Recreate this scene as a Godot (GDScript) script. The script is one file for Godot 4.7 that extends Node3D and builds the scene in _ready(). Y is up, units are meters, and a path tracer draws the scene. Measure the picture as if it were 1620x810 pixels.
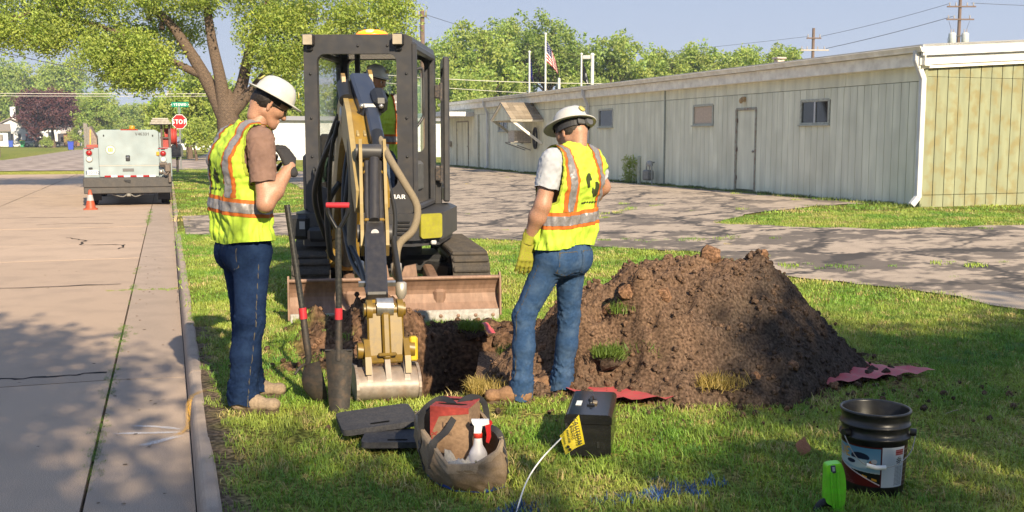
extends Node3D

const YAW := deg_to_rad(18.2)          # the camera looks this far right of the street, which runs along -z
var G := {}                            # shared grey textures
var mean := {}                         # their average in linear light
var mats := {}
var taken := {}
var rng := RandomNumberGenerator.new()


func _ready():
	rng.seed = 7
	var cam := Camera3D.new()
	cam.name = "camera"
	cam.fov = 27.584
	cam.near = 0.05
	cam.far = 1500.0
	cam.position = Vector3(0, 1.55, 0)
	cam.rotation = Vector3(-atan(183.0 / 1650.0), -YAW, 0)
	add_child(cam)
	cam.current = true
	var we := WorldEnvironment.new()
	we.name = "environment"
	var e := Environment.new()
	var sky := Sky.new()
	var sm := ProceduralSkyMaterial.new()
	sm.sky_top_color = Color(0.58, 0.68, 0.85)
	sm.sky_horizon_color = Color(0.80, 0.835, 0.89)
	sm.sky_curve = 0.16
	sm.ground_horizon_color = Color(0.62, 0.64, 0.62)
	sm.ground_bottom_color = Color(0.25, 0.27, 0.2)
	sm.sky_energy_multiplier = 1.0
	sky.sky_material = sm
	e.background_mode = Environment.BG_SKY
	e.sky = sky
	e.background_energy_multiplier = 0.62
	e.tonemap_mode = Environment.TONE_MAPPER_LINEAR
	e.tonemap_exposure = 1.7
	e.sdfgi_enabled = true
	e.ssao_enabled = true
	e.ssil_enabled = true
	e.fog_enabled = true
	e.fog_light_color = Color(0.80, 0.85, 0.93)
	e.fog_density = 0.0006
	we.environment = e
	add_child(we)
	var sun := DirectionalLight3D.new()
	sun.name = "sun"
	sun.light_energy = 1.6
	sun.light_color = Color(1.0, 0.93, 0.81)
	sun.light_angular_distance = 0.5
	sun.shadow_enabled = true
	sun.look_at_from_position(Vector3.ZERO, Vector3(-0.165, -1.0, -1.74))
	add_child(sun)
	make_textures()
	build_ground()
	build_street()
	build_building()
	build_far()
	build_trees()
	build_poles()
	build_truck()
	build_excavator()
	build_people()
	build_soil()
	build_small()
	build_grass()


# ------------------------------------------------------------------ helpers
class MB:                                # collects shapes that become one mesh
	var st := SurfaceTool.new()
	var xf := Transform3D.IDENTITY
	var g := 1
	func _init(): st.begin(Mesh.PRIMITIVE_TRIANGLES)
	func tri(a: Vector3, b: Vector3, c: Vector3, n: Vector3, sg := -1, ua := Vector2.ZERO, ub := Vector2.ZERO, uc := Vector2.ZERO):
		st.set_smooth_group(sg if sg >= 0 else 0xFFFFFFFF)
		if (b - a).cross(c - a).dot(n) > 0.0:
			var t := b; b = c; c = t
			var u := ub; ub = uc; uc = u
		st.set_uv(ua); st.add_vertex(xf * a)
		st.set_uv(ub); st.add_vertex(xf * b)
		st.set_uv(uc); st.add_vertex(xf * c)
	func quad(a: Vector3, b: Vector3, c: Vector3, d: Vector3, n: Vector3, sg := -1):
		tri(a, b, c, n, sg, Vector2(0, 1), Vector2(1, 1), Vector2(1, 0))
		tri(a, c, d, n, sg, Vector2(0, 1), Vector2(1, 0), Vector2(0, 0))
	func box(c: Vector3, s: Vector3, ch := 0.0, rot := Basis.IDENTITY):
		var h := s * 0.5
		ch = minf(ch, minf(h.x, minf(h.y, h.z)) * 0.9)
		if ch <= 0.0:
			for ax in 3:
				for sg in [-1.0, 1.0]:
					var n := Vector3.ZERO; n[ax] = sg
					var u := Vector3.ZERO; u[(ax + 1) % 3] = h[(ax + 1) % 3]
					var v := Vector3.ZERO; v[(ax + 2) % 3] = h[(ax + 2) % 3]
					var o := n * h[ax]
					quad(c + rot * (o - u - v), c + rot * (o + u - v), c + rot * (o + u + v), c + rot * (o - u + v), rot * n)
			return
		var k := h - Vector3.ONE * ch
		for ax in 3:
			var b1 := (ax + 1) % 3
			var b2 := (ax + 2) % 3
			for sg in [-1.0, 1.0]:
				var n := Vector3.ZERO; n[ax] = sg
				var o := n * h[ax]
				var u := Vector3.ZERO; u[b1] = k[b1]
				var v := Vector3.ZERO; v[b2] = k[b2]
				quad(c + rot * (o - u - v), c + rot * (o + u - v), c + rot * (o + u + v), c + rot * (o - u + v), rot * n)
				for s2 in [-1.0, 1.0]:       # the chamfer between +-ax and +-b1
					var m := Vector3.ZERO; m[b1] = s2
					var e1 := n * h[ax] + m * k[b1]
					var e2 := n * k[ax] + m * h[b1]
					quad(c + rot * (e1 - v), c + rot * (e1 + v), c + rot * (e2 + v), c + rot * (e2 - v), rot * (n + m))
		for sx in [-1.0, 1.0]:
			for sy in [-1.0, 1.0]:
				for sz in [-1.0, 1.0]:
					var s3 := Vector3(sx, sy, sz)
					tri(c + rot * (s3 * Vector3(h.x, k.y, k.z)), c + rot * (s3 * Vector3(k.x, h.y, k.z)), c + rot * (s3 * Vector3(k.x, k.y, h.z)), rot * s3)
	func bar(a: Vector3, b: Vector3, w: float, t: float, ch := 0.0, up := Vector3.UP):   # box from a to b
		var z := (b - a).normalized()
		if absf(z.dot(up)) > 0.95: up = Vector3.RIGHT
		var x := up.cross(z).normalized()
		box((a + b) * 0.5, Vector3(w, t, a.distance_to(b)), ch, Basis(x, z.cross(x), z))
	func cyl(a: Vector3, b: Vector3, ra: float, rb := -1.0, n := 12, caps := true):
		if rb < 0.0: rb = ra
		tube([a, b], [ra, rb], n, caps)
	func tube(pts: Array, radii, n := 8, caps := true):
		g += 1
		var rings := []
		var up := Vector3.UP
		for i in pts.size():
			var p: Vector3 = pts[i]
			var dir: Vector3 = (pts[mini(i + 1, pts.size() - 1)] - pts[maxi(i - 1, 0)]).normalized()
			if i == 0 and absf(dir.dot(up)) > 0.9: up = Vector3.RIGHT
			var x := up.cross(dir).normalized()
			up = dir.cross(x).normalized()
			var r: float = radii if radii is float else radii[i]
			var ring := PackedVector3Array()
			for k in n: ring.append(p + (x * cos(TAU * k / n) + up * sin(TAU * k / n)) * r)
			rings.append(ring)
		for i in pts.size() - 1:
			for k in n:
				var k2 := (k + 1) % n
				var nn: Vector3 = rings[i][k] + rings[i][k2] - pts[i] * 2.0
				if nn.length() < 1e-6: nn = rings[i + 1][k] + rings[i + 1][k2] - pts[i + 1] * 2.0
				quad(rings[i][k], rings[i][k2], rings[i + 1][k2], rings[i + 1][k], nn, g)
		if caps:
			for en in [[0, 1], [pts.size() - 1, pts.size() - 2]]:
				var p: Vector3 = pts[en[0]]
				var out: Vector3 = p - pts[en[1]]
				for k in n: tri(p, rings[en[0]][k], rings[en[0]][(k + 1) % n], out)
	func lathe(prof: Array, n: int, c := Vector3.ZERO, rot := Basis.IDENTITY, sharp := false):  # prof: Vector2(radius, y)
		g += 1
		for i in prof.size() - 1:
			var p: Vector2 = prof[i]
			var q: Vector2 = prof[i + 1]
			if sharp: g += 1
			var d := q - p
			for k in n:
				var a0 := TAU * k / n
				var a1 := TAU * (k + 1) / n
				var d0 := Vector3(cos(a0), 0, sin(a0))
				var d1 := Vector3(cos(a1), 0, sin(a1))
				var nn := rot * ((d0 + d1) * 0.5 * d.y + Vector3.UP * -d.x)
				var Y := Vector3.UP
				var v := [c + rot * (d0 * p.x + Y * p.y), c + rot * (d1 * p.x + Y * p.y), c + rot * (d1 * q.x + Y * q.y), c + rot * (d0 * q.x + Y * q.y)]
				var u0 := float(k) / n
				var u1 := float(k + 1) / n
				var w0 := float(i) / (prof.size() - 1)
				var w1 := float(i + 1) / (prof.size() - 1)
				if p.x > 1e-5: tri(v[0], v[1], v[2], nn, g, Vector2(u0, w0), Vector2(u1, w0), Vector2(u1, w1))
				if q.x > 1e-5: tri(v[0], v[2], v[3], nn, g, Vector2(u0, w0), Vector2(u1, w1), Vector2(u0, w1))
	func prism(poly: PackedVector2Array, z0: float, z1: float, t := Transform3D.IDENTITY, smooth := false):   # polygon in xy, thick along z
		var idx := Geometry2D.triangulate_polygon(poly)
		var nz := (t.basis * Vector3(0, 0, 1)).normalized() * signf(z1 - z0)
		for i in range(0, idx.size(), 3):
			var a := poly[idx[i]]
			var b := poly[idx[i + 1]]
			var c := poly[idx[i + 2]]
			tri(t * Vector3(a.x, a.y, z1), t * Vector3(b.x, b.y, z1), t * Vector3(c.x, c.y, z1), nz)
			tri(t * Vector3(a.x, a.y, z0), t * Vector3(b.x, b.y, z0), t * Vector3(c.x, c.y, z0), -nz)
		var cw := Geometry2D.is_polygon_clockwise(poly)
		g += 1
		for i in poly.size():
			var a := poly[i]
			var b := poly[(i + 1) % poly.size()]
			var nn := Vector3(b.y - a.y, a.x - b.x, 0) * (-1.0 if cw else 1.0)
			quad(t * Vector3(a.x, a.y, z0), t * Vector3(b.x, b.y, z0), t * Vector3(b.x, b.y, z1), t * Vector3(a.x, a.y, z1), t.basis * nn, g if smooth else -1)
	func ell(c: Vector3, r: Vector3, n := 12, rot := Basis.IDENTITY):
		g += 1
		var m := n / 2
		for i in m:
			for k in n:
				var q := []
				for e in [[i, k], [i, k + 1], [i + 1, k + 1], [i + 1, k]]:
					var a: float = PI * e[0] / m
					var b: float = TAU * e[1] / n
					q.append(Vector3(sin(a) * cos(b), cos(a), sin(a) * sin(b)))
				var nn: Vector3 = rot * (q[0] + q[2])
				var v := []
				for d in q: v.append(c + rot * (d * r))
				tri(v[0], v[1], v[2], nn, g)
				tri(v[0], v[2], v[3], nn, g)
	func sheet(nu: int, nv: int, f: Callable, up := Vector3.UP):     # f(u, v) -> Vector3
		g += 1
		var p := []
		for i in nu + 1:
			for j in nv + 1: p.append(f.call(float(i) / nu, float(j) / nv))
		var c := (nu / 2) * (nv + 1) + nv / 2
		var turn := signf((p[c + nv + 1] - p[c]).cross(p[c + nv + 2] - p[c]).dot(up))
		for i in nu:
			for j in nv:
				var a := i * (nv + 1) + j
				var b := a + nv + 1
				up = (p[b] - p[a]).cross(p[b + 1] - p[a]) * turn
				var ua := Vector2(float(i) / nu, float(j) / nv)
				var du := Vector2(1.0 / nu, 0)
				var dv := Vector2(0, 1.0 / nv)
				tri(p[a], p[b], p[b + 1], up, g, ua, ua + du, ua + du + dv)
				tri(p[a], p[b + 1], p[a + 1], (p[b + 1] - p[a]).cross(p[a + 1] - p[a]) * turn, g, ua, ua + du + dv, ua + dv)
	func done() -> ArrayMesh:
		st.generate_normals()
		return st.commit()


func numbered(called: String, parent: Node) -> String:
	var key := str(parent.get_instance_id()) + called
	var n: int = taken.get(key, 0)
	taken[key] = n + 1
	return called if n == 0 else "%s_%03d" % [called, n]


func obj(called: String, mesh, material: Material, parent: Node = self) -> MeshInstance3D:
	var o := MeshInstance3D.new()
	o.name = numbered(called, parent)
	o.mesh = mesh.done() if mesh is MB else mesh
	o.material_override = material
	parent.add_child(o, true)
	return o


func tag(o: Node, label: String, category: String, group := "", kind := ""):
	if label: o.set_meta("label", label)
	if category: o.set_meta("category", category)
	if group: o.set_meta("group", group)
	if kind: o.set_meta("kind", kind)
	return o


func thing(called: String, label: String, category: String, at := Vector3.ZERO, turn := 0.0, group := "") -> Node3D:
	var o := Node3D.new()
	o.name = numbered(called, self)
	add_child(o, true)
	o.position = at
	o.rotation.y = turn
	tag(o, label, category, group)
	return o


func struct(o: Node):
	o.set_meta("kind", "structure")
	return o


func dup(o: Node3D, called: String, label: String, at: Vector3, turn := 0.0) -> Node3D:
	var c: Node3D = o.duplicate()
	c.name = numbered(called, self)
	add_child(c, true)
	c.position = at
	c.rotation.y = turn
	c.set_meta("label", label)
	return c


func scatter(called: String, mesh: Mesh, material: Material, places: Array, colors: Array, parent: Node = self) -> MultiMeshInstance3D:
	var mm := MultiMesh.new()
	mm.transform_format = MultiMesh.TRANSFORM_3D
	mm.use_colors = colors.size() > 0
	mm.mesh = mesh
	mm.instance_count = places.size()
	for i in places.size():
		mm.set_instance_transform(i, places[i])
		if colors.size(): mm.set_instance_color(i, colors[i])
	var o := MultiMeshInstance3D.new()
	o.name = numbered(called, parent)
	o.multimesh = mm
	o.material_override = material
	o.set_meta("kind", "stuff")
	parent.add_child(o, true)
	return o


func site(l: float, y: float, d: float) -> Vector3:      # l metres right of and d metres along the line of sight, from where the photographer stands
	return Vector3(l * cos(YAW) + d * sin(YAW), y, l * sin(YAW) - d * cos(YAW))


func rnd(a: float, b: float) -> float: return rng.randf_range(a, b)


func grey(called: String, kind: int, freq: float, lo: float, contrast: float, octaves := 4, size := 512, seed_ := 1):
	var n := FastNoiseLite.new()
	n.noise_type = kind
	n.frequency = freq
	n.seed = seed_
	n.fractal_octaves = octaves
	n.fractal_type = FastNoiseLite.FRACTAL_FBM if octaves > 1 else FastNoiseLite.FRACTAL_NONE
	var im := n.get_seamless_image(size, size)
	im.convert(Image.FORMAT_L8)
	var d := im.get_data()
	for i in d.size():
		var v := clampf((d[i] / 255.0 - 0.5) * contrast + 0.5, 0.0, 1.0)
		d[i] = int(255.0 * (lo + (1.0 - lo) * v))
	var sum := 0.0
	for i in range(0, d.size(), 7): sum += pow(d[i] / 255.0, 2.2)
	mean[called] = sum / ((d.size() + 6) / 7)
	im = Image.create_from_data(size, size, false, Image.FORMAT_L8, d)
	G[called] = ImageTexture.create_from_image(im)


func make_textures():
	grey("fine", FastNoiseLite.TYPE_SIMPLEX, 0.02, 0.80, 1.2, 5)
	grey("blotch", FastNoiseLite.TYPE_SIMPLEX, 0.008, 0.72, 1.4, 4, 512, 3)
	grey("speck", FastNoiseLite.TYPE_SIMPLEX, 0.16, 0.70, 1.3, 3, 512, 5)
	grey("soil", FastNoiseLite.TYPE_SIMPLEX, 0.035, 0.5, 1.6, 6, 512, 9)
	grey("smooth", FastNoiseLite.TYPE_SIMPLEX, 0.01, 0.9, 1.2, 3, 256, 11)
	grey("cloth", FastNoiseLite.TYPE_SIMPLEX, 0.03, 0.86, 1.4, 4, 512, 13)


# Base colours are linear reflectances; the grey texture breaks them up.
func M(c: Color, rough := 0.8, tex := "fine", scale := 1.0, metal := 0.0, bump := 0.0, stretch := Vector3.ONE) -> StandardMaterial3D:
	var key := "%s|%s|%s|%s|%s|%s|%s" % [c, rough, tex, scale, metal, bump, stretch]
	if mats.has(key): return mats[key]
	var m := StandardMaterial3D.new()
	m.roughness = rough
	m.metallic = metal
	if rough >= 0.85: m.metallic_specular = 0.2
	if tex != "":
		var k: float = mean[tex]
		c = Color(minf(c.r / k, 1), minf(c.g / k, 1), minf(c.b / k, 1))
		m.albedo_texture = G[tex]
		m.uv1_triplanar = true
		m.uv1_world_triplanar = true
		m.uv1_scale = stretch * scale
		if bump != 0.0:
			m.heightmap_enabled = true
			m.heightmap_texture = G[tex]
			m.heightmap_scale = bump
	m.albedo_color = c.linear_to_srgb()
	mats[key] = m
	return m


func dirty(m: StandardMaterial3D, c: Color, tex: String, scale: float, amount := 0.6) -> StandardMaterial3D:   # dirt in patches over a paint
	var k: StandardMaterial3D = m.duplicate()
	var key := "dirt%s%s%s" % [c, tex, amount]
	if not G.has(key):
		var im: Image = G[tex].get_image().duplicate()
		im.convert(Image.FORMAT_RGBA8)
		var d := im.get_data()
		var lo := 255
		for i in range(0, d.size(), 4): lo = mini(lo, d[i])
		var s := c.linear_to_srgb()
		for i in range(0, d.size(), 4):
			var v := (d[i] - lo) / float(255 - lo)
			d[i] = int(s.r * 255); d[i + 1] = int(s.g * 255); d[i + 2] = int(s.b * 255)
			d[i + 3] = int(255.0 * clampf((v - 0.38) * 1.7, 0, 1) * amount)
		G[key] = ImageTexture.create_from_image(Image.create_from_data(im.get_width(), im.get_height(), false, Image.FORMAT_RGBA8, d))
	k.detail_enabled = true
	k.detail_albedo = G[key]
	k.detail_uv_layer = BaseMaterial3D.DETAIL_UV_2
	k.detail_blend_mode = BaseMaterial3D.BLEND_MODE_MIX
	k.uv2_triplanar = true
	k.uv2_world_triplanar = true
	k.uv2_scale = Vector3.ONE * scale
	return k


func glass(c: Color, a := 0.15) -> StandardMaterial3D:
	var m := StandardMaterial3D.new()
	m.transparency = BaseMaterial3D.TRANSPARENCY_ALPHA
	m.albedo_color = Color(c.r, c.g, c.b, a)
	m.roughness = 0.03
	return m


func lamp_mat(c: Color, energy: float) -> StandardMaterial3D:
	var m := StandardMaterial3D.new()
	m.albedo_color = c
	m.roughness = 0.3
	m.emission_enabled = true
	m.emission = c
	m.emission_energy_multiplier = energy
	return m


func leaf_mat(c: Color) -> StandardMaterial3D:
	var m := StandardMaterial3D.new()
	m.albedo_color = c.linear_to_srgb()
	m.vertex_color_use_as_albedo = true
	m.roughness = 0.55
	m.backlight_enabled = true
	m.backlight = Color(0.85, 0.9, 0.4)
	return m


func letters(called: String, text: String, height: float, m: Material, parent: Node, at: Vector3, basis := Basis.IDENTITY, depth := 0.002) -> MeshInstance3D:
	var t := TextMesh.new()
	var f := SystemFont.new()
	f.font_names = PackedStringArray(["Droid Sans"])
	f.font_weight = 700
	t.font = f
	t.text = text
	t.font_size = 32
	t.pixel_size = height / 23.0
	t.depth = depth
	var o := obj(called, t, m, parent)
	o.transform = Transform3D(basis, at)
	return o


func ring(w: float, h: float, r: float, n := 4) -> PackedVector2Array:     # rounded rectangle round the origin
	var p := PackedVector2Array()
	for q in 4:
		var c := Vector2((w / 2 - r) * [1, -1, -1, 1][q], (h / 2 - r) * [1, 1, -1, -1][q])
		for i in n + 1:
			var a := PI / 2 * (q + float(i) / n)
			p.append(c + Vector2(cos(a), sin(a)) * r)
	return p


func frame(b: MB, c: Vector3, outer: Vector2, inner: Vector2, off: Vector2, r: float, d: float, rot := Basis.IDENTITY, ro := 0.05):   # rounded frame with a hole (off: the hole's centre), thick along local z
	var o := ring(outer.x, outer.y, ro, 5)
	var k := ring(inner.x, inner.y, r, 5)
	for i in k.size(): k[i] += off
	b.g += 1
	var n := o.size()
	for i in n:
		var j := (i + 1) % n
		for s in [-1.0, 1.0]:
			b.quad(c + rot * Vector3(o[i].x, o[i].y, s * d / 2), c + rot * Vector3(o[j].x, o[j].y, s * d / 2), c + rot * Vector3(k[j].x, k[j].y, s * d / 2), c + rot * Vector3(k[i].x, k[i].y, s * d / 2), rot * Vector3(0, 0, s))
		for w in [[o, 1.0], [k, -1.0]]:
			var p: PackedVector2Array = w[0]
			var nn = Vector3(p[j].y - p[i].y, p[i].x - p[j].x, 0) * w[1]
			b.quad(c + rot * Vector3(p[i].x, p[i].y, -d / 2), c + rot * Vector3(p[j].x, p[j].y, -d / 2), c + rot * Vector3(p[j].x, p[j].y, d / 2), c + rot * Vector3(p[i].x, p[i].y, d / 2), rot * nn, b.g)


func curve(pts: Array, n: int) -> Array:      # smooth line through points
	var c := Curve3D.new()
	for i in pts.size():
		var t: Vector3 = (pts[mini(i + 1, pts.size() - 1)] - pts[maxi(i - 1, 0)]) / 6.0
		c.add_point(pts[i], -t, t)
	var out := []
	for i in n + 1:
		var u := float(i) / n * (pts.size() - 1)
		out.append(c.sample(mini(int(u), pts.size() - 2), u - mini(int(u), pts.size() - 2)))
	return out


# ------------------------------------------------------------------ the ground
var hn := FastNoiseLite.new()
var LOT := PackedVector2Array()

func rise(z: float) -> float: return clampf((-z - 30.0) * 0.0032, 0.0, 0.5)

func ld(x: float, z: float) -> Vector2: return Vector2(x * cos(YAW) + z * sin(YAW), x * sin(YAW) - z * cos(YAW))

func rbox(p: Vector2, c: Vector2, h: Vector2, r: float) -> float:
	var q := (p - c).abs() - h + Vector2(r, r)
	return Vector2(maxf(q.x, 0), maxf(q.y, 0)).length() + minf(maxf(q.x, q.y), 0.0) - r

func pit(x: float, z: float) -> float:        # distance to the hole's rim, negative inside
	var q := ld(x, z)
	return rbox(q - Vector2((q.y - 6.3) * 0.3, 0), Vector2(-0.47, 7.05), Vector2(0.52, 0.80), 0.12) + hn.get_noise_2d(x * 9.0, z * 9.0) * 0.10

func soil(x: float, z: float) -> float:       # 1 where earth lies bare
	var p := ld(x, z)
	var n := hn.get_noise_2d(x * 6.0, z * 6.0) * 0.35 + hn.get_noise_2d(x * 25.0, z * 25.0) * 0.12
	var d := ((p - Vector2(-0.25, 7.5)) / Vector2(1.3, 1.08)).length() - 1.0
	d = minf(d, ((p - Vector2(1.15, 7.0)) / Vector2(1.3, 0.9)).length() - 1.0)
	d = maxf(d, (6.22 - p.y) * 3.0)
	return clampf(0.5 - (d + n) * 5.0, 0.0, 1.0)

func gh(x: float, z: float) -> float:
	var h := rise(z) + 0.28 * smoothstep(4.5, 12.5, x)
	if x > 0.0 and x < 8.0 and z > -14.0: h += hn.get_noise_2d(x * 1.3, z * 1.3) * 0.03
	return h

func ground(x: float, z: float) -> float:
	if x < 0.13 and x > -10.95 and z > -54.0: return -0.32
	var h := gh(x, z)
	if x > 0.5 and x < 5.5 and z < -5.0 and z > -10.0:
		var s := soil(x, z)
		var n := hn.get_noise_2d(x * 14.0, z * 14.0)
		var p := ld(x, z)
		h += s * (0.035 + 0.05 * n + 0.03 * hn.get_noise_2d(x * 45.0, z * 45.0))
		h += 0.34 * exp(-((p - Vector2(-0.98, 7.75)) / Vector2(0.33, 0.3)).length_squared() * 1.2) * (1.0 + 0.5 * n)
		h += 0.16 * exp(-((p - Vector2(-1.5, 7.9)) / Vector2(0.3, 0.35)).length_squared()) * (1.0 + 0.8 * n)
		h += 0.10 * exp(-((p - Vector2(0.75, 8.0)) / Vector2(0.4, 0.45)).length_squared()) * (1.0 + 0.8 * n)
		h += 0.05 * exp(-((p - Vector2(-0.3, 8.2)) / Vector2(0.5, 0.3)).length_squared()) * (1.0 + 0.8 * n)
		var d := pit(x, z)
		if d < 0.06: h -= 1.0 * smoothstep(0.06, -0.12, d) * (1.0 + 0.25 * n)
	return h

func in_lot(x: float, z: float) -> bool: return Geometry2D.is_point_in_polygon(Vector2(x, z), LOT)

func lawn_share(x: float, z: float) -> float:      # how thick grass grows here
	if x < 0.165 and x > -11.0 and z > -56.0: return 0.0
	if in_lot(x, z): return 0.0
	var k := (1.0 - soil(x, z)) * smoothstep(-0.62, -0.38, hn.get_noise_2d(x * 5.0 + 9.0, z * 5.0)) if z < -4.0 and z > -11.0 and x < 6.0 else 1.0
	if x < 0.5 and x > 0.0 and z > -9.0: k *= smoothstep(0.16, 0.36, x + hn.get_noise_2d(x * 30.0, z * 12.0) * 0.16)
	return k


func axis_list(a: float, b: float, step: float, lo: float, hi: float) -> PackedFloat32Array:
	var r := PackedFloat32Array()
	var s := 0.25
	var v := a
	var left := []
	while v > lo:
		v -= s; s *= 1.22; left.append(maxf(v, lo))
	left.reverse()
	for q in left: r.append(q)
	v = a
	while v < b:
		r.append(v); v += step
	s = 0.25
	r.append(b)
	v = b
	while v < hi:
		v += s; s *= 1.22; r.append(minf(v, hi))
	return r


func build_ground():
	hn.seed = 4
	hn.frequency = 0.25
	hn.fractal_octaves = 3
	var raw := [0.24, -17.9, 4.0, -16.1, 4.94, -15.3, 5.96, -13.6, 6.71, -12.5, 6.48, -10.1, 6.93, -8.66, 7.04, -7.13, 7.8, -4.5, 11.0, -1.0, 30.0, -1.0, 30.0, -10.5, 12.2, -12.35, 10.1, -12.95, 8.7, -15.57, 10.2, -16.7, 12.54, -17.5, 13.5, -17.6, 12.72, -50.0, 4.2, -50.0, 4.0, -23.0, 0.24, -22.3]
	for i in range(0, raw.size(), 2):
		var a := Vector2(raw[i], raw[i + 1])
		var b := Vector2(raw[(i + 2) % raw.size()], raw[(i + 3) % raw.size()])
		var n := maxi(1, int(a.distance_to(b) / 0.35))
		for k in n:
			var p := a.lerp(b, float(k) / n)
			if k > 0 and p.x > 0.6: p += Vector2(hn.get_noise_2d(p.x * 7.0, p.y * 7.0), hn.get_noise_2d(p.y * 7.0 + 90.0, p.x * 7.0)) * 0.22
			LOT.append(p)
	var xs := PackedFloat32Array([-700.0, -500.0, -320.0, -200.0, -120.0, -70.0, -40.0, -22.0, -14.0, -10.96, -10.9, -5.0, -0.5, 0.1, 0.125, 0.15, 0.25])
	for v in axis_list(0.36, 4.9, 0.042, 0.36, 700.0): xs.append(v)
	var zs := axis_list(-9.6, -5.3, 0.042, -900.0, 60.0)
	for v in [-54.1, -53.9]: zs.append(v)
	zs.sort()
	var verts := PackedVector3Array()
	var cols := PackedColorArray()
	var idx := PackedInt32Array()
	var nz := zs.size()
	for x in xs:
		for z in zs:
			verts.append(Vector3(x, ground(x, z), z))
			var c := Color(0.26, 0.275, 0.06).lerp(Color(0.46, 0.37, 0.12), clampf(0.35 + hn.get_noise_2d(x * 1.7, z * 1.7) * 0.9, 0.0, 0.8))
			if z < -54.0: c *= Color(1.25, 1.4, 1.2)
			if z > -11.0 and z < -4.0 and x > 0.0 and x < 6.0:
				var e := Color(0.30, 0.17, 0.10).lerp(Color(0.10, 0.066, 0.046), clampf(0.5 + hn.get_noise_2d(x * 5.0, z * 5.0) * 1.1, 0.0, 1.0))
				c = c.lerp(e, maxf(soil(x, z), smoothstep(0.1, 0.0, pit(x, z))))
			if x > 0.0 and x < 0.6 and z > -9.0: c = c.lerp(Color(0.25, 0.18, 0.125), 1.0 - smoothstep(0.16, 0.4, x + hn.get_noise_2d(x * 30.0, z * 12.0) * 0.16))
			cols.append(c)
	for i in xs.size() - 1:
		for j in nz - 1:
			var a := i * nz + j
			idx.append_array(PackedInt32Array([a, a + nz, a + nz + 1, a, a + nz + 1, a + 1]))
	var arr := []
	arr.resize(Mesh.ARRAY_MAX)
	arr[Mesh.ARRAY_VERTEX] = verts
	arr[Mesh.ARRAY_COLOR] = cols
	arr[Mesh.ARRAY_INDEX] = idx
	var am := ArrayMesh.new()
	am.add_surface_from_arrays(Mesh.PRIMITIVE_TRIANGLES, arr)
	var st := SurfaceTool.new()
	st.create_from(am, 0)
	st.generate_normals()
	var m := StandardMaterial3D.new()
	m.vertex_color_use_as_albedo = true
	m.albedo_texture = G.soil
	m.albedo_color = Color(1, 1, 1)
	m.uv1_triplanar = true
	m.uv1_world_triplanar = true
	m.uv1_scale = Vector3.ONE * 1.1
	m.roughness = 1.0
	m.metallic_specular = 0.15
	m.heightmap_enabled = true
	m.heightmap_texture = G.soil
	m.heightmap_scale = 1.5
	struct(obj("lawn_ground", st.commit(), m))
	build_lot()


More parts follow.
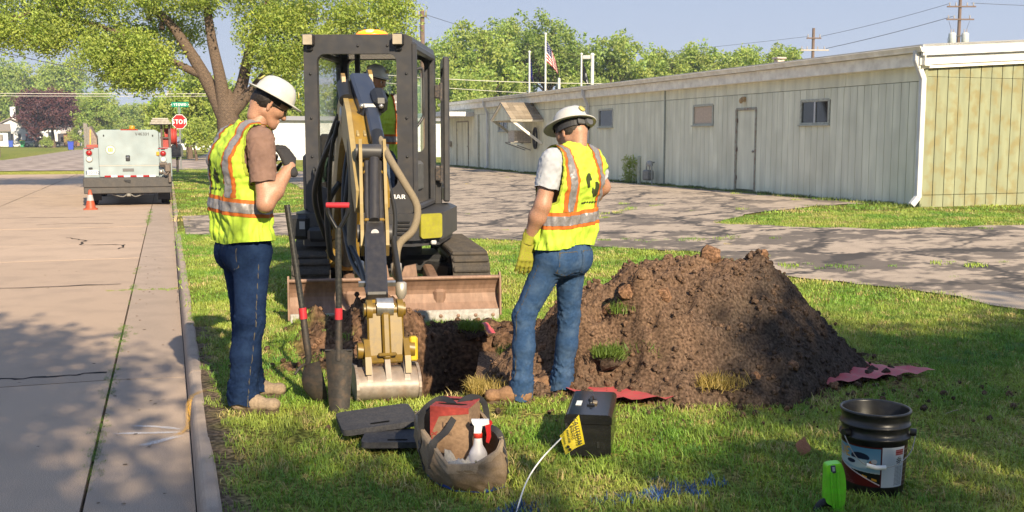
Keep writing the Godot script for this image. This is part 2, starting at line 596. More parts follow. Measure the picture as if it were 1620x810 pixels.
func build_lot():
	var N := 1400
	var span := 51.0
	var base := FastNoiseLite.new()
	base.frequency = 0.022; base.fractal_octaves = 6; base.seed = 21
	base.domain_warp_enabled = true
	base.domain_warp_amplitude = 40.0
	var cel := FastNoiseLite.new()
	cel.noise_type = FastNoiseLite.TYPE_CELLULAR
	cel.cellular_return_type = FastNoiseLite.RETURN_DISTANCE2_SUB
	cel.frequency = 0.016; cel.seed = 5; cel.fractal_type = FastNoiseLite.FRACTAL_NONE
	cel.domain_warp_enabled = true
	cel.domain_warp_amplitude = 34.0
	cel.domain_warp_frequency = 0.02
	var a := base.get_image(N, N)
	var b := cel.get_image(N, N)
	cel.frequency = 0.045; cel.seed = 8; cel.domain_warp_amplitude = 16.0
	var e2 := cel.get_image(N, N)
	e2.convert(Image.FORMAT_L8)
	var de := e2.get_data()
	base.frequency = 0.08; base.seed = 33; base.domain_warp_enabled = false
	var c := base.get_image(N, N)
	for im in [a, b, c]: im.convert(Image.FORMAT_L8)
	var da := a.get_data()
	var db := b.get_data()
	var dc := c.get_data()
	var d := PackedByteArray()
	d.resize(N * N * 3)
	for i in N * N:
		var near := 1.0 - smoothstep(0.25, 0.5, float(i / N) / N)     # rows run away from the street's near end
		var v := da[i] * 0.6 + dc[i] * 0.4
		var k := clampf((v - 146.0 + near * 18.0) / 12.0, 0.0, 1.0) * (0.22 + 0.38 * near)
		var crack := db[i] + (dc[i] - 127) * 0.08
		if crack < 11.0: k = maxf(k, clampf((11.0 - crack) / 4.0, 0.0, 1.0))
		var hair := de[i] + (dc[i] - 127) * 0.2
		if hair < 16.0: k = maxf(k, clampf((16.0 - hair) / 8.0, 0.0, 0.7) * clampf((da[i] - 95.0) / 40.0, 0.0, 1.0))
		if dc[i] > 190: k = maxf(k, 0.35)
		var g := 1.0 - 0.16 * (dc[i] / 255.0)
		d[i * 3] = int(lerpf(220.0, 92.0, k) * g)
		d[i * 3 + 1] = int(lerpf(198.0, 84.0, k) * g)
		d[i * 3 + 2] = int(lerpf(174.0, 78.0, k) * g)
	var m := StandardMaterial3D.new()
	m.albedo_texture = ImageTexture.create_from_image(Image.create_from_data(N, N, false, Image.FORMAT_RGB8, d))
	m.roughness = 0.95
	m.detail_enabled = true
	m.detail_albedo = G.speck
	m.detail_blend_mode = BaseMaterial3D.BLEND_MODE_MUL
	m.detail_uv_layer = BaseMaterial3D.DETAIL_UV_2
	m.uv2_triplanar = true
	m.uv2_world_triplanar = true
	m.uv2_scale = Vector3.ONE * 1.4
	m.albedo_color = Color(1, 1, 1)
	var st := SurfaceTool.new()
	st.begin(Mesh.PRIMITIVE_TRIANGLES)
	st.set_smooth_group(1)
	for i in range(0, 30):
		for j in range(-51, 0):
			var cell := PackedVector2Array([Vector2(i, j), Vector2(i + 1, j), Vector2(i + 1, j + 1), Vector2(i, j + 1)])
			for piece in Geometry2D.intersect_polygons(cell, LOT):
				var t := Geometry2D.triangulate_polygon(piece)
				for k in range(0, t.size(), 3):
					var q := [piece[t[k]], piece[t[k + 1]], piece[t[k + 2]]]
					if (q[1] - q[0]).cross(q[2] - q[0]) < 0.0: q.reverse()
					for p in q:
						st.set_uv(Vector2(p.x / span, -p.y / span))
						st.add_vertex(Vector3(p.x, gh(p.x, p.y) + 0.016, p.y))
	st.generate_normals()
	struct(obj("parking_lot", st.commit(), m))


# ------------------------------------------------------------------ the street
func slab(b: MB, x0: float, x1: float, z0: float, z1: float, y0: float, y1: float, thick: float):     # top falls from y0 (at x0) to y1 (at x1)
	var v := []
	for e in [[x0, y0], [x1, y1]]:
		for z in [z0, z1]:
			for dn in [0.0, thick]: v.append(Vector3(e[0], e[1] + rise(z) - dn, z))
	var c = (v[0] + v[7]) * 0.5
	for f in [[0, 2, 6, 4], [1, 3, 7, 5], [0, 1, 3, 2], [4, 5, 7, 6], [0, 1, 5, 4], [2, 3, 7, 6]]:
		b.quad(v[f[0]], v[f[1]], v[f[2]], v[f[3]], (v[f[0]] + v[f[2]]) * 0.5 - c)


func ribbon(called: String, pts: Array, w: float, m: Material, parent: Node = self, jag := 0.5) -> MeshInstance3D:
	var b := MB.new()
	var l := []
	for i in pts.size():
		var d: Vector3 = (pts[mini(i + 1, pts.size() - 1)] - pts[maxi(i - 1, 0)]).normalized()
		var s := d.cross(Vector3.UP).normalized() * w * 0.5 * (1.0 + rnd(-jag, jag))
		l.append([pts[i] - s, pts[i] + s])
	for i in l.size() - 1:
		var u0 := float(i) / (l.size() - 1)
		var u1 := float(i + 1) / (l.size() - 1)
		b.tri(l[i][0], l[i][1], l[i + 1][1], Vector3.UP, 1, Vector2(u0, 0), Vector2(u0, 1), Vector2(u1, 1))
		b.tri(l[i][0], l[i + 1][1], l[i + 1][0], Vector3.UP, 1, Vector2(u0, 0), Vector2(u1, 1), Vector2(u1, 0))
	return obj(called, b, m, parent)


func build_street():
	var street = struct(thing("street", "", ""))
	var conc := []
	for k in 4:
		conc.append(dirty(M(Color(0.49, 0.365, 0.27) * [1.0, 0.94, 1.05, 0.98][k], 0.92, "speck", [1.7, 2.1, 1.5, 1.9][k], 0.0, 0.3), Color(0.34, 0.26, 0.20), "blotch", [0.21, 0.3, 0.17, 0.26][k], 0.4))
	var gut := []
	for k in 3: gut.append(dirty(M(Color(0.42, 0.325, 0.255) * [1.0, 0.95, 1.04][k], 0.92, "speck", [1.6, 2.0, 1.8][k], 0.0, 0.12), Color(0.3, 0.24, 0.19), "blotch", 0.33, 0.4))
	var tar := M(Color(0.035, 0.032, 0.03), 0.85, "fine", 3.0)
	var b := MB.new()
	for k in 31: slab(b, -10.85, 0.1, 6.0 - k * 2.0, 4.0 - k * 2.0, -0.152, -0.165, 0.1)
	obj("joint_filler", b, M(Color(0.085, 0.068, 0.05), 0.95, "soil", 3.0), street)
	var zs := [5.0, 0.6, -3.4, -7.73, -12.42, -15.85, -18.27, -21.7, -25.6, -29.8, -34.2, -38.6, -43.0, -47.5, -52.0, -56.0]
	for i in zs.size() - 1:
		for lane in [[-4.1, -0.438], [-7.4, -4.13], [-10.75, -7.425]]:
			b = MB.new()
			slab(b, lane[0], lane[1], zs[i] - 0.011, zs[i + 1] + 0.011, -0.130 + rnd(-0.003, 0.003), -0.130 + rnd(-0.003, 0.003), 0.03)
			obj("road_slab", b, conc[rng.randi() % 4], street)
		b = MB.new()
		slab(b, -0.422, 0.068, zs[i] - 0.006, zs[i + 1] + 0.006, -0.129, -0.143, 0.03)
		obj("gutter_slab", b, gut[rng.randi() % 3], street)
	var km := []
	for k in 3: km.append(dirty(M(Color(0.43, 0.34, 0.27) * [1.0, 0.93, 1.05][k], 0.9, "speck", 2.2, 0.0, 0.15), Color(0.2, 0.165, 0.145), "blotch", 0.6, 0.4))
	var z := 5.0
	while z > -55.0:
		var z1 := z - 3.05
		if z <= -18.1 and z > -22.0: z1 = -22.6
		elif z > -18.1 and z1 < -18.1: z1 = -18.1
		var low := z <= -18.1 and z > -22.5
		var top := -0.10 if low else 0.012
		b = MB.new()
		var prof := PackedVector2Array([Vector2(0.071, -0.2), Vector2(0.074, -0.13), Vector2(0.084, top - 0.035), Vector2(0.093, top - 0.015), Vector2(0.105, top - 0.003), Vector2(0.12, top), Vector2(0.155, top - 0.002), Vector2(0.168, top - 0.012), Vector2(0.172, -0.2)])
		b.xf = Transform3D(Basis(Vector3.RIGHT, 0), Vector3(0, rise((z + z1) / 2), 0))
		b.prism(prof, z - 0.006, z1 + 0.006, Transform3D.IDENTITY, false)
		obj("kerb_stone", b, km[rng.randi() % 3], street)
		z = z1
	z = 5.0
	b = MB.new()                                # the kerb on the far side
	slab(b, -10.95, -10.77, 6.0, -56.0, 0.0, 0.0, 0.2)
	obj("kerb", b, km[0], street)
	# tar sealed cracks and paint
	var cr := [[[-0.75, -17.2], [-0.72, -17.9], [-1.4, -18.1], [-1.36, -18.9], [-1.75, -19.6]], [[-1.7, -24.6], [-2.8, -24.9], [-3.6, -24.7]], [[-0.6, -13.0], [-2.0, -12.98], [-3.6, -12.9]], [[-1.1, -22.6], [-1.9, -22.9], [-2.6, -22.6]], [[-2.2, -14.2], [-2.35, -15.0], [-2.3, -15.6]], [[-0.5, -8.0], [-0.9, -7.95], [-1.3, -8.05]]]
	for line in cr:
		var pts := []
		for k in line.size() - 1:
			for s in 8:
				var p := Vector2(line[k][0], line[k][1]).lerp(Vector2(line[k + 1][0], line[k + 1][1]), s / 8.0) + Vector2(rnd(-0.03, 0.03), rnd(-0.03, 0.03))
				pts.append(Vector3(p.x, -0.1255 + rise(p.y), p.y))
		ribbon("tar_crack", pts, 0.035, tar, street)
	var spray := func(c: Color) -> StandardMaterial3D:
		var im := Image.create(128, 32, false, Image.FORMAT_RGBA8)
		for x in 128:
			for y in 32:
				var e := 1.0 - pow(absf(y - 15.5) / 16.0, 2.0)
				im.set_pixel(x, y, Color(c.r, c.g, c.b, clampf(e * (0.45 + rnd(-0.4, 0.35)) * minf(1.0, minf(x, 127 - x) / 30.0), 0.0, 1.0)))
		var m := StandardMaterial3D.new()
		m.albedo_texture = ImageTexture.create_from_image(im)
		m.transparency = BaseMaterial3D.TRANSPARENCY_ALPHA
		m.roughness = 0.8
		return m
	var white: Material = spray.call(Color(0.93, 0.94, 0.96))
	var yellow: Material = spray.call(Color(0.86, 0.66, 0.25))
	var line3 := func(a: Vector3, c: Vector3, d: Vector3) -> Array: return curve([a, c, d], 10)
	ribbon("white_paint_mark", line3.call(Vector3(-0.36, -0.124, -6.27), Vector3(-0.16, -0.130, -6.24), Vector3(0.03, -0.136, -6.22)), 0.05, white, street, 0.2)
	ribbon("white_paint_mark", line3.call(Vector3(-0.2, -0.128, -5.97), Vector3(-0.1, -0.131, -6.05), Vector3(0.03, -0.135, -6.16)), 0.075, white, street, 0.2)
	ribbon("white_paint_mark", line3.call(Vector3(-0.26, -0.126, -6.42), Vector3(-0.1, -0.131, -6.36), Vector3(0.03, -0.135, -6.27)), 0.05, white, street, 0.2)
	ribbon("yellow_paint_mark", [Vector3(-0.05, -0.131, -6.1), Vector3(0.0, -0.132, -6.16), Vector3(0.045, -0.135, -6.25), Vector3(0.066, -0.13, -6.32), Vector3(0.076, -0.02, -6.42), Vector3(0.1, 0.01, -6.5), Vector3(0.14, 0.018, -6.56), Vector3(0.2, 0.017, -6.6)], 0.05, yellow, street, 0.1)
	# beyond the crossing
	var far := M(Color(0.36, 0.29, 0.245), 0.95, "blotch", 0.15)
	b = MB.new()
	for k in 40:
		var x0 := -160.0 + k * 6.0
		b.quad(Vector3(x0, 0.03 + rise(-55.0), -54.5), Vector3(x0 + 6, 0.03 + rise(-55.0), -54.5), Vector3(x0 + 6, 0.03 + rise(-80.0), -80), Vector3(x0, 0.03 + rise(-80.0), -80), Vector3.UP)
	struct(obj("cross_street", b, far))
	b = MB.new()
	for k in 5: b.quad(Vector3(-10.8, 0.028 + rise(-80.0 - k * 12), -80.0 - k * 12), Vector3(0.1, 0.028 + rise(-80.0 - k * 12), -80.0 - k * 12), Vector3(0.1, 0.028 + rise(-92.0 - k * 12), -92.0 - k * 12), Vector3(-10.8, 0.028 + rise(-92.0 - k * 12), -92.0 - k * 12), Vector3.UP)
	struct(obj("far_street", b, far))
	b = MB.new()
	b.quad(Vector3(1.6, 0.035 + rise(-80.0), -80), Vector3(4.6, 0.035 + rise(-80.0), -80), Vector3(9.0, 0.045 + rise(-128.0), -128), Vector3(5.5, 0.045 + rise(-128.0), -128), Vector3.UP)
	struct(obj("far_path", b, M(Color(0.40, 0.33, 0.27), 0.95, "blotch", 0.2)))


# ------------------------------------------------------------------ the long low building
func build_building():
	var bd := thing("building", "long low pale green board building with white fascia beside the lot", "building", Vector3(13.593, 0.28, -16.449), deg_to_rad(1.38))
	var green := []
	for k in 5: green.append(dirty(M(Color(0.76, 0.755, 0.59) * [1.0, 0.95, 1.04, 0.97, 1.01][k], 0.75, "smooth", 0.5, 0.0, 0.0, Vector3(2.0, 0.25, 2.0)), Color(0.55, 0.55, 0.41), "smooth", 0.25, 0.4))
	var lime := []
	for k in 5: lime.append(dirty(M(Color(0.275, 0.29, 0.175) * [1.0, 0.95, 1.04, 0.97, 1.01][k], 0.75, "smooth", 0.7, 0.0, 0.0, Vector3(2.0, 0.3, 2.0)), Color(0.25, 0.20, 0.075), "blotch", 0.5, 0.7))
	var dark := M(Color(0.19, 0.20, 0.15), 0.9, "fine", 2.0)
	var cream := dirty(M(Color(0.92, 0.84, 0.72), 0.6, "smooth", 0.7), Color(0.5, 0.42, 0.34), "fine", 0.3, 0.3)
	var white := dirty(M(Color(0.62, 0.63, 0.63), 0.5, "smooth", 0.7), Color(0.5, 0.42, 0.35), "fine", 0.3, 0.2)
	var L := 33.0
	var b := MB.new()
	b.box(Vector3(6.04, 1.25, -L / 2), Vector3(12.0, 2.86, L - 0.1))
	obj("wall_core", b, dark, bd)
	# openings in the side wall: s0, s1, y0, y1
	var holes := [[2.91, 3.92, 1.63, 2.14], [5.72, 6.60, 0.05, 2.03], [7.75, 8.75, 1.68, 2.18], [13.82, 14.88, 1.70, 2.24], [23.81, 24.91, 1.65, 2.28], [29.1, 30.9, 0.06, 2.12]]
	var unit := MB.new()
	unit.box(Vector3.ZERO, Vector3(0.03, 1.0, 0.210), 0.004)
	var um := unit.done()
	var w := 0.22
	var n := int(L / w)
	for i in n:
		var s := (i + 0.5) * w
		var segs := [[0.02, 2.38]]
		for h in holes:
			if s > h[0] and s < h[1]: segs = [[0.02, h[2]], [h[3], 2.38]]
		for g in segs:
			if g[1] - g[0] < 0.06: continue
			var o := obj("board", um, green[rng.randi() % 5], bd)
			o.position = Vector3(0.025 + rnd(-0.002, 0.002), (g[0] + g[1]) / 2, -s)
			o.scale = Vector3(1, g[1] - g[0], 1)
	for k in 14:                                # the frieze above the boards
		b = MB.new()
		b.box(Vector3(0.02, 2.545, -(k + 0.5) * L / 14), Vector3(0.04, 0.31, L / 14 - 0.008), 0.004)
		obj("frieze_board", b, green[k % 5], bd)
	unit = MB.new()
	unit.box(Vector3.ZERO, Vector3(0.247, 1.0, 0.03), 0.005)
	um = unit.done()
	for i in 46:
		var x := 0.03 + (i + 0.5) * 0.26
		var top := 2.60 + 0.0625 * (minf(x, 12.0 - x) + 0.2)
		for g in [[-0.1, 0.225], [0.232, 2.46], [2.467, top]]:
			var o := obj("end_board", um, lime[rng.randi() % 5], bd)
			o.position = Vector3(x, (g[0] + g[1]) / 2, -0.02 + rnd(-0.002, 0.002))
			o.scale = Vector3(1, g[1] - g[0], 1)
	b = MB.new()
	b.box(Vector3(0.0, 1.28, 0.0), Vector3(0.07, 2.66, 0.07), 0.006)
	obj("corner_board", b, lime[1], bd)
	# eaves: fascia, gutter, soffit, roof
	for k in 6:
		b = MB.new()
		b.box(Vector3(-0.16, 2.775, -(k + 0.5) * (L + 0.3) / 6 + 0.18), Vector3(0.03, 0.24, (L + 0.3) / 6 - 0.01), 0.004)
		obj("fascia", b, cream, bd)
	b = MB.new()
	b.box(Vector3(-0.07, 2.66, -L / 2), Vector3(0.2, 0.02, L + 0.3), 0.004)
	obj("soffit", b, cream, bd)
	var gp := PackedVector2Array([Vector2(-0.18, 2.90), Vector2(-0.27, 2.905), Vector2(-0.275, 2.93), Vector2(-0.30, 2.975), Vector2(-0.315, 3.0), Vector2(-0.30, 3.005), Vector2(-0.285, 2.985), Vector2(-0.19, 2.985)])
	for k in 6:
		b = MB.new()
		b.prism(gp, 0.19 - k * 5.55, 0.19 - (k + 1) * 5.55 + 0.008)
		obj("gutter", b, cream, bd)
	b = MB.new()
	for s in [[-0.20, 6.0], [12.2, 6.0]]:
		var lean := Vector2(s[1] - s[0], 0.39)
		b.prism(PackedVector2Array([Vector2(s[0], 3.0), Vector2(s[1], 3.39), Vector2(s[1], 3.45), Vector2(s[0], 3.045)]), 0.17, -L - 0.15)
	obj("roof", b, M(Color(0.42, 0.40, 0.37), 0.9, "speck", 2.0), bd)
	for part in [["rake_board", 2.665, 2.83, 0.10, 0.05], ["rake_flashing", 2.835, 3.04, 0.17, 0.06], ["rake_moulding", 2.60, 2.66, 0.075, 0.05]]:
		b = MB.new()
		for s in [[-0.22, 6.0], [6.0, 12.22]]:
			var ya: float = 0.0 if s[0] < 0 else 0.389
			var yb: float = 0.389 if s[0] < 0 else 0.0
			b.prism(PackedVector2Array([Vector2(s[0], part[1] + ya), Vector2(s[1], part[1] + yb), Vector2(s[1], part[2] + yb), Vector2(s[0], part[2] + ya)]), part[3] - part[4], part[3])
		obj(part[0], b, white if part[0] != "rake_moulding" else cream, bd)
	# downspouts
	for q in [[0.42, 0.055, true], [15.6, 0.045, false], [26.1, 0.045, false]]:
		b = MB.new()
		var wd: float = q[1] * 2
		var z: float = -q[0] if not q[2] else 0.02
		b.bar(Vector3(-0.24, 2.93, z), Vector3(-0.24, 2.74, z), wd, wd * 0.8, 0.008, Vector3.BACK)
		b.bar(Vector3(-0.24, 2.76, z), Vector3(-0.07, 2.42, z), wd, wd * 0.8, 0.008, Vector3.BACK)
		b.bar(Vector3(-0.07, 2.44, z), Vector3(-0.07, 0.18, z), wd, wd * 0.8, 0.008, Vector3.BACK)
		b.bar(Vector3(-0.07, 0.2, z), Vector3(-0.22, 0.04, z), wd, wd * 0.8, 0.008, Vector3.BACK)
		obj("downspout", b, white, bd)
	# windows and doors
	var trim := dirty(M(Color(0.47, 0.48, 0.40), 0.7, "fine", 1.5), Color(0.25, 0.2, 0.14), "fine", 0.7, 0.4)
	var pane := StandardMaterial3D.new()
	pane.albedo_color = Color(0.10, 0.11, 0.10)
	pane.roughness = 0.04
	pane.metallic_specular = 0.9
	for q in [[holes[0], 2], [holes[2], 1], [holes[3], 1], [holes[4], 1]]:
		var h: Array = q[0]
		var wn := Node3D.new()
		wn.name = numbered("window", bd)
		bd.add_child(wn, true)
		wn.position = Vector3(0, 0, -h[0])
		var ww: float = h[1] - h[0]
		var y0: float = h[2]
		var y1: float = h[3]
		for e in [[0.0, y0, ww, y0], [0.0, y1, ww, y1], [0.0, y0, 0.0, y1], [ww, y0, ww, y1]]:
			b = MB.new()
			b.bar(Vector3(0.02, e[1], -e[0]), Vector3(0.02, e[3], -e[2]), 0.06, 0.05, 0.004, Vector3.RIGHT)
			obj("frame", b, trim, wn)
		b = MB.new()
		b.box(Vector3(-0.015, y0 - 0.03, -ww / 2), Vector3(0.06, 0.03, ww + 0.12), 0.005)
		obj("sill", b, trim, wn)
		for k in q[1]:
			b = MB.new()
			var z0: float = ww * k / q[1] + 0.03
			var z1: float = ww * (k + 1) / q[1] - 0.03
			b.box(Vector3(0.032, (y0 + y1) / 2, -(z0 + z1) / 2), Vector3(0.01, y1 - y0 - 0.05, z1 - z0))
			if h == holes[2]: obj("plywood_panel", b, dirty(M(Color(0.62, 0.50, 0.38), 0.8, "fine", 2.0, 0.0, 0.0, Vector3(1, 3, 0.4)), Color(0.33, 0.23, 0.15), "fine", 1.5, 0.5), wn)
			else: obj("pane", b, pane, wn)
		if q[1] == 2 or h == holes[4]:
			b = MB.new()
			b.box(Vector3(0.015, (y0 + y1) / 2, -ww / 2), Vector3(0.03, y1 - y0, 0.045), 0.004)
			obj("mullion", b, white, wn)
	for h in [holes[1], holes[5]]:
		var dr := Node3D.new()
		dr.name = numbered("door", bd)
		bd.add_child(dr, true)
		dr.position = Vector3(0, 0, -h[0])
		var ww: float = h[1] - h[0]
		b = MB.new()
		for e in [[0.0, h[2], 0.0, h[3]], [ww, h[2], ww, h[3]], [0.0, h[3], ww, h[3]]]: b.bar(Vector3(0.015, e[1], -e[0]), Vector3(0.015, e[3], -e[2]), 0.06, 0.06, 0.004, Vector3.RIGHT)
		obj("frame", b, dirty(M(Color(0.36, 0.37, 0.30), 0.7, "fine", 1.5), Color(0.23, 0.09, 0.04), "fine", 0.8, 0.8), dr)
		var leaves := 1 if ww < 1.2 else 2
		for k in leaves:
			b = MB.new()
			b.box(Vector3(0.035, (h[2] + h[3]) / 2, -ww * (k + 0.5) / leaves), Vector3(0.02, h[3] - h[2] - 0.05, ww / leaves - 0.06), 0.004)
			obj("door_leaf", b, green[k], dr)
		for y in [0.35, 1.05, 1.75]:
			b = MB.new()
			b.cyl(Vector3(0.01, y - 0.05, -ww + 0.05), Vector3(0.01, y + 0.05, -ww + 0.05), 0.012, -1, 8)
			obj("hinge", b, M(Color(0.12, 0.07, 0.05), 0.8), dr)
		b = MB.new()
		b.ell(Vector3(-0.01, 1.0, -0.09), Vector3(0.03, 0.03, 0.03), 10)
		obj("handle", b, M(Color(0.4, 0.36, 0.3), 0.4, "fine", 3.0, 0.8), dr)
	b = MB.new()
	b.box(Vector3(-0.03, 2.27, -6.24), Vector3(0.1, 0.12, 0.12), 0.02)
	b.ell(Vector3(-0.1, 2.23, -6.24), Vector3(0.05, 0.07, 0.06), 10)
	obj("porch_light", b, M(Color(0.45, 0.30, 0.14), 0.5), bd)
	b = MB.new()
	b.bar(Vector3(-0.01, 0.05, -10.33), Vector3(-0.01, 2.66, -10.33), 0.05, 0.04, 0.004, Vector3.BACK)
	obj("wall_strip", b, M(Color(0.30, 0.33, 0.28), 0.8), bd)
	# gas meter with a guard post
	var gm := thing("gas_meter", "grey gas meter with pipes at the foot of the green side wall", "gas meter", bd.transform * Vector3(-0.3, 0.0, -10.75), bd.rotation.y)
	b = MB.new()
	b.box(Vector3(0, 0.28, 0), Vector3(0.24, 0.3, 0.3), 0.04)
	obj("meter_body", b, M(Color(0.22, 0.22, 0.2), 0.6), gm)
	b = MB.new()
	b.tube(curve([Vector3(0, 0.4, -0.1), Vector3(0, 0.6, -0.1), Vector3(0.05, 0.64, -0.1), Vector3(0.25, 0.64, -0.1)], 12), 0.022)
	b.tube(curve([Vector3(0, 0.4, 0.1), Vector3(0, 0.56, 0.1), Vector3(0, 0.58, 0.2), Vector3(0, 0.3, 0.24), Vector3(0, -0.05, 0.24)], 14), 0.022)
	obj("pipe", b, M(Color(0.3, 0.31, 0.28), 0.6), gm)
	b = MB.new()
	b.lathe([Vector2(0, 0.12), Vector2(0.07, 0.1), Vector2(0.09, 0.04), Vector2(0.09, -0.04), Vector2(0, -0.05)], 14, Vector3(0.0, 0.58, 0.1))
	obj("regulator", b, M(Color(0.35, 0.35, 0.33), 0.5), gm)
	var gpst := thing("guard_post", "short green steel post beside the gas meter", "bollard", bd.transform * Vector3(-0.38, 0, -11.15))
	b = MB.new()
	b.cyl(Vector3(0, -0.05, 0), Vector3(0, 0.80, 0), 0.055, -1, 14)
	b.ell(Vector3(0, 0.80, 0), Vector3(0.055, 0.025, 0.055), 12)
	obj("post", b, M(Color(0.38, 0.42, 0.33), 0.6), gpst)
	# canopy on brackets over the air conditioner
	var gb := thing("gabled_canopy", "small shingled gable canopy on diagonal struts on the green wall", "canopy", bd.transform * Vector3(0, 0, -20.9), bd.rotation.y)
	var shingle := []
	for k in 3: shingle.append(M(Color(0.31, 0.25, 0.18) * [1.0, 0.8, 1.15][k], 0.95, "speck", 3.0))
	for side in [-1.0, 1.0]:
		for row in 6:
			for col in 6:
				b = MB.new()
				var t := float(row) / 6.0
				var a := Vector3(-0.02 - (col + 0.5) * 0.21, 2.67 - t * 0.63, side * (0.02 + t * 1.16))
				var dirn := Vector3(0, -0.63, side * 1.16).normalized()
				b.box(a + dirn * 0.11, Vector3(0.205, 0.014, 0.235), 0.0, Basis(Vector3.RIGHT, dirn.cross(Vector3.RIGHT), dirn).rotated(Vector3.RIGHT, -side * 0.04))
				obj("shingle", b, shingle[rng.randi() % 3], gb)
	b = MB.new()
	for side in [-1.0, 1.0]: b.bar(Vector3(-0.65, 2.62, 0), Vector3(-0.65, 2.0, side * 1.16), 1.26, 0.03, 0.0, Vector3.UP)
	obj("deck", b, cream, gb)
	b = MB.new()
	b.prism(PackedVector2Array([Vector2(-1.12, 2.0), Vector2(0, 2.6), Vector2(1.12, 2.0)]), 1.2, 1.22, Transform3D(Basis(Vector3(0, 0, 1), Vector3.UP, Vector3(-1, 0, 0)), Vector3.ZERO))
	obj("gable_panel", b, green[0], gb)
	for s in [-1.0, 1.0]:
		b = MB.new()
		b.bar(Vector3(-1.2, 2.0, s * 1.0), Vector3(-0.02, 1.15, s * 1.0), 0.07, 0.09, 0.006)
		obj("strut", b, trim if s < 0 else cream, gb)
		b = MB.new()
		b.bar(Vector3(-1.25, 2.0, s * 1.08), Vector3(0.0, 2.0, s * 1.08), 0.06, 0.1, 0.006)
		obj("beam", b, cream, gb)
	var ac := thing("air_conditioner", "boxy pale air conditioner on a bracket under the gable canopy", "air conditioner", bd.transform * Vector3(0, 0, -21.4), bd.rotation.y)
	b = MB.new()
	b.box(Vector3(-0.35, 1.42, 0), Vector3(0.66, 0.44, 0.7), 0.02)
	obj("case", b, M(Color(0.55, 0.5, 0.44), 0.6), ac)
	for k in 9:
		b = MB.new()
		b.box(Vector3(-0.3, 1.26 + k * 0.04, 0.352), Vector3(0.5, 0.015, 0.02), 0.003)
		obj("louvre", b, M(Color(0.3, 0.27, 0.24), 0.6), ac)
	b = MB.new()
	for s in [-0.3, 0.3]:
		b.bar(Vector3(-0.8, 1.19, s), Vector3(0, 1.19, s), 0.04, 0.03)
		b.bar(Vector3(-0.8, 1.17, s), Vector3(0, 0.9, s), 0.03, 0.03)
	b.bar(Vector3(-0.8, 1.19, -0.32), Vector3(-0.8, 1.19, 0.32), 0.03, 0.03)
	obj("bracket", b, M(Color(0.2, 0.2, 0.18), 0.7), ac)
	var hr := thing("cable_coil", "black cable coil hung on the wall beside the air conditioner", "cable", bd.transform * Vector3(-0.06, 1.35, -20.4), bd.rotation.y)
	for k in 3:
		b = MB.new()
		var loop := []
		for i in 21: loop.append(Vector3(-0.02 * k, 0.38 * cos(TAU * i / 20), (0.14 + 0.02 * k) * sin(TAU * i / 20)))
		b.tube(loop, 0.03, 6)
		obj("loop", b, M(Color(0.03, 0.03, 0.035), 0.6), hr)
	# entrance roof at the far end
	b = MB.new()
	b.box(Vector3(-0.75, 2.42, -30.4), Vector3(1.5, 0.2, 4.4), 0.01)
	obj("entrance_roof", b, white, bd)
	b = MB.new()
	b.box(Vector3(-0.02, 1.2, -27.5), Vector3(0.08, 2.36, 0.12), 0.006)
	obj("wall_post", b, trim, bd)
	b = MB.new()
	b.box(Vector3(-0.05, 1.1, -31.9), Vector3(0.1, 0.25, 0.35), 0.01)
	obj("meter_box", b, M(Color(0.35, 0.3, 0.24), 0.7), bd)
	var vent := thing("roof_vent", "small brick chimney vent on the far roof edge", "chimney", bd.transform * Vector3(3.4, 3.15, -9.9))
	b = MB.new()
	b.box(Vector3(0, 0.2, 0), Vector3(0.22, 0.4, 0.22), 0.01)
	obj("stack", b, M(Color(0.55, 0.45, 0.38), 0.9), vent)
	b = MB.new()
	b.box(Vector3(0, 0.46, 0), Vector3(0.3, 0.05, 0.3), 0.01)
	for s in [-0.09, 0.09]: b.box(Vector3(s, 0.41, s), Vector3(0.03, 0.06, 0.03))
	obj("cap", b, M(Color(0.5, 0.42, 0.36), 0.8), vent)
	# the white block behind its far end
	var wb := thing("white_building", "plain white low building seen past the far end of the green one", "building", Vector3(14.6, 0.25, -73.0))
	b = MB.new()
	b.box(Vector3(0, 1.3, 0), Vector3(16, 2.6, 6), 0.02)
	obj("wall", b, white, wb)
	b = MB.new()
	b.prism(PackedVector2Array([Vector2(-3.3, 2.6), Vector2(0, 2.95), Vector2(3.3, 2.6)]), -8.2, 8.2, Transform3D(Basis(Vector3(0, 0, 1), Vector3.UP, Vector3(-1, 0, 0)), Vector3.ZERO))
	obj("roof", b, M(Color(0.4, 0.38, 0.36), 0.9), wb)
	b = MB.new()
	b.box(Vector3(-2.0, 1.1, 3.01), Vector3(0.9, 2.0, 0.06), 0.01)
	obj("door", b, M(Color(0.3, 0.28, 0.27), 0.7), wb)


# ------------------------------------------------------------------ trees
func clump(n: int, leaf: float, wide: float, radius: float, seed_: int) -> ArrayMesh:      # a spray of leaves round a point
	var r := RandomNumberGenerator.new()
	r.seed = seed_
	var st := SurfaceTool.new()
	st.begin(Mesh.PRIMITIVE_TRIANGLES)
	st.set_smooth_group(0xFFFFFFFF)
	for i in n:
		var d := Vector3(r.randfn(), r.randfn() * 0.8, r.randfn()).normalized() * radius * pow(r.randf(), 0.45)
		var x := Vector3(r.randfn(), r.randfn() - 0.5, r.randfn()).normalized()
		var y := (Vector3(r.randfn(), r.randfn() + 1.2, r.randfn())).cross(x).normalized()
		var up := x.cross(y)
		var l := leaf * r.randf_range(0.7, 1.3)
		var w := wide * r.randf_range(0.8, 1.2)
		var tip := d + x * l
		var s1 := d + x * l * 0.45 + y * w * 0.5 + up * w * 0.15
		var s2 := d + x * l * 0.45 - y * w * 0.5 + up * w * 0.15
		for v in [d, s1, tip, d, tip, s2]: st.add_vertex(v)
	st.generate_normals()
	return st.commit()


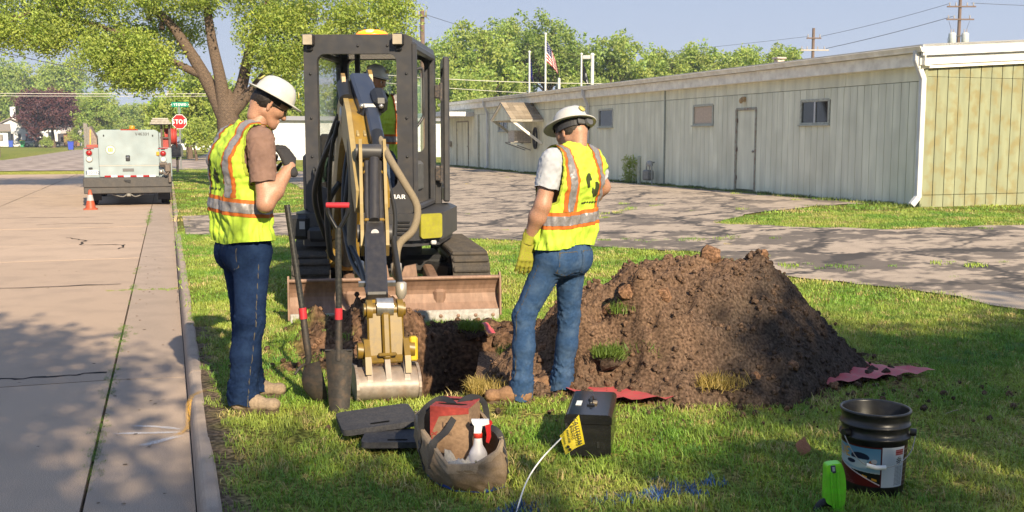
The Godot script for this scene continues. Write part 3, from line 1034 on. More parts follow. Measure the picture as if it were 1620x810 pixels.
var BARK: StandardMaterial3D

# blobs: [centre, radii, number of sprays]; the limbs run from the fork to the blobs
func tree(called: String, label: String, at: Vector3, turn: float, trunk: Array, tr: Array, blobs: Array, sprays: Array, lm: Material, size: float, group := "", tint := 0.22, limb := 0.35, mains := []) -> Node3D:
	var t := thing(called, label, "tree", at, turn, group)
	var b := MB.new()
	var fork: Vector3 = trunk[-1]
	b.tube(curve(trunk + [fork + Vector3(0, tr[-1] * 1.6, 0)], 14), tr_list(tr + [tr[-1] * 0.35], 15), 14)
	var r0: float = tr[-1]
	obj("trunk", b, BARK, t)
	var along := []
	for q in mains:
		b = MB.new()
		var line := curve(q[0], 16)
		b.tube(line, tr_list(q[1], 17), 12)
		obj("limb", b, BARK, t)
		along.append_array(line.slice(5))
	for i in blobs.size():
		if limb <= 0.0: break
		fork = trunk[-1]
		var c: Vector3 = blobs[i][0]
		var rr: Vector3 = blobs[i][1]
		var end := c + Vector3(rnd(-0.3, 0.3), rnd(-0.1, 0.4), rnd(-0.3, 0.3)) * rr
		for q in along:
			if q.distance_to(end) < fork.distance_to(end): fork = q
		var d := fork.distance_to(end)
		var mid := fork.lerp(end, 0.45) + Vector3(rnd(-0.06, 0.06), rnd(-0.02, 0.1), rnd(-0.06, 0.06)) * d
		b = MB.new()
		var rad := r0 * limb * rnd(0.8, 1.2)
		b.tube(curve([fork - Vector3(0, r0 * 1.3, 0), fork.lerp(mid, 0.3) + Vector3(0, d * 0.04, 0), mid, end], 12), tr_list([rad * 2.0, rad * 1.25, rad * 0.95, rad * 0.7, rad * 0.45, rad * 0.15], 13), 8)
		for k in 5:
			var s := mid.lerp(end, rnd(0.0, 0.9))
			var q := c + Vector3(rnd(-1, 1), rnd(-0.7, 0.9), rnd(-1, 1)) * rr * 0.75
			b.tube(curve([s, s.lerp(q, 0.5) + Vector3(0, rnd(0, 0.1) * d, 0), q], 5), tr_list([rad * 0.32, rad * 0.2, rad * 0.06], 6), 5)
		obj("limb", b, BARK, t)
	var per := []
	for m in sprays: per.append([[], []])
	for i in blobs.size():
		var c: Vector3 = blobs[i][0]
		var rr: Vector3 = blobs[i][1]
		var lump := []
		for k in 7: lump.append(Vector3(rng.randfn(), rng.randfn(), rng.randfn()).normalized() * rnd(0.45, 1.0))
		for k in int(blobs[i][2]):
			var d := Vector3(rng.randfn(), rng.randfn(), rng.randfn()).normalized() * pow(rng.randf(), 0.38)
			if rng.randf() < 0.78: d = lump[rng.randi() % 7] + Vector3(rng.randfn(), rng.randfn(), rng.randfn()) * 0.19
			var p := c + d * rr
			var s := size * rnd(0.7, 1.35)
			var w: Array = per[rng.randi() % sprays.size()]
			w[0].append(Transform3D(Basis(Vector3(rng.randfn(), rng.randfn(), rng.randfn()).normalized(), rnd(0, TAU)).scaled(Vector3.ONE * s), p))
			var v := 1.0 + rnd(-tint, tint)
			w[1].append(Color(v * rnd(0.92, 1.15), v, v * rnd(0.75, 1.1)))
	for i in sprays.size():
		if per[i][0].size(): scatter("crown", sprays[i], lm, per[i][0], per[i][1], t)
	return t


func tr_list(r: Array, n: int) -> Array:
	var o := []
	for i in n:
		var u := float(i) / (n - 1) * (r.size() - 1)
		var k := mini(int(u), r.size() - 2)
		o.append(lerpf(r[k], r[k + 1], u - k))
	return o


func autotree(called: String, label: String, q: Array, sprays: Array, lm: Material, n: int, subs: int, size: float, group: String, shape := "round"):
	# q: x, z, top, bottom of the crown, half its width (heights over the photographer's ground)
	var g := gh(q[0], q[1])
	var cy: float = (q[2] + q[3]) / 2 - g
	var hh: float = (q[2] - q[3]) / 2
	var hw: float = q[4]
	var blobs := []
	for k in subs:
		var d := Vector3(rng.randfn(), rng.randfn(), rng.randfn()).normalized() * rnd(0.35, 0.75)
		if k == 0: d = Vector3(0, 0.62, 0)
		if k == 1: d = Vector3(0.1, 0.1, 0)
		if k == 2: d = Vector3(-0.62, -0.25, 0.1)
		if k == 3: d = Vector3(0.62, -0.25, -0.1)
		if shape == "cone": d *= Vector3(0.5 - 0.35 * d.y, 1.1, 0.5 - 0.35 * d.y) / 0.5
		var s := rnd(0.34, 0.5)
		blobs.append([Vector3(d.x * hw, cy + d.y * hh, d.z * hw), Vector3(hw * s, hh * s, hw * s), float(n) / subs])
	var r := maxf(0.09, 0.028 * (q[2] - g))
	tree(called, label, Vector3(q[0], g, q[1]), 0.0, [Vector3(0, -0.2, 0), Vector3(rnd(-0.1, 0.1), (q[3] - g) * 0.6, 0), Vector3(rnd(-0.2, 0.2), maxf(cy - hh * 0.7, 0.4), 0)], [r * 1.4, r, r * 0.8], blobs, sprays, lm, size, group)


func build_trees():
	BARK = dirty(M(Color(0.16, 0.115, 0.085), 0.95, "soil", 1.6, 0.0, 1.5, Vector3(2.2, 0.5, 2.2)), Color(0.07, 0.055, 0.045), "fine", 0.8, 0.5)
	var fine := [clump(46, 0.078, 0.04, 0.30, 1), clump(46, 0.075, 0.038, 0.33, 2), clump(34, 0.082, 0.04, 0.36, 3)]
	var far := [clump(34, 0.34, 0.19, 0.62, 4), clump(34, 0.32, 0.18, 0.66, 5)]
	var g1 := leaf_mat(Color(0.36, 0.455, 0.095))
	var g2 := leaf_mat(Color(0.34, 0.44, 0.12))
	var g3 := leaf_mat(Color(0.36, 0.46, 0.12))
	var g4 := leaf_mat(Color(0.27, 0.37, 0.10))
	var g5 := leaf_mat(Color(0.095, 0.036, 0.04))
	g5.backlight = Color(0.3, 0.1, 0.1)
	# the big tree on the verge
	var p := site(-9.09, 0.0, 33.0)
	p.y = gh(p.x, p.z)
	var bl := [[Vector3(-6.3, 5.5, 0), Vector3(1.9, 1.0, 1.8), 218], [Vector3(-4.3, 5.5, 0.6), Vector3(1.6, 1.0, 1.6), 184], [Vector3(-2.25, 4.0, 0.8), Vector3(0.95, 0.75, 0.9), 105], [Vector3(-3.4, 4.75, -0.2), Vector3(1.1, 0.6, 1.0), 105], [Vector3(-1.4, 6.0, 0.6), Vector3(1.2, 0.7, 1.2), 138], [Vector3(0.5, 6.1, 0.8), Vector3(1.2, 0.7, 1.1), 138],
		[Vector3(1.7, 4.75, 0.5), Vector3(1.1, 0.75, 1.1), 142], [Vector3(2.6, 4.5, 0.8), Vector3(1.1, 0.9, 1.1), 151], [Vector3(3.6, 5.0, 0.2), Vector3(1.3, 1.0, 1.1), 190], [Vector3(4.9, 5.2, 0), Vector3(1.3, 1.0, 1.1), 190], [Vector3(2.3, 3.9, 1.0), Vector3(0.6, 0.5, 0.6), 46], [Vector3(-1.9, 5.0, -1.2), Vector3(1.2, 0.6, 1.0), 82],
		[Vector3(-4.5, 7.2, 0), Vector3(2.6, 1.5, 2.6), 345], [Vector3(-1.0, 8.4, 0), Vector3(3.0, 2.0, 3.0), 390], [Vector3(2.8, 7.2, 0), Vector3(2.6, 1.6, 2.6), 322], [Vector3(0.0, 6.8, -3.0), Vector3(2.8, 1.5, 1.8), 252], [Vector3(-7.4, 5.0, 0.4), Vector3(1.1, 0.6, 1.1), 82], [Vector3(-5.6, 4.6, 0.3), Vector3(0.9, 0.35, 0.8), 50]]
	for q in [[-3.0, 4.2, 1.0, 1.0, 0.6, 110], [-4.7, 4.7, 0.9, 1.1, 0.6, 120], [-2.3, 3.6, 0.9, 0.6, 0.5, 60], [2.0, 4.0, 1.2, 0.7, 0.5, 70], [-1.9, 3.5, 0.6, 0.7, 0.5, 90], [-2.9, 3.7, 0.4, 0.6, 0.45, 60], [3.3, 4.3, 0.8, 0.9, 0.6, 90], [-6.6, 4.75, 0.8, 0.9, 0.5, 80]]: bl.append([Vector3(q[0], q[1], q[2]), Vector3(q[3], q[4], q[3]), q[5]])
	tree("verge_tree", "large spreading tree with thick forked trunk on the verge behind the left worker", p, -YAW, [Vector3(0.25, -0.2, 0), Vector3(0.22, 1.2, 0), Vector3(0.15, 2.6, 0)], [0.48, 0.35, 0.335], bl, fine, g1, 1.2, "", 0.34, 0.13, [[[Vector3(0.1, 2.2, 0), Vector3(-0.35, 3.2, 0), Vector3(-1.0, 4.4, 0.1), Vector3(-1.8, 5.4, 0), Vector3(-3.4, 6.4, 0)], [0.27, 0.22, 0.17, 0.12, 0.06]], [[Vector3(0.12, 2.2, 0.05), Vector3(0.02, 3.4, 0.15), Vector3(-0.25, 4.8, 0.1), Vector3(-0.5, 7.0, 0)], [0.25, 0.19, 0.15, 0.07]], [[Vector3(0.2, 2.2, 0), Vector3(0.6, 3.2, -0.1), Vector3(0.95, 4.4, 0), Vector3(1.7, 6.2, 0)], [0.25, 0.19, 0.15, 0.07]], [[Vector3(0.25, 2.3, 0), Vector3(1.0, 3.1, 0.1), Vector3(1.9, 4.0, 0.2), Vector3(3.4, 5.0, 0.2), Vector3(4.8, 5.4, 0)], [0.2, 0.16, 0.12, 0.08, 0.04]], [[Vector3(-0.5, 3.5, 0), Vector3(-1.7, 4.1, 0.3), Vector3(-3.2, 4.9, 0.4), Vector3(-5.4, 5.4, 0.3)], [0.13, 0.11, 0.08, 0.04]]])
	# the row behind the long building
	var row := [[19.9, -88.2, 10.19, 3.27, 4.09], [26.1, -91.4, 12.05, 4.21, 4.32], [30.7, -95.2, 12.90, 4.95, 3.03], [33.7, -92.1, 12.79, 5.75, 3.56], [37.8, -87.6, 10.55, 5.63, 3.45], [44.7, -90.6, 10.44, 6.43, 2.30], [47.8, -89.5, 10.56, 6.73, 2.79], [51.5, -88.3, 10.27, 7.03, 2.55], [56.7, -88.7, 10.44, 7.74, 2.23]]
	var said := ["broad leafy tree behind the excavator cab's open door", "tall leafy tree left of the flagpoles", "tall tree with gaps in its crown behind the left flagpole", "tallest leafy tree right behind the striped flag", "rounded leafy tree behind the black flag", "narrow leafy tree at the start of the tree row over the long roof", "leafy tree, second of the row over the long roof", "leafy tree left of the little roof vent in the row", "last leafy tree of the row, beside the distant power pole"]
	for i in row.size():
		row[i][3] -= 1.5
		row[i][4] *= 1.22
		autotree("leafy_tree", said[i], row[i], far, [g2, g3, g2, g4, g2, g3, g3, g3, g3][i], 560 if i < 5 else 340, 17, [0.95, 0.95, 0.8, 0.85, 0.9, 0.8, 0.8, 0.8, 0.75][i], "trees behind the long building")
	autotree("leafy_tree", "low pale tree in front of the row, just over the roof's far end", [21.8, -77.1, 6.17, 2.6, 3.2], far, g3, 240, 10, 0.7, "trees behind the long building")
	autotree("leafy_tree", "dark green tree seen through the excavator cab windows", [15.1, -81.4, 9.32, 1.0, 4.6], far, g4, 460, 16, 0.85, "trees behind the long building")
	# across the crossing
	var lft := [[-28.7, -209.4, 15.9, 1.55, 9.0, g3, 700, 20, 1.6, "very large pale green tree at the left behind the white house"], [-19.4, -216.9, 16.0, 2.39, 10.2, g3, 700, 20, 1.6, "very large green tree behind the dark purple one"], [-9.2, -160.9, 8.9, 2.0, 2.7, g2, 360, 14, 0.9, "compact upright green tree behind the left side of the utility truck"], [-7.3, -212.9, 8.35, 1.9, 3.9, g3, 220, 10, 1.2, "thin pale tree far behind the truck roof"], [-2.7, -190.4, 8.0, 1.3, 3.7, g2, 300, 12, 1.1, "rounded tree far behind the truck's amber beacon"], [1.6, -81.6, 6.6, 1.41, 2.84, g1, 360, 14, 0.75, "bright green tree behind the stop sign"], [4.1, -91.3, 6.6, 0.86, 3.3, g2, 400, 14, 0.85, "bushy green tree behind the big verge tree trunk"], [8.1, -81.6, 6.64, 1.3, 3.15, g1, 360, 14, 0.75, "light green tree between the left worker's hard hat and the cab"]]
	for q in lft: autotree("far_tree", q[9], q.slice(0, 5), far, q[5], q[6], q[7], q[8], "trees beyond the crossing")
	autotree("purple_tree", "dark purple leaved tree on the lawn by the white house", [-16.4, -173.8, 9.2, 2.3, 5.2], far, g5, 760, 20, 1.1, "")
	for q in [[-10.5, -159.2, 4.6, 0.7, 1.97, g3, "pale bush on the lawn left of the truck"], [-17.1, -169.9, 2.0, 0.5, 0.95, g3, "small round bush at the foot of the purple tree"], [1.9, -75.2, 3.0, 0.9, 1.1, g1, "low bush behind the white cars near the stop sign"], [-12.6, -165.0, 3.4, 0.6, 1.4, g3, "low pale bush between the purple tree and the truck"]]:
		autotree("bush", q[6], q.slice(0, 5), far, q[5], 60, 7, 0.55, "")
	# the row that closes the view far behind, and the tree over the photographer whose shade lies in front
	for i in 9:
		var x := -70.0 + i * 26.0 + rnd(-5, 5)
		if x > -45.0 and x < 40.0: autotree("distant_tree", ["hazy tree far off, left of the white house", "hazy tree far off, over the white house roof", "hazy tree far off behind the truck", "hazy tree far off, right of the stop sign", "hazy tree far off behind the cab"][clampi(i - 1, 0, 4)], [x, -285.0 + rnd(-15, 15), 11.0, 1.0, 11.0], far, g3, 300, 14, 2.2, "trees closing the view")
	build_shade(fine, g1)


func build_shade(fine: Array, lm: Material):
	# crown over and behind the camera; gaps where the photograph shows sunlit ground
	var c := Vector3(0.165, 0, 1.74)
	var blobs := []
	var r := RandomNumberGenerator.new()
	r.seed = 5
	var sunny := [Vector3(1.9, -6.2, 0.9), Vector3(1.2, -6.2, 0.55), Vector3(0.9, -7.6, 1.0), Vector3(2.7, -6.9, 0.8), Vector3(-0.75, -5.75, 0.25), Vector3(2.2, -4.85, 0.25), Vector3(2.65, -4.55, 0.22), Vector3(1.94, -5.4, 0.2), Vector3(0.9, -5.0, 0.15), Vector3(3.4, -4.3, 0.2)]
	for ix in 22:
		for iz in 14:
			var gx := -10.0 + ix * 1.0 + r.randf_range(-0.35, 0.35)
			var front := lerpf(-9.9, -6.0, smoothstep(-1.5, -0.4, gx))
			if gx > 3.4: front = -6.9 + (gx - 3.4) * 0.12
			var gz := front + 1.0 + iz * 1.15 + r.randf_range(-0.3, 0.3)
			if gz > 4.5 or r.randf() < (0.0 if gx < 0.2 else 0.17): continue
			var y := r.randf_range(5.0, 8.5)
			var ok := true
			for s in sunny:
				if Vector2(gx - s.x, gz - s.y).length() < s.z + 0.7: ok = false
			if not ok: continue
			blobs.append([Vector3(gx, 0, gz) + c * y + Vector3(0, y, 0) - Vector3(2.5, 0, 9.0), Vector3(0.95, 0.6, 0.95), 46])
	rng.seed = 99
	tree("shade_tree", "broad tree overhead behind the photographer, casting the dappled shade in front", Vector3(2.5, 0, 9.0), 0.0, [Vector3(0, -0.2, 0), Vector3(0.05, 1.5, 0), Vector3(0.1, 3.4, 0.2)], [0.45, 0.36, 0.33], blobs, fine, lm, 1.9, "", 0.2, 0.16)


# ------------------------------------------------------------------ houses, bins and cars far off
func window_in(parent: Node, c: Vector3, w: float, h: float, rot := Basis.IDENTITY):
	var b := MB.new()
	b.xf = Transform3D(rot, c)
	for s in [-1.0, 1.0]:
		b.box(Vector3(s * w / 2, 0, 0.02), Vector3(0.1, h + 0.1, 0.06))
		b.box(Vector3(0, s * h / 2, 0.02), Vector3(w + 0.1, 0.1, 0.06))
	var f := obj("window", b, M(Color(0.75, 0.75, 0.74), 0.5, ""), parent)
	b = MB.new()
	b.xf = Transform3D(rot, c)
	b.box(Vector3(0, 0, 0.0), Vector3(w, h, 0.03))
	obj("pane", b, M(Color(0.035, 0.04, 0.05), 0.08, ""), f)


func wall_rows(parent: Node, c: Vector3, size: Vector3, m: Material):
	var b := MB.new()
	b.box(c, size)
	obj("wall", b, m, parent)


func roof_on(parent: Node, c: Vector3, w: float, d: float, h: float, m: Material, along_x: bool):
	var b := MB.new()
	var t := Transform3D(Basis(Vector3(0, 0, 1), Vector3.UP, Vector3(-1, 0, 0)), c) if along_x else Transform3D(Basis.IDENTITY, c)
	var half := (d if along_x else w) / 2 + 0.4
	var len := (w if along_x else d) / 2 + 0.4
	b.prism(PackedVector2Array([Vector2(-half, -0.1), Vector2(0, h), Vector2(half, -0.1), Vector2(half, 0.1), Vector2(0, h + 0.2), Vector2(-half, 0.1)]), -len, len, t)
	obj("roof", b, m, parent)
	b = MB.new()
	b.prism(PackedVector2Array([Vector2(-half + 0.4, 0), Vector2(0, h - 0.05), Vector2(half - 0.4, 0)]), -len + 0.42, len - 0.42, t)
	obj("gable", b, M(Color(0.72, 0.73, 0.73), 0.7, "smooth", 0.3), parent)


func build_far():
	var white := M(Color(0.74, 0.75, 0.76), 0.7, "smooth", 0.3)
	var grey := M(Color(0.25, 0.22, 0.20), 0.95, "speck", 1.0)
	var dark := M(Color(0.075, 0.07, 0.075), 0.95, "speck", 1.0)
	var h := thing("white_house", "white house with front gable and white chimney left of the purple tree", "house", Vector3(-23.6, 0.6, -184.0), 0.12)
	wall_rows(h, Vector3(0, 1.3, 0), Vector3(6.2, 2.6, 7.0), white)
	roof_on(h, Vector3(0, 2.6, 0), 6.2, 7.0, 1.7, grey, false)
	wall_rows(h, Vector3(-2.2, 1.2, 4.6), Vector3(3.6, 2.4, 2.6), white)
	roof_on(h, Vector3(-2.2, 2.4, 4.4), 3.6, 3.0, 0.9, grey, true)
	for x in [0.2, 1.2, 2.3]: window_in(h, Vector3(x, 1.4, 3.53), 0.5, 1.3)
	window_in(h, Vector3(-2.6, 1.3, 5.93), 0.8, 1.1)
	var b := MB.new()
	b.box(Vector3(0.4, 4.6, -2.0), Vector3(0.8, 3.4, 0.8), 0.02)
	obj("chimney", b, white, h)
	h = thing("white_house", "white house with dark roof partly behind the purple tree", "house", Vector3(-18.4, 0.6, -196.0), 0.1)
	wall_rows(h, Vector3(0, 1.5, 0), Vector3(8.5, 3.0, 6.5), white)
	roof_on(h, Vector3(0, 3.0, 0), 8.5, 6.5, 1.9, dark, true)
	for x in [-2.6, -0.6, 2.4]: window_in(h, Vector3(x, 1.7, 3.27), 0.8, 1.4)
	b = MB.new()
	b.box(Vector3(1.0, 1.05, 3.28), Vector3(1.0, 2.1, 0.06))
	obj("door", b, dark, h)
	h = thing("brown_shed", "small brown shed right of the purple tree trunk", "shed", Vector3(-15.2, 0.6, -190.0), 0.1)
	wall_rows(h, Vector3(0, 1.1, 0), Vector3(2.4, 2.2, 2.4), M(Color(0.28, 0.15, 0.10), 0.9))
	roof_on(h, Vector3(0, 2.2, 0), 2.4, 2.4, 0.7, M(Color(0.45, 0.4, 0.38), 0.9, "speck", 1.0), true)
	b = MB.new()
	b.box(Vector3(0.2, 0.9, 1.21), Vector3(0.8, 1.7, 0.05))
	obj("door", b, M(Color(0.16, 0.09, 0.06), 0.9), h)
	var bin0: Node3D
	for q in [["blue wheeled bin on the lawn in front of the white house", Vector3(-22.9, 0.48, -178.0), Color(0.02, 0.07, 0.42), Color(0.02, 0.05, 0.3)], ["green wheeled bin with a yellow lid beside the silver cars", Vector3(-21.2, 0.48, -177.5), Color(0.03, 0.30, 0.10), Color(0.6, 0.5, 0.05)], ["blue wheeled bin at the street edge left of the truck", Vector3(-11.3, 0.36, -140.0), Color(0.015, 0.05, 0.45), Color(0.01, 0.04, 0.3)]]:
		var t := thing("wheeled_bin", q[0], "bin", q[1], 0.0, "wheeled bins by the street")
		b = MB.new()
		b.prism(PackedVector2Array([Vector2(-0.26, 0.05), Vector2(0.26, 0.05), Vector2(0.34, 1.0), Vector2(-0.34, 1.0)]), -0.32, 0.32)
		obj("body", b, M(q[2], 0.5, ""), t)
		b = MB.new()
		b.box(Vector3(0, 1.05, 0), Vector3(0.76, 0.08, 0.78), 0.03)
		obj("lid", b, M(q[3], 0.5, ""), t)
		for s in [-1.0, 1.0]:
			b = MB.new()
			b.cyl(Vector3(s * 0.27, 0.13, -0.3), Vector3(s * 0.33, 0.13, -0.3), 0.13)
			obj("wheel", b, M(Color(0.03, 0.03, 0.03), 0.8, ""), t)
	car("silver parked car, half hidden, in front of the white house", Vector3(-19.6, 0.5, -181.0), 0.05, Color(0.45, 0.47, 0.5))
	car("dark grey parked car at the foot of the purple tree", Vector3(-17.6, 0.48, -176.0), 0.4, Color(0.16, 0.16, 0.18))
	car("white parked car behind the stop sign post", Vector3(2.5, 0.28, -113.0), 0.1, Color(0.82, 0.83, 0.84))
	car("white parked car further right, behind the left worker's shoulder", Vector3(6.9, 0.30, -116.0), 0.15, Color(0.78, 0.79, 0.8))
	# stop sign with a street name blade
	var s := thing("stop_sign", "red octagonal stop sign with a green street name blade at the crossing", "stop sign", Vector3(0.62, 0.12, -54.4), -YAW * 0.9)
	b = MB.new()
	b.box(Vector3(0, 1.55, 0), Vector3(0.07, 3.1, 0.05), 0.006)
	obj("post", b, M(Color(0.3, 0.31, 0.3), 0.5, "fine", 1.0, 0.6), s)
	var oct := PackedVector2Array()
	for k in 8: oct.append(Vector2(cos(TAU * (k + 0.5) / 8), sin(TAU * (k + 0.5) / 8)))
	for q in [["sign_border", 0.385, 0.035, Color(0.75, 0.76, 0.76)], ["sign_face", 0.355, 0.04, Color(0.50, 0.02, 0.02)]]:
		b = MB.new()
		var pl := PackedVector2Array()
		for v in oct: pl.append(v * q[1] + Vector2(0, 2.34))
		b.prism(pl, 0.028, q[2])
		obj(q[0], b, M(q[3], 0.35, ""), s)
	letters("lettering", "STOP", 0.22, M(Color(0.85, 0.85, 0.85), 0.4, ""), s, Vector3(0, 2.34, 0.042))
	b = MB.new()
	b.box(Vector3(0.05, 3.18, 0), Vector3(0.84, 0.25, 0.02), 0.004)
	obj("street_blade", b, M(Color(0.0, 0.22, 0.12), 0.4, ""), s)
	letters("blade_lettering", "< YEOWD >", 0.13, M(Color(0.8, 0.85, 0.82), 0.4, ""), s, Vector3(0.05, 3.18, 0.012))
	b = MB.new()
	b.box(Vector3(0.0, 2.9, 0), Vector3(0.18, 0.26, 0.02), 0.004)
	obj("back_blade", b, M(Color(0.12, 0.25, 0.13), 0.4, ""), s)
	s = thing("mailbox", "black box on a post between the truck and the stop sign", "mailbox", Vector3(0.42, 0.1, -50.5), -YAW * 0.6)
	b = MB.new()
	b.box(Vector3(0, 0.4, 0), Vector3(0.1, 0.8, 0.1))
	obj("post", b, M(Color(0.12, 0.1, 0.08), 0.8), s)
	b = MB.new()
	var mp := PackedVector2Array([Vector2(-0.22, 0.7), Vector2(0.22, 0.7), Vector2(0.22, 1.08)])
	for k in 9: mp.append(Vector2(0.22 * cos(PI * k / 8), 1.1 + 0.2 * sin(PI * k / 8)))
	b.prism(mp, -0.3, 0.3)
	obj("body", b, M(Color(0.02, 0.022, 0.028), 0.35, ""), s)
	b = MB.new()
	b.box(Vector3(0, 0.92, 0.31), Vector3(0.3, 0.3, 0.02), 0.01)
	obj("door", b, M(Color(0.03, 0.03, 0.035), 0.3, ""), s)
	s = thing("lawn_post", "weathered wooden post with a box at the left edge of the photo", "post", Vector3(-12.95, 0.15, -93.7))
	b = MB.new()
	b.box(Vector3(0, 0.9, 0), Vector3(0.16, 1.8, 0.16), 0.02)
	obj("post", b, M(Color(0.2, 0.15, 0.12), 0.9), s)
	b = MB.new()
	b.box(Vector3(0.1, 1.6, 0.05), Vector3(0.4, 0.55, 0.5), 0.04)
	obj("box", b, M(Color(0.28, 0.25, 0.22), 0.8), s)


func car(label: String, at: Vector3, turn: float, c: Color):
	var t := thing("parked_car", label, "car", at, turn, "cars parked by the houses")
	var m := M(c, 0.25, "")
	var b := MB.new()
	b.prism(PackedVector2Array([Vector2(-2.2, 0.3), Vector2(2.2, 0.3), Vector2(2.25, 0.7), Vector2(2.0, 0.85), Vector2(1.1, 0.92), Vector2(-1.9, 0.95), Vector2(-2.25, 0.8)]), -0.85, 0.85, Transform3D.IDENTITY)
	obj("body", b, m, t)
	b = MB.new()
	b.prism(PackedVector2Array([Vector2(-1.8, 0.93), Vector2(1.05, 0.9), Vector2(0.4, 1.38), Vector2(-1.1, 1.42)]), -0.72, 0.72)
	obj("cabin", b, M(Color(0.03, 0.035, 0.04), 0.08, ""), t)
	b = MB.new()
	b.prism(PackedVector2Array([Vector2(-1.2, 1.40), Vector2(0.45, 1.36), Vector2(0.4, 1.43), Vector2(-1.1, 1.47)]), -0.74, 0.74)
	for s in [-0.72, 0.72]: b.bar(Vector3(-0.35, 0.92, s), Vector3(-0.4, 1.4, s), 0.08, 0.05)
	obj("roof", b, m, t)
	for x in [-1.35, 1.35]:
		for s in [-1.0, 1.0]:
			b = MB.new()
			b.cyl(Vector3(x, 0.32, s * 0.7), Vector3(x, 0.32, s * 0.88), 0.32, -1, 16)
			var w := obj("wheel", b, M(Color(0.025, 0.025, 0.025), 0.8, ""), t)
			b = MB.new()
			b.cyl(Vector3(x, 0.32, s * 0.86), Vector3(x, 0.32, s * 0.89), 0.19, -1, 12)
			obj("rim", b, M(Color(0.5, 0.5, 0.5), 0.3, "", 1.0, 0.7), w)
	for s in [-0.6, 0.6]:
		b = MB.new()
		b.box(Vector3(2.2, 0.72, s), Vector3(0.08, 0.12, 0.3), 0.02)
		obj("headlight", b, M(Color(0.7, 0.7, 0.7), 0.15, ""), t)


# ------------------------------------------------------------------ poles, wires and flags
func wire(label: String, a: Vector3, c: Vector3, sag: float, r := 0.018, m: Material = null):
	var pts := []
	for i in 17:
		var u := i / 16.0
		pts.append(a.lerp(c, u) - Vector3(0, 4.0 * sag * u * (1.0 - u), 0))
	var b := MB.new()
	b.tube(pts, r, 5)
	tag(obj("overhead_wire", b, m if m else M(Color(0.05, 0.05, 0.055), 0.6, "")), label, "wire", "overhead wires")


func power_pole(label: String, at: Vector3, h: float, arms: Array, turn: float) -> Node3D:
	var t := thing("utility_pole", label, "utility pole", at, turn)
	var wood := M(Color(0.19, 0.135, 0.105), 0.95, "fine", 1.0, 0.0, 0.4, Vector3(3, 0.3, 3))
	var b := MB.new()
	b.cyl(Vector3(0, -0.3, 0), Vector3(0, h, 0), 0.17, 0.12, 12)
	obj("pole", b, wood, t)
	for a in arms:
		b = MB.new()
		b.box(Vector3(a[1], a[0], 0.16), Vector3(a[2], 0.11, 0.1), 0.01)
		obj("crossarm", b, wood if a.size() < 5 else M(Color(0.5, 0.45, 0.4), 0.8), t)
		for x in a[3]:
			b = MB.new()
			b.lathe([Vector2(0, 0.28), Vector2(0.05, 0.26), Vector2(0.03, 0.2), Vector2(0.06, 0.17), Vector2(0.03, 0.12), Vector2(0.06, 0.09), Vector2(0.03, 0.0), Vector2(0, 0)], 8, Vector3(x, a[0] + 0.05, 0.16))
			obj("insulator", b, M(Color(0.30, 0.26, 0.23), 0.3, ""), t)
	return t


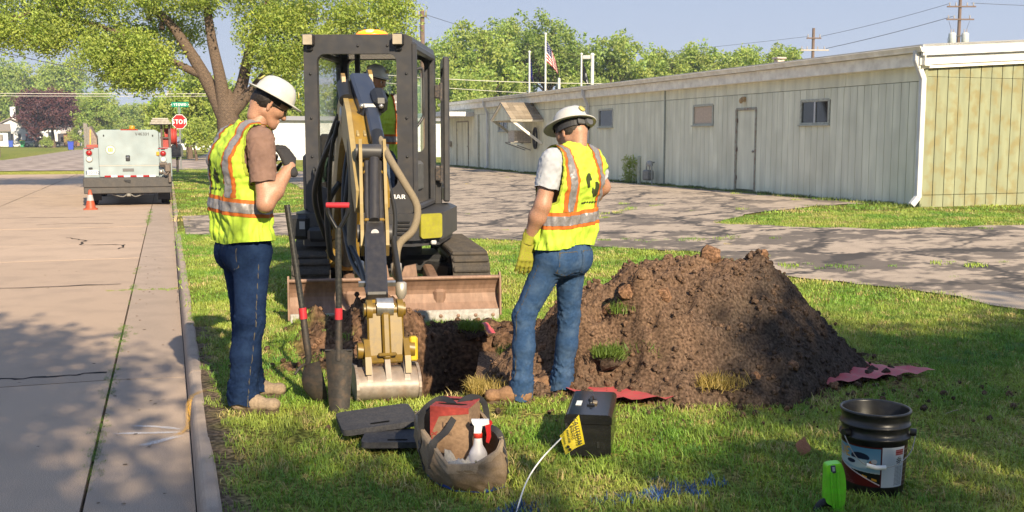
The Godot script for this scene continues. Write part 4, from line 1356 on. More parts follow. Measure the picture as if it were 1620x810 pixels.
func build_poles():
	power_pole("slim wooden pole with a short crossarm above the trees right of the cab", Vector3(13.93, 0.3, -58.6), 8.55, [[8.2, 0.0, 0.55, [-0.22, 0.22]]], -0.3)
	var t := power_pole("wooden power pole with two crossarms over the long roof", Vector3(52.4, 0.4, -77.5), 10.6, [[9.75, 0.0, 1.25, [-0.5, 0.5]], [8.75, 0.1, 2.4, [-1.0, -0.55, 0.35, 0.9], "pale"]], -YAW)
	t = power_pole("wooden power pole carrying two grey transformers at the right", Vector3(60.55, 0.4, -69.57), 13.0, [[11.75, 0.05, 2.3, [-0.9, -0.4, 0.5, 1.0]], [10.75, 0.0, 2.2, [-0.95, -0.5, 0.75]]], -YAW)
	for x in [-0.62, 0.42]:
		var b := MB.new()
		b.lathe([Vector2(0, 0.0), Vector2(0.26, 0.02), Vector2(0.28, 0.06), Vector2(0.28, 0.86), Vector2(0.24, 0.92), Vector2(0.1, 0.97), Vector2(0, 0.97)], 16, Vector3(x, 8.75, 0.25))
		var k := obj("transformer", b, M(Color(0.50, 0.53, 0.52), 0.5, "smooth"), t)
		b = MB.new()
		b.cyl(Vector3(x - 0.1, 9.7, 0.25), Vector3(x - 0.1, 9.98, 0.25), 0.05, 0.03, 8)
		b.cyl(Vector3(x + 0.1, 9.7, 0.25), Vector3(x + 0.1, 9.98, 0.25), 0.05, 0.03, 8)
		obj("bushing", b, M(Color(0.35, 0.3, 0.28), 0.4, ""), k)
	var bb := MB.new()
	bb.box(Vector3(-0.05, 9.45, 0.16), Vector3(1.3, 0.07, 0.07))
	bb.box(Vector3(-0.05, 8.7, 0.16), Vector3(1.3, 0.07, 0.07))
	obj("hanger", bb, M(Color(0.1, 0.1, 0.1), 0.7, ""), t)
	bb = MB.new()
	bb.tube(curve([Vector3(-0.9, 10.6, 0.16), Vector3(-0.75, 10.1, 0.2), Vector3(-0.7, 9.95, 0.25)], 6), 0.015, 5)
	bb.tube(curve([Vector3(0.75, 10.6, 0.16), Vector3(0.6, 10.2, 0.2), Vector3(0.52, 9.95, 0.25)], 6), 0.015, 5)
	bb.tube(curve([Vector3(-0.9, 8.7, 0.25), Vector3(-0.98, 9.2, 0.25), Vector3(-0.75, 9.5, 0.25)], 6), 0.015, 5)
	obj("jumper_wire", bb, M(Color(0.05, 0.05, 0.05), 0.6, ""), t)
	wire("thin upper wire between the two power poles over the roof", Vector3(52.9, 10.3, -77.3), Vector3(59.7, 12.4, -69.8), 0.12)
	wire("thick lower wire between the two power poles over the roof", Vector3(53.4, 9.3, -77.1), Vector3(60.0, 11.4, -69.7), 0.1, 0.024)
	wire("wire leaving the transformer pole to the right", Vector3(61.4, 12.45, -69.3), Vector3(95.0, 12.6, -58.0), 0.5)
	wire("wire running left from the far power pole over the trees", Vector3(51.9, 10.3, -77.6), Vector3(14.1, 8.9, -120.6), 0.6, 0.014)
	wire("wire crossing in front of the trees, from the slim pole", Vector3(14.1, 8.6, -58.5), Vector3(44.0, 9.3, -96.0), 0.5, 0.014)
	var pale := M(Color(0.62, 0.60, 0.52), 0.7, "")
	wire("upper pale cable low in front of the trees right of the cab", Vector3(13.6, 5.85, -69.0), Vector3(33.0, 5.3, -62.0), 0.25, 0.026, pale)
	wire("lower pale cable low in front of the trees right of the cab", Vector3(13.6, 5.35, -69.0), Vector3(33.0, 4.4, -62.0), 0.25, 0.02, pale)
	wire("upper pale cable across the left trees", Vector3(-16.0, 4.28, -68.5), Vector3(6.0, 4.2, -61.2), 0.05, 0.018, pale)
	wire("lower pale cable across the left trees", Vector3(-16.0, 4.14, -68.5), Vector3(6.0, 4.06, -61.2), 0.05, 0.014, pale)
	wire("dark wire high at the left, under the big tree's leaves", Vector3(-12.0, 7.35, -67.1), Vector3(0.0, 4.6, -63.2), 0.1, 0.022)
	var s := thing("street_lamp", "slim street lamp with a side arm left above the stop sign", "street lamp", Vector3(1.45, 0.2, -83.7), -YAW)
	var b := MB.new()
	b.cyl(Vector3(0, 0, 0), Vector3(0, 5.05, 0), 0.09, 0.07, 10)
	obj("pole", b, M(Color(0.42, 0.33, 0.24), 0.9), s)
	b = MB.new()
	b.bar(Vector3(-1.4, 5.0, 0), Vector3(0.5, 5.0, 0), 0.08, 0.08)
	obj("arm", b, M(Color(0.45, 0.36, 0.27), 0.9), s)
	b = MB.new()
	b.ell(Vector3(-1.2, 4.75, 0), Vector3(0.32, 0.14, 0.2), 10)
	obj("lamp_head", b, M(Color(0.6, 0.6, 0.55), 0.4, ""), s)
	# flags behind the long building
	var alu := M(Color(0.72, 0.72, 0.70), 0.35, "smooth", 1.0)
	for q in [["white flagpole with a limp pale blue flag", Vector3(24.6, 0.3, -70.86), 7.4, 0], ["tall white flagpole with a hanging red and white striped flag", Vector3(25.68, 0.3, -70.5), 8.65, 1], ["white pole with a black flag bearing a white disc", Vector3(28.1, 0.3, -69.7), 7.25, 2]]:
		t = thing("flagpole", q[0], "flagpole", q[1], -YAW)
		b = MB.new()
		b.cyl(Vector3.ZERO, Vector3(0, q[2], 0), 0.085, 0.06, 10)
		obj("pole", b, alu, t)
		b = MB.new()
		b.ell(Vector3(0, q[2] + 0.07, 0), Vector3(0.1, 0.1, 0.1), 10)
		obj("finial", b, alu, t)
		flag(t, q[3], q[2])
	t = thing("floodlight_post", "white post with a box lamp on a short arm beside the black flag", "lamp post", Vector3(28.85, 0.3, -69.5), -YAW)
	b = MB.new()
	b.cyl(Vector3.ZERO, Vector3(0, 7.25, 0), 0.14, 0.12, 12)
	b.ell(Vector3(0, 7.27, 0), Vector3(0.15, 0.15, 0.15), 10)
	obj("post", b, alu, t)
	b = MB.new()
	b.box(Vector3(-0.42, 7.1, 0.0), Vector3(0.55, 0.26, 0.3), 0.03)
	obj("lamp_box", b, M(Color(0.5, 0.5, 0.48), 0.5, ""), t)
	t = thing("pipe_stub", "short white post top just over the roof between the flags", "post", Vector3(26.6, 0.3, -70.2))
	b = MB.new()
	b.cyl(Vector3.ZERO, Vector3(0, 5.6, 0), 0.1, -1, 10)
	b.ell(Vector3(0, 5.6, 0), Vector3(0.1, 0.06, 0.1), 10)
	obj("post", b, alu, t)


func flag(t: Node, kind: int, top: float):
	var im := Image.create(190, 100, false, Image.FORMAT_RGB8)
	var nn := FastNoiseLite.new()
	for x in 190:
		for y in 100:
			var c := Color(0.10, 0.14, 0.5)
			if kind == 1:
				c = Color(0.70, 0.10, 0.14) if int(y / 7.7) % 2 == 0 else Color(0.93, 0.91, 0.9)
				if x < 76 and y < 54:
					c = Color(0.12, 0.16, 0.38)
					var u := Vector2(fposmod(x, 12.6) - 6.3, fposmod(y + (5 if int(x / 12.6) % 2 else 0), 10.8) - 5.4)
					if u.length() < 2.4: c = Color(0.95, 0.95, 0.95)
			elif kind == 2:
				c = Color(0.035, 0.035, 0.04)
				var d := Vector2(x - 95, (y - 50) * 1.1)
				if d.length() < 34: c = Color(0.85, 0.86, 0.86)
				if d.length() < 18 + 7.0 * sin(atan2(d.y, d.x) * 3.0): c = Color(0.1, 0.1, 0.1)
			elif absf(y - 60) < 12 and absf(x - 110) < 30: c = Color(0.85, 0.75, 0.6)
			im.set_pixel(x, y, c)
	var m := StandardMaterial3D.new()
	m.albedo_texture = ImageTexture.create_from_image(im)
	m.roughness = 0.8
	m.backlight_enabled = true
	m.backlight = Color(0.4, 0.4, 0.4)
	var hoist: float = [1.3, 1.5, 1.35][kind]
	var fly: float = [2.2, 2.45, 2.2][kind]
	var swing: float = [0.14, 0.42, 0.3][kind]
	var b := MB.new()
	b.sheet(40, 16, func(u: float, v: float) -> Vector3:
		var s := u * fly
		var gather := 1.0 - 0.55 * u
		var x := 0.07 + s * swing * (1.0 - 0.3 * u) + v * u * 0.14
		var y := top - 0.35 - v * hoist * gather - s * 0.72
		return Vector3(x, y, 0.12 * sin(u * 9.0 + v * 3.0) * u + 0.05 * sin(u * 23.0 - v * 4.0)), Vector3(0, 0, 1))
	obj("flag_cloth", b, m, t)


# ------------------------------------------------------------------ utility truck and cone
func build_truck():
	var t := thing("utility_truck", "white utility service truck seen from behind, parked at the kerb with hose reel and rack", "truck", Vector3(-1.03, -0.13, -28.6))
	var white := dirty(M(Color(0.31, 0.37, 0.385), 0.3, "smooth", 0.5), Color(0.3, 0.29, 0.27), "fine", 0.35, 0.15)
	var black := M(Color(0.02, 0.02, 0.022), 0.6, "fine", 2.0)
	var bump := dirty(M(Color(0.06, 0.055, 0.052), 0.6, "fine", 2.0), Color(0.1, 0.085, 0.07), "blotch", 0.8, 0.4)
	var chrome := M(Color(0.6, 0.6, 0.6), 0.2, "", 1.0, 1.0)
	var red := M(Color(0.32, 0.012, 0.012), 0.25, "")
	var b := MB.new()
	b.box(Vector3(-0.815, 1.11, -1.7), Vector3(0.37, 0.76, 3.4), 0.02)
	obj("left_side_body", b, white, t)
	b = MB.new()
	b.box(Vector3(0.975, 1.11, -1.7), Vector3(0.31, 0.76, 3.4), 0.02)
	obj("right_side_body", b, white, t)
	b = MB.new()
	b.prism(PackedVector2Array([Vector2(-0.64, 0.72), Vector2(0.82, 0.72), Vector2(0.82, 1.90), Vector2(0.74, 1.95), Vector2(-0.54, 1.95), Vector2(-0.64, 1.90)]), -3.3, -0.05)
	obj("centre_body", b, white, t)
	b = MB.new()
	b.prism(PackedVector2Array([Vector2(-0.625, 1.05), Vector2(0.805, 1.05), Vector2(0.805, 1.895), Vector2(0.73, 1.935), Vector2(-0.53, 1.935), Vector2(-0.625, 1.895)]), -0.049, -0.01)
	var door := obj("rear_door", b, white, t)
	b = MB.new()
	b.box(Vector3(0.06, 1.225, 0.0), Vector3(0.105, 0.15, 0.03), 0.012)
	obj("handle_plate", b, black, door)
	b = MB.new()
	b.box(Vector3(0.06, 1.245, 0.02), Vector3(0.06, 0.05, 0.02), 0.008)
	obj("handle", b, chrome, door)
	for x in [-0.5, 0.68]:
		b = MB.new()
		b.box(Vector3(x, 1.80, -0.005), Vector3(0.03, 0.05, 0.02), 0.005)
		obj("hinge", b, black, door)
	letters("fleet_number", "V46331", 0.075, M(Color(0.08, 0.08, 0.08), 0.5, ""), door, Vector3(0.43, 1.84, -0.008))
	b = MB.new()
	b.cyl(Vector3(-0.35, 1.44, -0.01), Vector3(-0.35, 1.44, -0.006), 0.115, -1, 28)
	var em := obj("round_emblem", b, M(Color(0.13, 0.12, 0.06), 0.4, ""), door)
	b = MB.new()
	b.cyl(Vector3(-0.35, 1.44, -0.008), Vector3(-0.35, 1.44, -0.004), 0.105, -1, 28)
	obj("emblem_disc", b, M(Color(0.75, 0.76, 0.55), 0.4, ""), em)
	b = MB.new()
	for k in 3: b.box(Vector3(-0.39 + k * 0.04, 1.45, -0.002), Vector3(0.026, 0.075, 0.006))
	b.box(Vector3(-0.35, 1.405, -0.002), Vector3(0.11, 0.02, 0.006))
	obj("emblem_mark", b, M(Color(0.55, 0.52, 0.06), 0.4, ""), em)
	b = MB.new()
	b.box(Vector3(0.09, 0.89, -0.03), Vector3(1.43, 0.28, 0.05), 0.008)
	var gate := obj("tailgate", b, white, t)
	b = MB.new()
	b.box(Vector3(0.06, 0.925, 0.0), Vector3(0.27, 0.075, 0.02), 0.004)
	obj("maker_plate", b, M(Color(0.13, 0.13, 0.13), 0.5, ""), gate)
	b = MB.new()
	b.box(Vector3(0.09, 1.036, -0.015), Vector3(1.44, 0.018, 0.04), 0.003)
	obj("gate_seam", b, M(Color(0.55, 0.50, 0.44), 0.5, ""), gate)
	for k in 8:
		b = MB.new()
		b.box(Vector3(-0.44 + k * 0.155, 0.765, 0.0), Vector3(0.152, 0.045, 0.01))
		obj("reflector", b, red if k % 2 == 0 else M(Color(0.75, 0.76, 0.78), 0.3, ""), gate)
	b = MB.new()
	b.box(Vector3(0.045, 0.61, 0.02), Vector3(2.14, 0.25, 0.12), 0.015)
	b.box(Vector3(0.045, 0.42, 0.0), Vector3(2.13, 0.19, 0.1), 0.015)
	var bm := obj("bumper", b, bump, t)
	b = MB.new()
	b.box(Vector3(0.04, 0.645, 0.085), Vector3(0.13, 0.06, 0.03), 0.01)
	b.bar(Vector3(-0.05, 0.67, 0.09), Vector3(0.1, 0.61, 0.09), 0.03, 0.03)
	obj("latch", b, black, bm)
	b = MB.new()
	b.tube(curve([Vector3(-0.35, 0.30, -0.1), Vector3(-0.1, 0.24, -0.02), Vector3(0.05, 0.32, 0), Vector3(0.2, 0.24, -0.02), Vector3(0.4, 0.3, -0.1)], 20), 0.018, 6)
	b.box(Vector3(0.05, 0.29, -0.06), Vector3(0.12, 0.1, 0.2), 0.02)
	obj("tow_hitch", b, M(Color(0.25, 0.24, 0.22), 0.5, "fine", 3.0, 0.6), t)
	b = MB.new()
	b.box(Vector3(0.04, 0.45, -1.7), Vector3(1.4, 0.3, 3.2))
	obj("chassis", b, black, t)
	for q in [[-0.86, 1.36], [0.92, 1.34]]:
		for k in [[0.0, 0.072, red, "tail_light"], [-0.16, 0.07, M(Color(0.72, 0.72, 0.66), 0.2, ""), "reversing_light"]]:
			b = MB.new()
			b.lathe([Vector2(0, 0.03), Vector2(k[1] * 0.8, 0.026), Vector2(k[1], 0.0), Vector2(k[1], -0.02)], 20, Vector3(q[0] + 0.06 * signf(q[0]) * 0.0, q[1] + k[0], 0.0), Basis(Vector3.RIGHT, PI / 2))
			var lt := obj(k[3], b, k[2], t)
			b = MB.new()
			b.lathe([Vector2(k[1], 0.012), Vector2(k[1] + 0.012, 0.01), Vector2(k[1] + 0.012, -0.01)], 20, Vector3(q[0], q[1] + k[0], 0.0), Basis(Vector3.RIGHT, PI / 2))
			obj("rim", b, M(Color(0.25, 0.24, 0.22), 0.4, ""), lt)
		b = MB.new()
		b.box(Vector3(q[0], 1.475, 0.005), Vector3(0.24, 0.018, 0.012))
		obj("red_strip", b, red, t)
		b = MB.new()
		b.box(Vector3(q[0], 1.45, 0.005), Vector3(0.1, 0.025, 0.02), 0.004)
		obj("clearance_light", b, black, t)
	b = MB.new()
	b.box(Vector3(-0.79, 0.865, 0.008), Vector3(0.26, 0.13, 0.012), 0.003)
	var pl := obj("number_plate", b, M(Color(0.7, 0.72, 0.72), 0.4, ""), t)
	letters("plate_lettering", "S10152", 0.075, M(Color(0.1, 0.12, 0.2), 0.5, ""), pl, Vector3(-0.79, 0.863, 0.016))
	b = MB.new()
	b.box(Vector3(-0.84, 0.97, 0.01), Vector3(0.1, 0.05, 0.03), 0.01)
	obj("plate_lamp", b, black, pl)
	b = MB.new()
	b.box(Vector3(0.79, 1.34, 0.01), Vector3(0.07, 0.1, 0.03), 0.008)
	obj("amber_marker", b, M(Color(0.75, 0.33, 0.03), 0.3, ""), t)
	b = MB.new()
	b.box(Vector3(0.12, 1.945, -0.03), Vector3(0.42, 0.03, 0.04), 0.006)
	obj("brake_light_bar", b, red, t)
	b = MB.new()
	b.lathe([Vector2(0, 0.1), Vector2(0.06, 0.095), Vector2(0.075, 0.07), Vector2(0.08, 0.0), Vector2(0, 0)], 16, Vector3(0.18, 1.96, -0.3))
	obj("amber_beacon", b, M(Color(0.5, 0.25, 0.015), 0.2, ""), t)
	# vice on the right corner
	var steel := M(Color(0.16, 0.13, 0.11), 0.6, "fine", 4.0, 0.5)
	b = MB.new()
	b.box(Vector3(1.02, 0.97, 0.13), Vector3(0.14, 0.2, 0.24), 0.02)
	b.box(Vector3(0.92, 1.08, 0.12), Vector3(0.2, 0.07, 0.1), 0.015)
	b.cyl(Vector3(0.84, 1.03, 0.1), Vector3(0.98, 1.03, 0.1), 0.035)
	b.box(Vector3(1.07, 0.85, 0.08), Vector3(0.07, 0.5, 0.16), 0.01)
	b.tube(curve([Vector3(0.9, 0.86, 0.15), Vector3(0.98, 0.8, 0.2), Vector3(1.05, 0.9, 0.2), Vector3(1.06, 1.05, 0.18)], 12), 0.025, 6)
	obj("vice", b, steel, t)
	b = MB.new()
	b.lathe([Vector2(0.0, 0.02), Vector2(0.055, 0.02), Vector2(0.055, -0.02), Vector2(0.0, -0.02)], 16, Vector3(0.86, 0.88, 0.06), Basis(Vector3.RIGHT, PI / 2))
	b.lathe([Vector2(0.0, 0.02), Vector2(0.05, 0.02), Vector2(0.05, -0.02), Vector2(0.0, -0.02)], 16, Vector3(0.97, 0.86, 0.16), Basis(Vector3.RIGHT, PI / 2))
	obj("hose_coupling", b, M(Color(0.5, 0.48, 0.44), 0.35, "", 1.0, 0.7), t)
	# hose reel and rack on the right, boards on the left
	var reel := M(Color(0.33, 0.045, 0.035), 0.45, "fine", 2.0)
	b = MB.new()
	for x in [0.98, 1.27]:
		b.lathe([Vector2(0.08, 0.012), Vector2(0.30, 0.012), Vector2(0.31, 0.0), Vector2(0.30, -0.012), Vector2(0.08, -0.012)], 28, Vector3(x, 1.78, -0.75), Basis(Vector3.BACK, PI / 2))
	obj("hose_reel", b, reel, t)
	b = MB.new()
	for k in 6: b.lathe([Vector2(0.19, 0.03), Vector2(0.23, 0.0), Vector2(0.19, -0.03)], 24, Vector3(1.0 + k * 0.05, 1.78, -0.75), Basis(Vector3.BACK, PI / 2))
	obj("wound_hose", b, M(Color(0.42, 0.05, 0.04), 0.6, "fine", 3.0), t)
	b = MB.new()
	b.bar(Vector3(0.90, 1.48, -0.35), Vector3(0.90, 2.2, -0.35), 0.05, 0.05)
	b.bar(Vector3(1.10, 1.48, -0.35), Vector3(1.10, 2.12, -0.35), 0.06, 0.06)
	b.bar(Vector3(0.86, 1.75, -0.35), Vector3(1.12, 1.75, -0.35), 0.04, 0.04)
	obj("rack_post", b, M(Color(0.09, 0.06, 0.055), 0.6), t)
	for k in 3:
		b = MB.new()
		b.box(Vector3(0.88, 2.12 + k * 0.055, -0.9), Vector3(0.52 - 0.06 * k, 0.05, 1.6), 0.01)
		obj("rack_board", b, M(Color(0.38, 0.35, 0.3), 0.7), t)
	b = MB.new()
	b.box(Vector3(1.0, 1.6, -0.45), Vector3(0.22, 0.3, 0.1), 0.02)
	obj("control_box", b, reel, t)
	for q in [[-0.98, -0.92, 0.0, 2.1], [-0.90, -0.70, 0.06, 2.0]]:
		b = MB.new()
		b.prism(PackedVector2Array([Vector2(q[0], 1.5), Vector2(q[0] + 0.12, 1.5), Vector2(q[0] + 0.08, q[3]), Vector2(q[0] - 0.01, q[3] + 0.03)]), -0.7, -0.3 + q[2])
		obj("rack_plate", b, M(Color(0.2, 0.185, 0.17), 0.5, "fine", 2.0, 0.4), t)
	b = MB.new()
	b.prism(PackedVector2Array([Vector2(-0.86, 1.5), Vector2(-0.68, 1.5), Vector2(-0.68, 1.72), Vector2(-0.84, 2.05)]), -1.3, -0.3)
	obj("tool_bin", b, M(Color(0.26, 0.2, 0.17), 0.7), t)
	b = MB.new()
	b.bar(Vector3(-0.84, 1.5, -0.25), Vector3(-0.82, 1.95, -0.25), 0.03, 0.03)
	obj("yellow_prybar", b, M(Color(0.6, 0.36, 0.05), 0.5), t)
	b = MB.new()
	b.box(Vector3(-0.78, 1.53, -0.5), Vector3(0.3, 0.08, 0.6), 0.01)
	obj("toolbox_red", b, M(Color(0.33, 0.07, 0.05), 0.5), t)
	# cab and wheels
	b = MB.new()
	b.prism(PackedVector2Array([Vector2(-3.5, 0.5), Vector2(-6.2, 0.5), Vector2(-6.2, 1.15), Vector2(-5.0, 1.25), Vector2(-4.6, 1.88), Vector2(-3.6, 1.9), Vector2(-3.5, 1.8)]), -0.88, 0.98, Transform3D(Basis(Vector3(0, 0, 1), Vector3.UP, Vector3(-1, 0, 0)), Vector3.ZERO))
	obj("cab", b, white, t)
	for q in [[0.95, -0.9], [-0.86, -0.9], [0.95, -5.1], [-0.86, -5.1]]:
		b = MB.new()
		b.lathe([Vector2(0.18, 0.12), Vector2(0.33, 0.12), Vector2(0.365, 0.09), Vector2(0.365, -0.09), Vector2(0.33, -0.12), Vector2(0.18, -0.12)], 28, Vector3(q[0], 0.37, q[1]), Basis(Vector3.BACK, PI / 2))
		var w := obj("wheel", b, M(Color(0.022, 0.022, 0.022), 0.85, "fine", 3.0), t)
		b = MB.new()
		b.lathe([Vector2(0, 0.06), Vector2(0.19, 0.1), Vector2(0.19, -0.1), Vector2(0, -0.06)], 20, Vector3(q[0], 0.37, q[1]), Basis(Vector3.BACK, PI / 2))
		obj("rim", b, M(Color(0.4, 0.4, 0.4), 0.4, "", 1.0, 0.6), w)
	for x in [-0.78, 0.9]:
		b = MB.new()
		b.box(Vector3(x, 0.26, -0.45), Vector3(0.3, 0.26, 0.012))
		obj("mud_flap", b, black, t)
	# cone
	var c := thing("traffic_cone", "orange traffic cone with a white band at the truck's left rear corner", "traffic cone", Vector3(-1.83, -0.13, -27.4))
	var orange := dirty(M(Color(0.42, 0.07, 0.02), 0.5, "smooth", 3.0), Color(0.25, 0.12, 0.08), "fine", 2.5, 0.4)
	b = MB.new()
	b.lathe([Vector2(0.125, 0.03), Vector2(0.083, 0.22)], 24)
	b.lathe([Vector2(0.055, 0.36), Vector2(0.03, 0.48), Vector2(0.022, 0.485), Vector2(0.02, 0.45)], 24)
	obj("shell", b, orange, c)
	b = MB.new()
	b.lathe([Vector2(0.0835, 0.219), Vector2(0.0555, 0.361)], 24)
	obj("reflective_band", b, M(Color(0.42, 0.40, 0.38), 0.4, ""), c)
	b = MB.new()
	b.prism(ring(0.32, 0.32, 0.05), 0.0, 0.03, Transform3D(Basis(Vector3.RIGHT, -PI / 2), Vector3.ZERO))
	obj("base", b, orange, c)


# ------------------------------------------------------------------ the mini excavator
const SIDE := Basis(Vector3(0, 0, 1), Vector3(0, 1, 0), Vector3(1, 0, 0))    # a profile drawn in (z, y), thick along x

func track_point(s: float, r: float, half: float) -> Array:       # point and outward direction along a stadium of radius r
	var per := 4.0 * half + TAU * r
	s = fposmod(s, 1.0) * per
	if s < 2.0 * half: return [Vector2(-half + s, r), Vector2(0, 1)]
	s -= 2.0 * half
	if s < PI * r: return [Vector2(half, 0) + Vector2(sin(s / r), cos(s / r)) * r, Vector2(sin(s / r), cos(s / r))]
	s -= PI * r
	if s < 2.0 * half: return [Vector2(half - s, -r), Vector2(0, -1)]
	s -= 2.0 * half
	return [Vector2(-half, 0) - Vector2(sin(s / r), cos(s / r)) * r, -Vector2(sin(s / r), cos(s / r))]


func build_excavator():
	var ex := thing("excavator", "yellow and charcoal mini excavator with cab, tracks and dozer blade at the hole", "excavator", site(-1.25, 0.0, 10.26), -YAW)
	var coal := dirty(M(Color(0.044, 0.044, 0.049), 0.42, "smooth", 1.5), Color(0.10, 0.085, 0.07), "fine", 0.6, 0.4)
	var black := M(Color(0.016, 0.016, 0.017), 0.5, "fine", 2.0)
	var yellow := dirty(M(Color(0.27, 0.16, 0.02), 0.42, "smooth", 1.5), Color(0.1, 0.07, 0.04), "fine", 0.8, 0.4)
	var cream := dirty(M(Color(0.34, 0.25, 0.10), 0.5, "smooth", 1.5), Color(0.15, 0.1, 0.06), "fine", 1.0, 0.35)
	var rubber := dirty(M(Color(0.07, 0.062, 0.055), 0.9, "fine", 3.0, 0.0, 0.2), Color(0.14, 0.11, 0.08), "fine", 0.7, 0.5)
	var worn := dirty(M(Color(0.27, 0.165, 0.115), 0.6, "fine", 1.6, 0.1, 0.1, Vector3(1, 0.3, 1)), Color(0.12, 0.065, 0.04), "blotch", 1.0, 0.45)
	var steel := M(Color(0.45, 0.43, 0.40), 0.35, "fine", 2.0, 0.8)
	var U := Transform3D(Basis(Vector3.UP, deg_to_rad(10.2)), Vector3.ZERO)
	var V := Transform3D(Basis(Vector3.UP, deg_to_rad(-3.5)), Vector3(0.045, 0, 0))
	var W := Transform3D(Basis(Vector3.UP, deg_to_rad(13.9)), Vector3(-0.275, 0, 0.76))
	var Wa := W * Transform3D(Basis(Vector3.UP, deg_to_rad(-5.2)), Vector3(0.215, 0, 0))
	var Wb := W * Transform3D(Basis.IDENTITY, Vector3(-0.055, 0, 0))
	var mk := func(t: Transform3D) -> MB:
		var q := MB.new()
		q.xf = t
		return q
	var b: MB
	# tracks
	var lug := MB.new()
	lug.box(Vector3.ZERO, Vector3(0.33, 0.035, 0.062), 0.012)
	var lugm := lug.done()
	for sx in [-0.715, 0.715]:
		b = mk.call(U)
		var n := 72
		b.g += 1
		for i in n:
			var q := []
			for k in [i, i + 1]:
				for r in [0.245, 0.21]:
					var p: Array = track_point(float(k) / n, r, 0.80)
					q.append(Vector3(0, p[0].y + 0.275, p[0].x))
				q.append(track_point(float(k) / n, 0.245, 0.80)[1])
			for o in [[0, 3, 1.0], [1, 4, -1.0]]:
				var nn = Vector3(0, q[2].y, q[2].x) * o[2]
				var w := Vector3(0.17, 0, 0)
				var c := Vector3(sx, 0, 0)
				b.quad(q[o[0]] - w + c, q[o[0]] + w + c, q[o[1]] + w + c, q[o[1]] - w + c, nn, b.g + (1 if o[2] < 0 else 0))
			for s in [-1.0, 1.0]:
				var w := Vector3(sx + 0.17 * s, 0, 0)
				b.quad(q[0] + w, q[3] + w, q[4] + w, q[1] + w, Vector3(s, 0, 0))
		var tk := obj("track", b, rubber, ex)
		for i in 46:
			var p: Array = track_point(i / 46.0, 0.256, 0.80)
			var d: Vector2 = p[1]
			var o := obj("track_lug", lugm, rubber, tk)
			var by := Vector3(0, d.y, d.x)
			o.transform = U * Transform3D(Basis(Vector3.RIGHT, by, Vector3.RIGHT.cross(by)), Vector3(sx, p[0].y + 0.275, p[0].x))
		for z in [-0.8, 0.8]:
			b = mk.call(U)
			b.lathe([Vector2(0, 0.07), Vector2(0.1, 0.08), Vector2(0.19, 0.05), Vector2(0.2, 0.0), Vector2(0.19, -0.05), Vector2(0.1, -0.08), Vector2(0, -0.07)], 24, Vector3(sx, 0.275, z), Basis(Vector3.BACK, PI / 2))
			obj("idler" if z > 0 else "sprocket", b, coal, tk)
		b = mk.call(U)
		b.box(Vector3(sx, 0.28, 0), Vector3(0.13, 0.16, 1.35), 0.02)
		b.box(Vector3(sx * 0.86, 0.40, 0), Vector3(0.1, 0.1, 0.9), 0.02)
		obj("track_frame", b, black, tk)
		for k in 4:
			b = mk.call(U)
			b.cyl(Vector3(sx - 0.1, 0.13, -0.5 + k * 0.33), Vector3(sx + 0.1, 0.13, -0.5 + k * 0.33), 0.075, -1, 14)
			obj("roller", b, black, tk)
	b = mk.call(U)
	b.box(Vector3(0, 0.36, 0), Vector3(1.1, 0.18, 0.7), 0.04)
	for s in [-1.0, 1.0]: b.bar(Vector3(s * 0.15, 0.36, 0.1), Vector3(s * 0.62, 0.3, 0.45), 0.16, 0.14, 0.02)
	b.cyl(Vector3(0, 0.42, 0), Vector3(0, 0.6, 0), 0.36, -1, 28)
	obj("undercarriage", b, black, ex)
	# dozer blade
	b = mk.call(U)
	var face := PackedVector2Array()
	for k in 9:
		var a := k / 8.0
		face.append(Vector2(1.50 - 0.085 * sin(PI * a) - 0.02 * a, 0.085 + a * 0.29))
	for k in 9:
		var a := 1.0 - k / 8.0
		face.append(Vector2(1.472 - 0.085 * sin(PI * a) - 0.02 * a, 0.085 + a * 0.29))
	b.prism(face, -0.89, 0.89, Transform3D(SIDE, Vector3.ZERO))
	b.cyl(Vector3(-0.89, 0.375, 1.468), Vector3(0.89, 0.375, 1.468), 0.018, -1, 10)
	for s in [-1.0, 1.0]: b.prism(PackedVector2Array([Vector2(1.40, 0.05), Vector2(1.52, 0.05), Vector2(1.50, 0.37), Vector2(1.47, 0.42), Vector2(1.42, 0.40)]), s * 0.89, s * 0.905, Transform3D(SIDE, Vector3.ZERO))
	var bl := obj("dozer_blade", b, worn, ex)
	b = mk.call(U)
	b.prism(PackedVector2Array([Vector2(1.488, 0.0), Vector2(1.512, 0.0), Vector2(1.506, 0.10), Vector2(1.482, 0.10)]), -0.885, 0.885, Transform3D(SIDE, Vector3.ZERO))
	obj("cutting_edge", b, dirty(M(Color(0.40, 0.39, 0.37), 0.5, "fine", 2.0), Color(0.25, 0.18, 0.13), "fine", 1.5, 0.4), bl)
	for k in 12:
		b = mk.call(U)
		b.lathe([Vector2(0, 0.006), Vector2(0.014, 0.004), Vector2(0.017, 0.0)], 12, Vector3(-0.83 + k * 0.151, 0.05, 1.51), Basis(Vector3.RIGHT, PI / 2))
		obj("bolt", b, worn, bl)
	b = mk.call(U)
	for s in [-1.0, 1.0]: b.bar(Vector3(s * 0.38, 0.30, 0.35), Vector3(s * 0.38, 0.2, 1.44), 0.1, 0.14, 0.02)
	b.prism(PackedVector2Array([Vector2(-0.20, 0.25), Vector2(-0.02, 0.25), Vector2(-0.06, 0.47), Vector2(-0.1, 0.5), Vector2(-0.14, 0.45)]), 1.2, 1.24)
	b.prism(PackedVector2Array([Vector2(0.02, 0.25), Vector2(0.22, 0.28), Vector2(0.2, 0.46), Vector2(0.1, 0.44)]), 1.1, 1.14)
	obj("blade_arm", b, worn, bl)
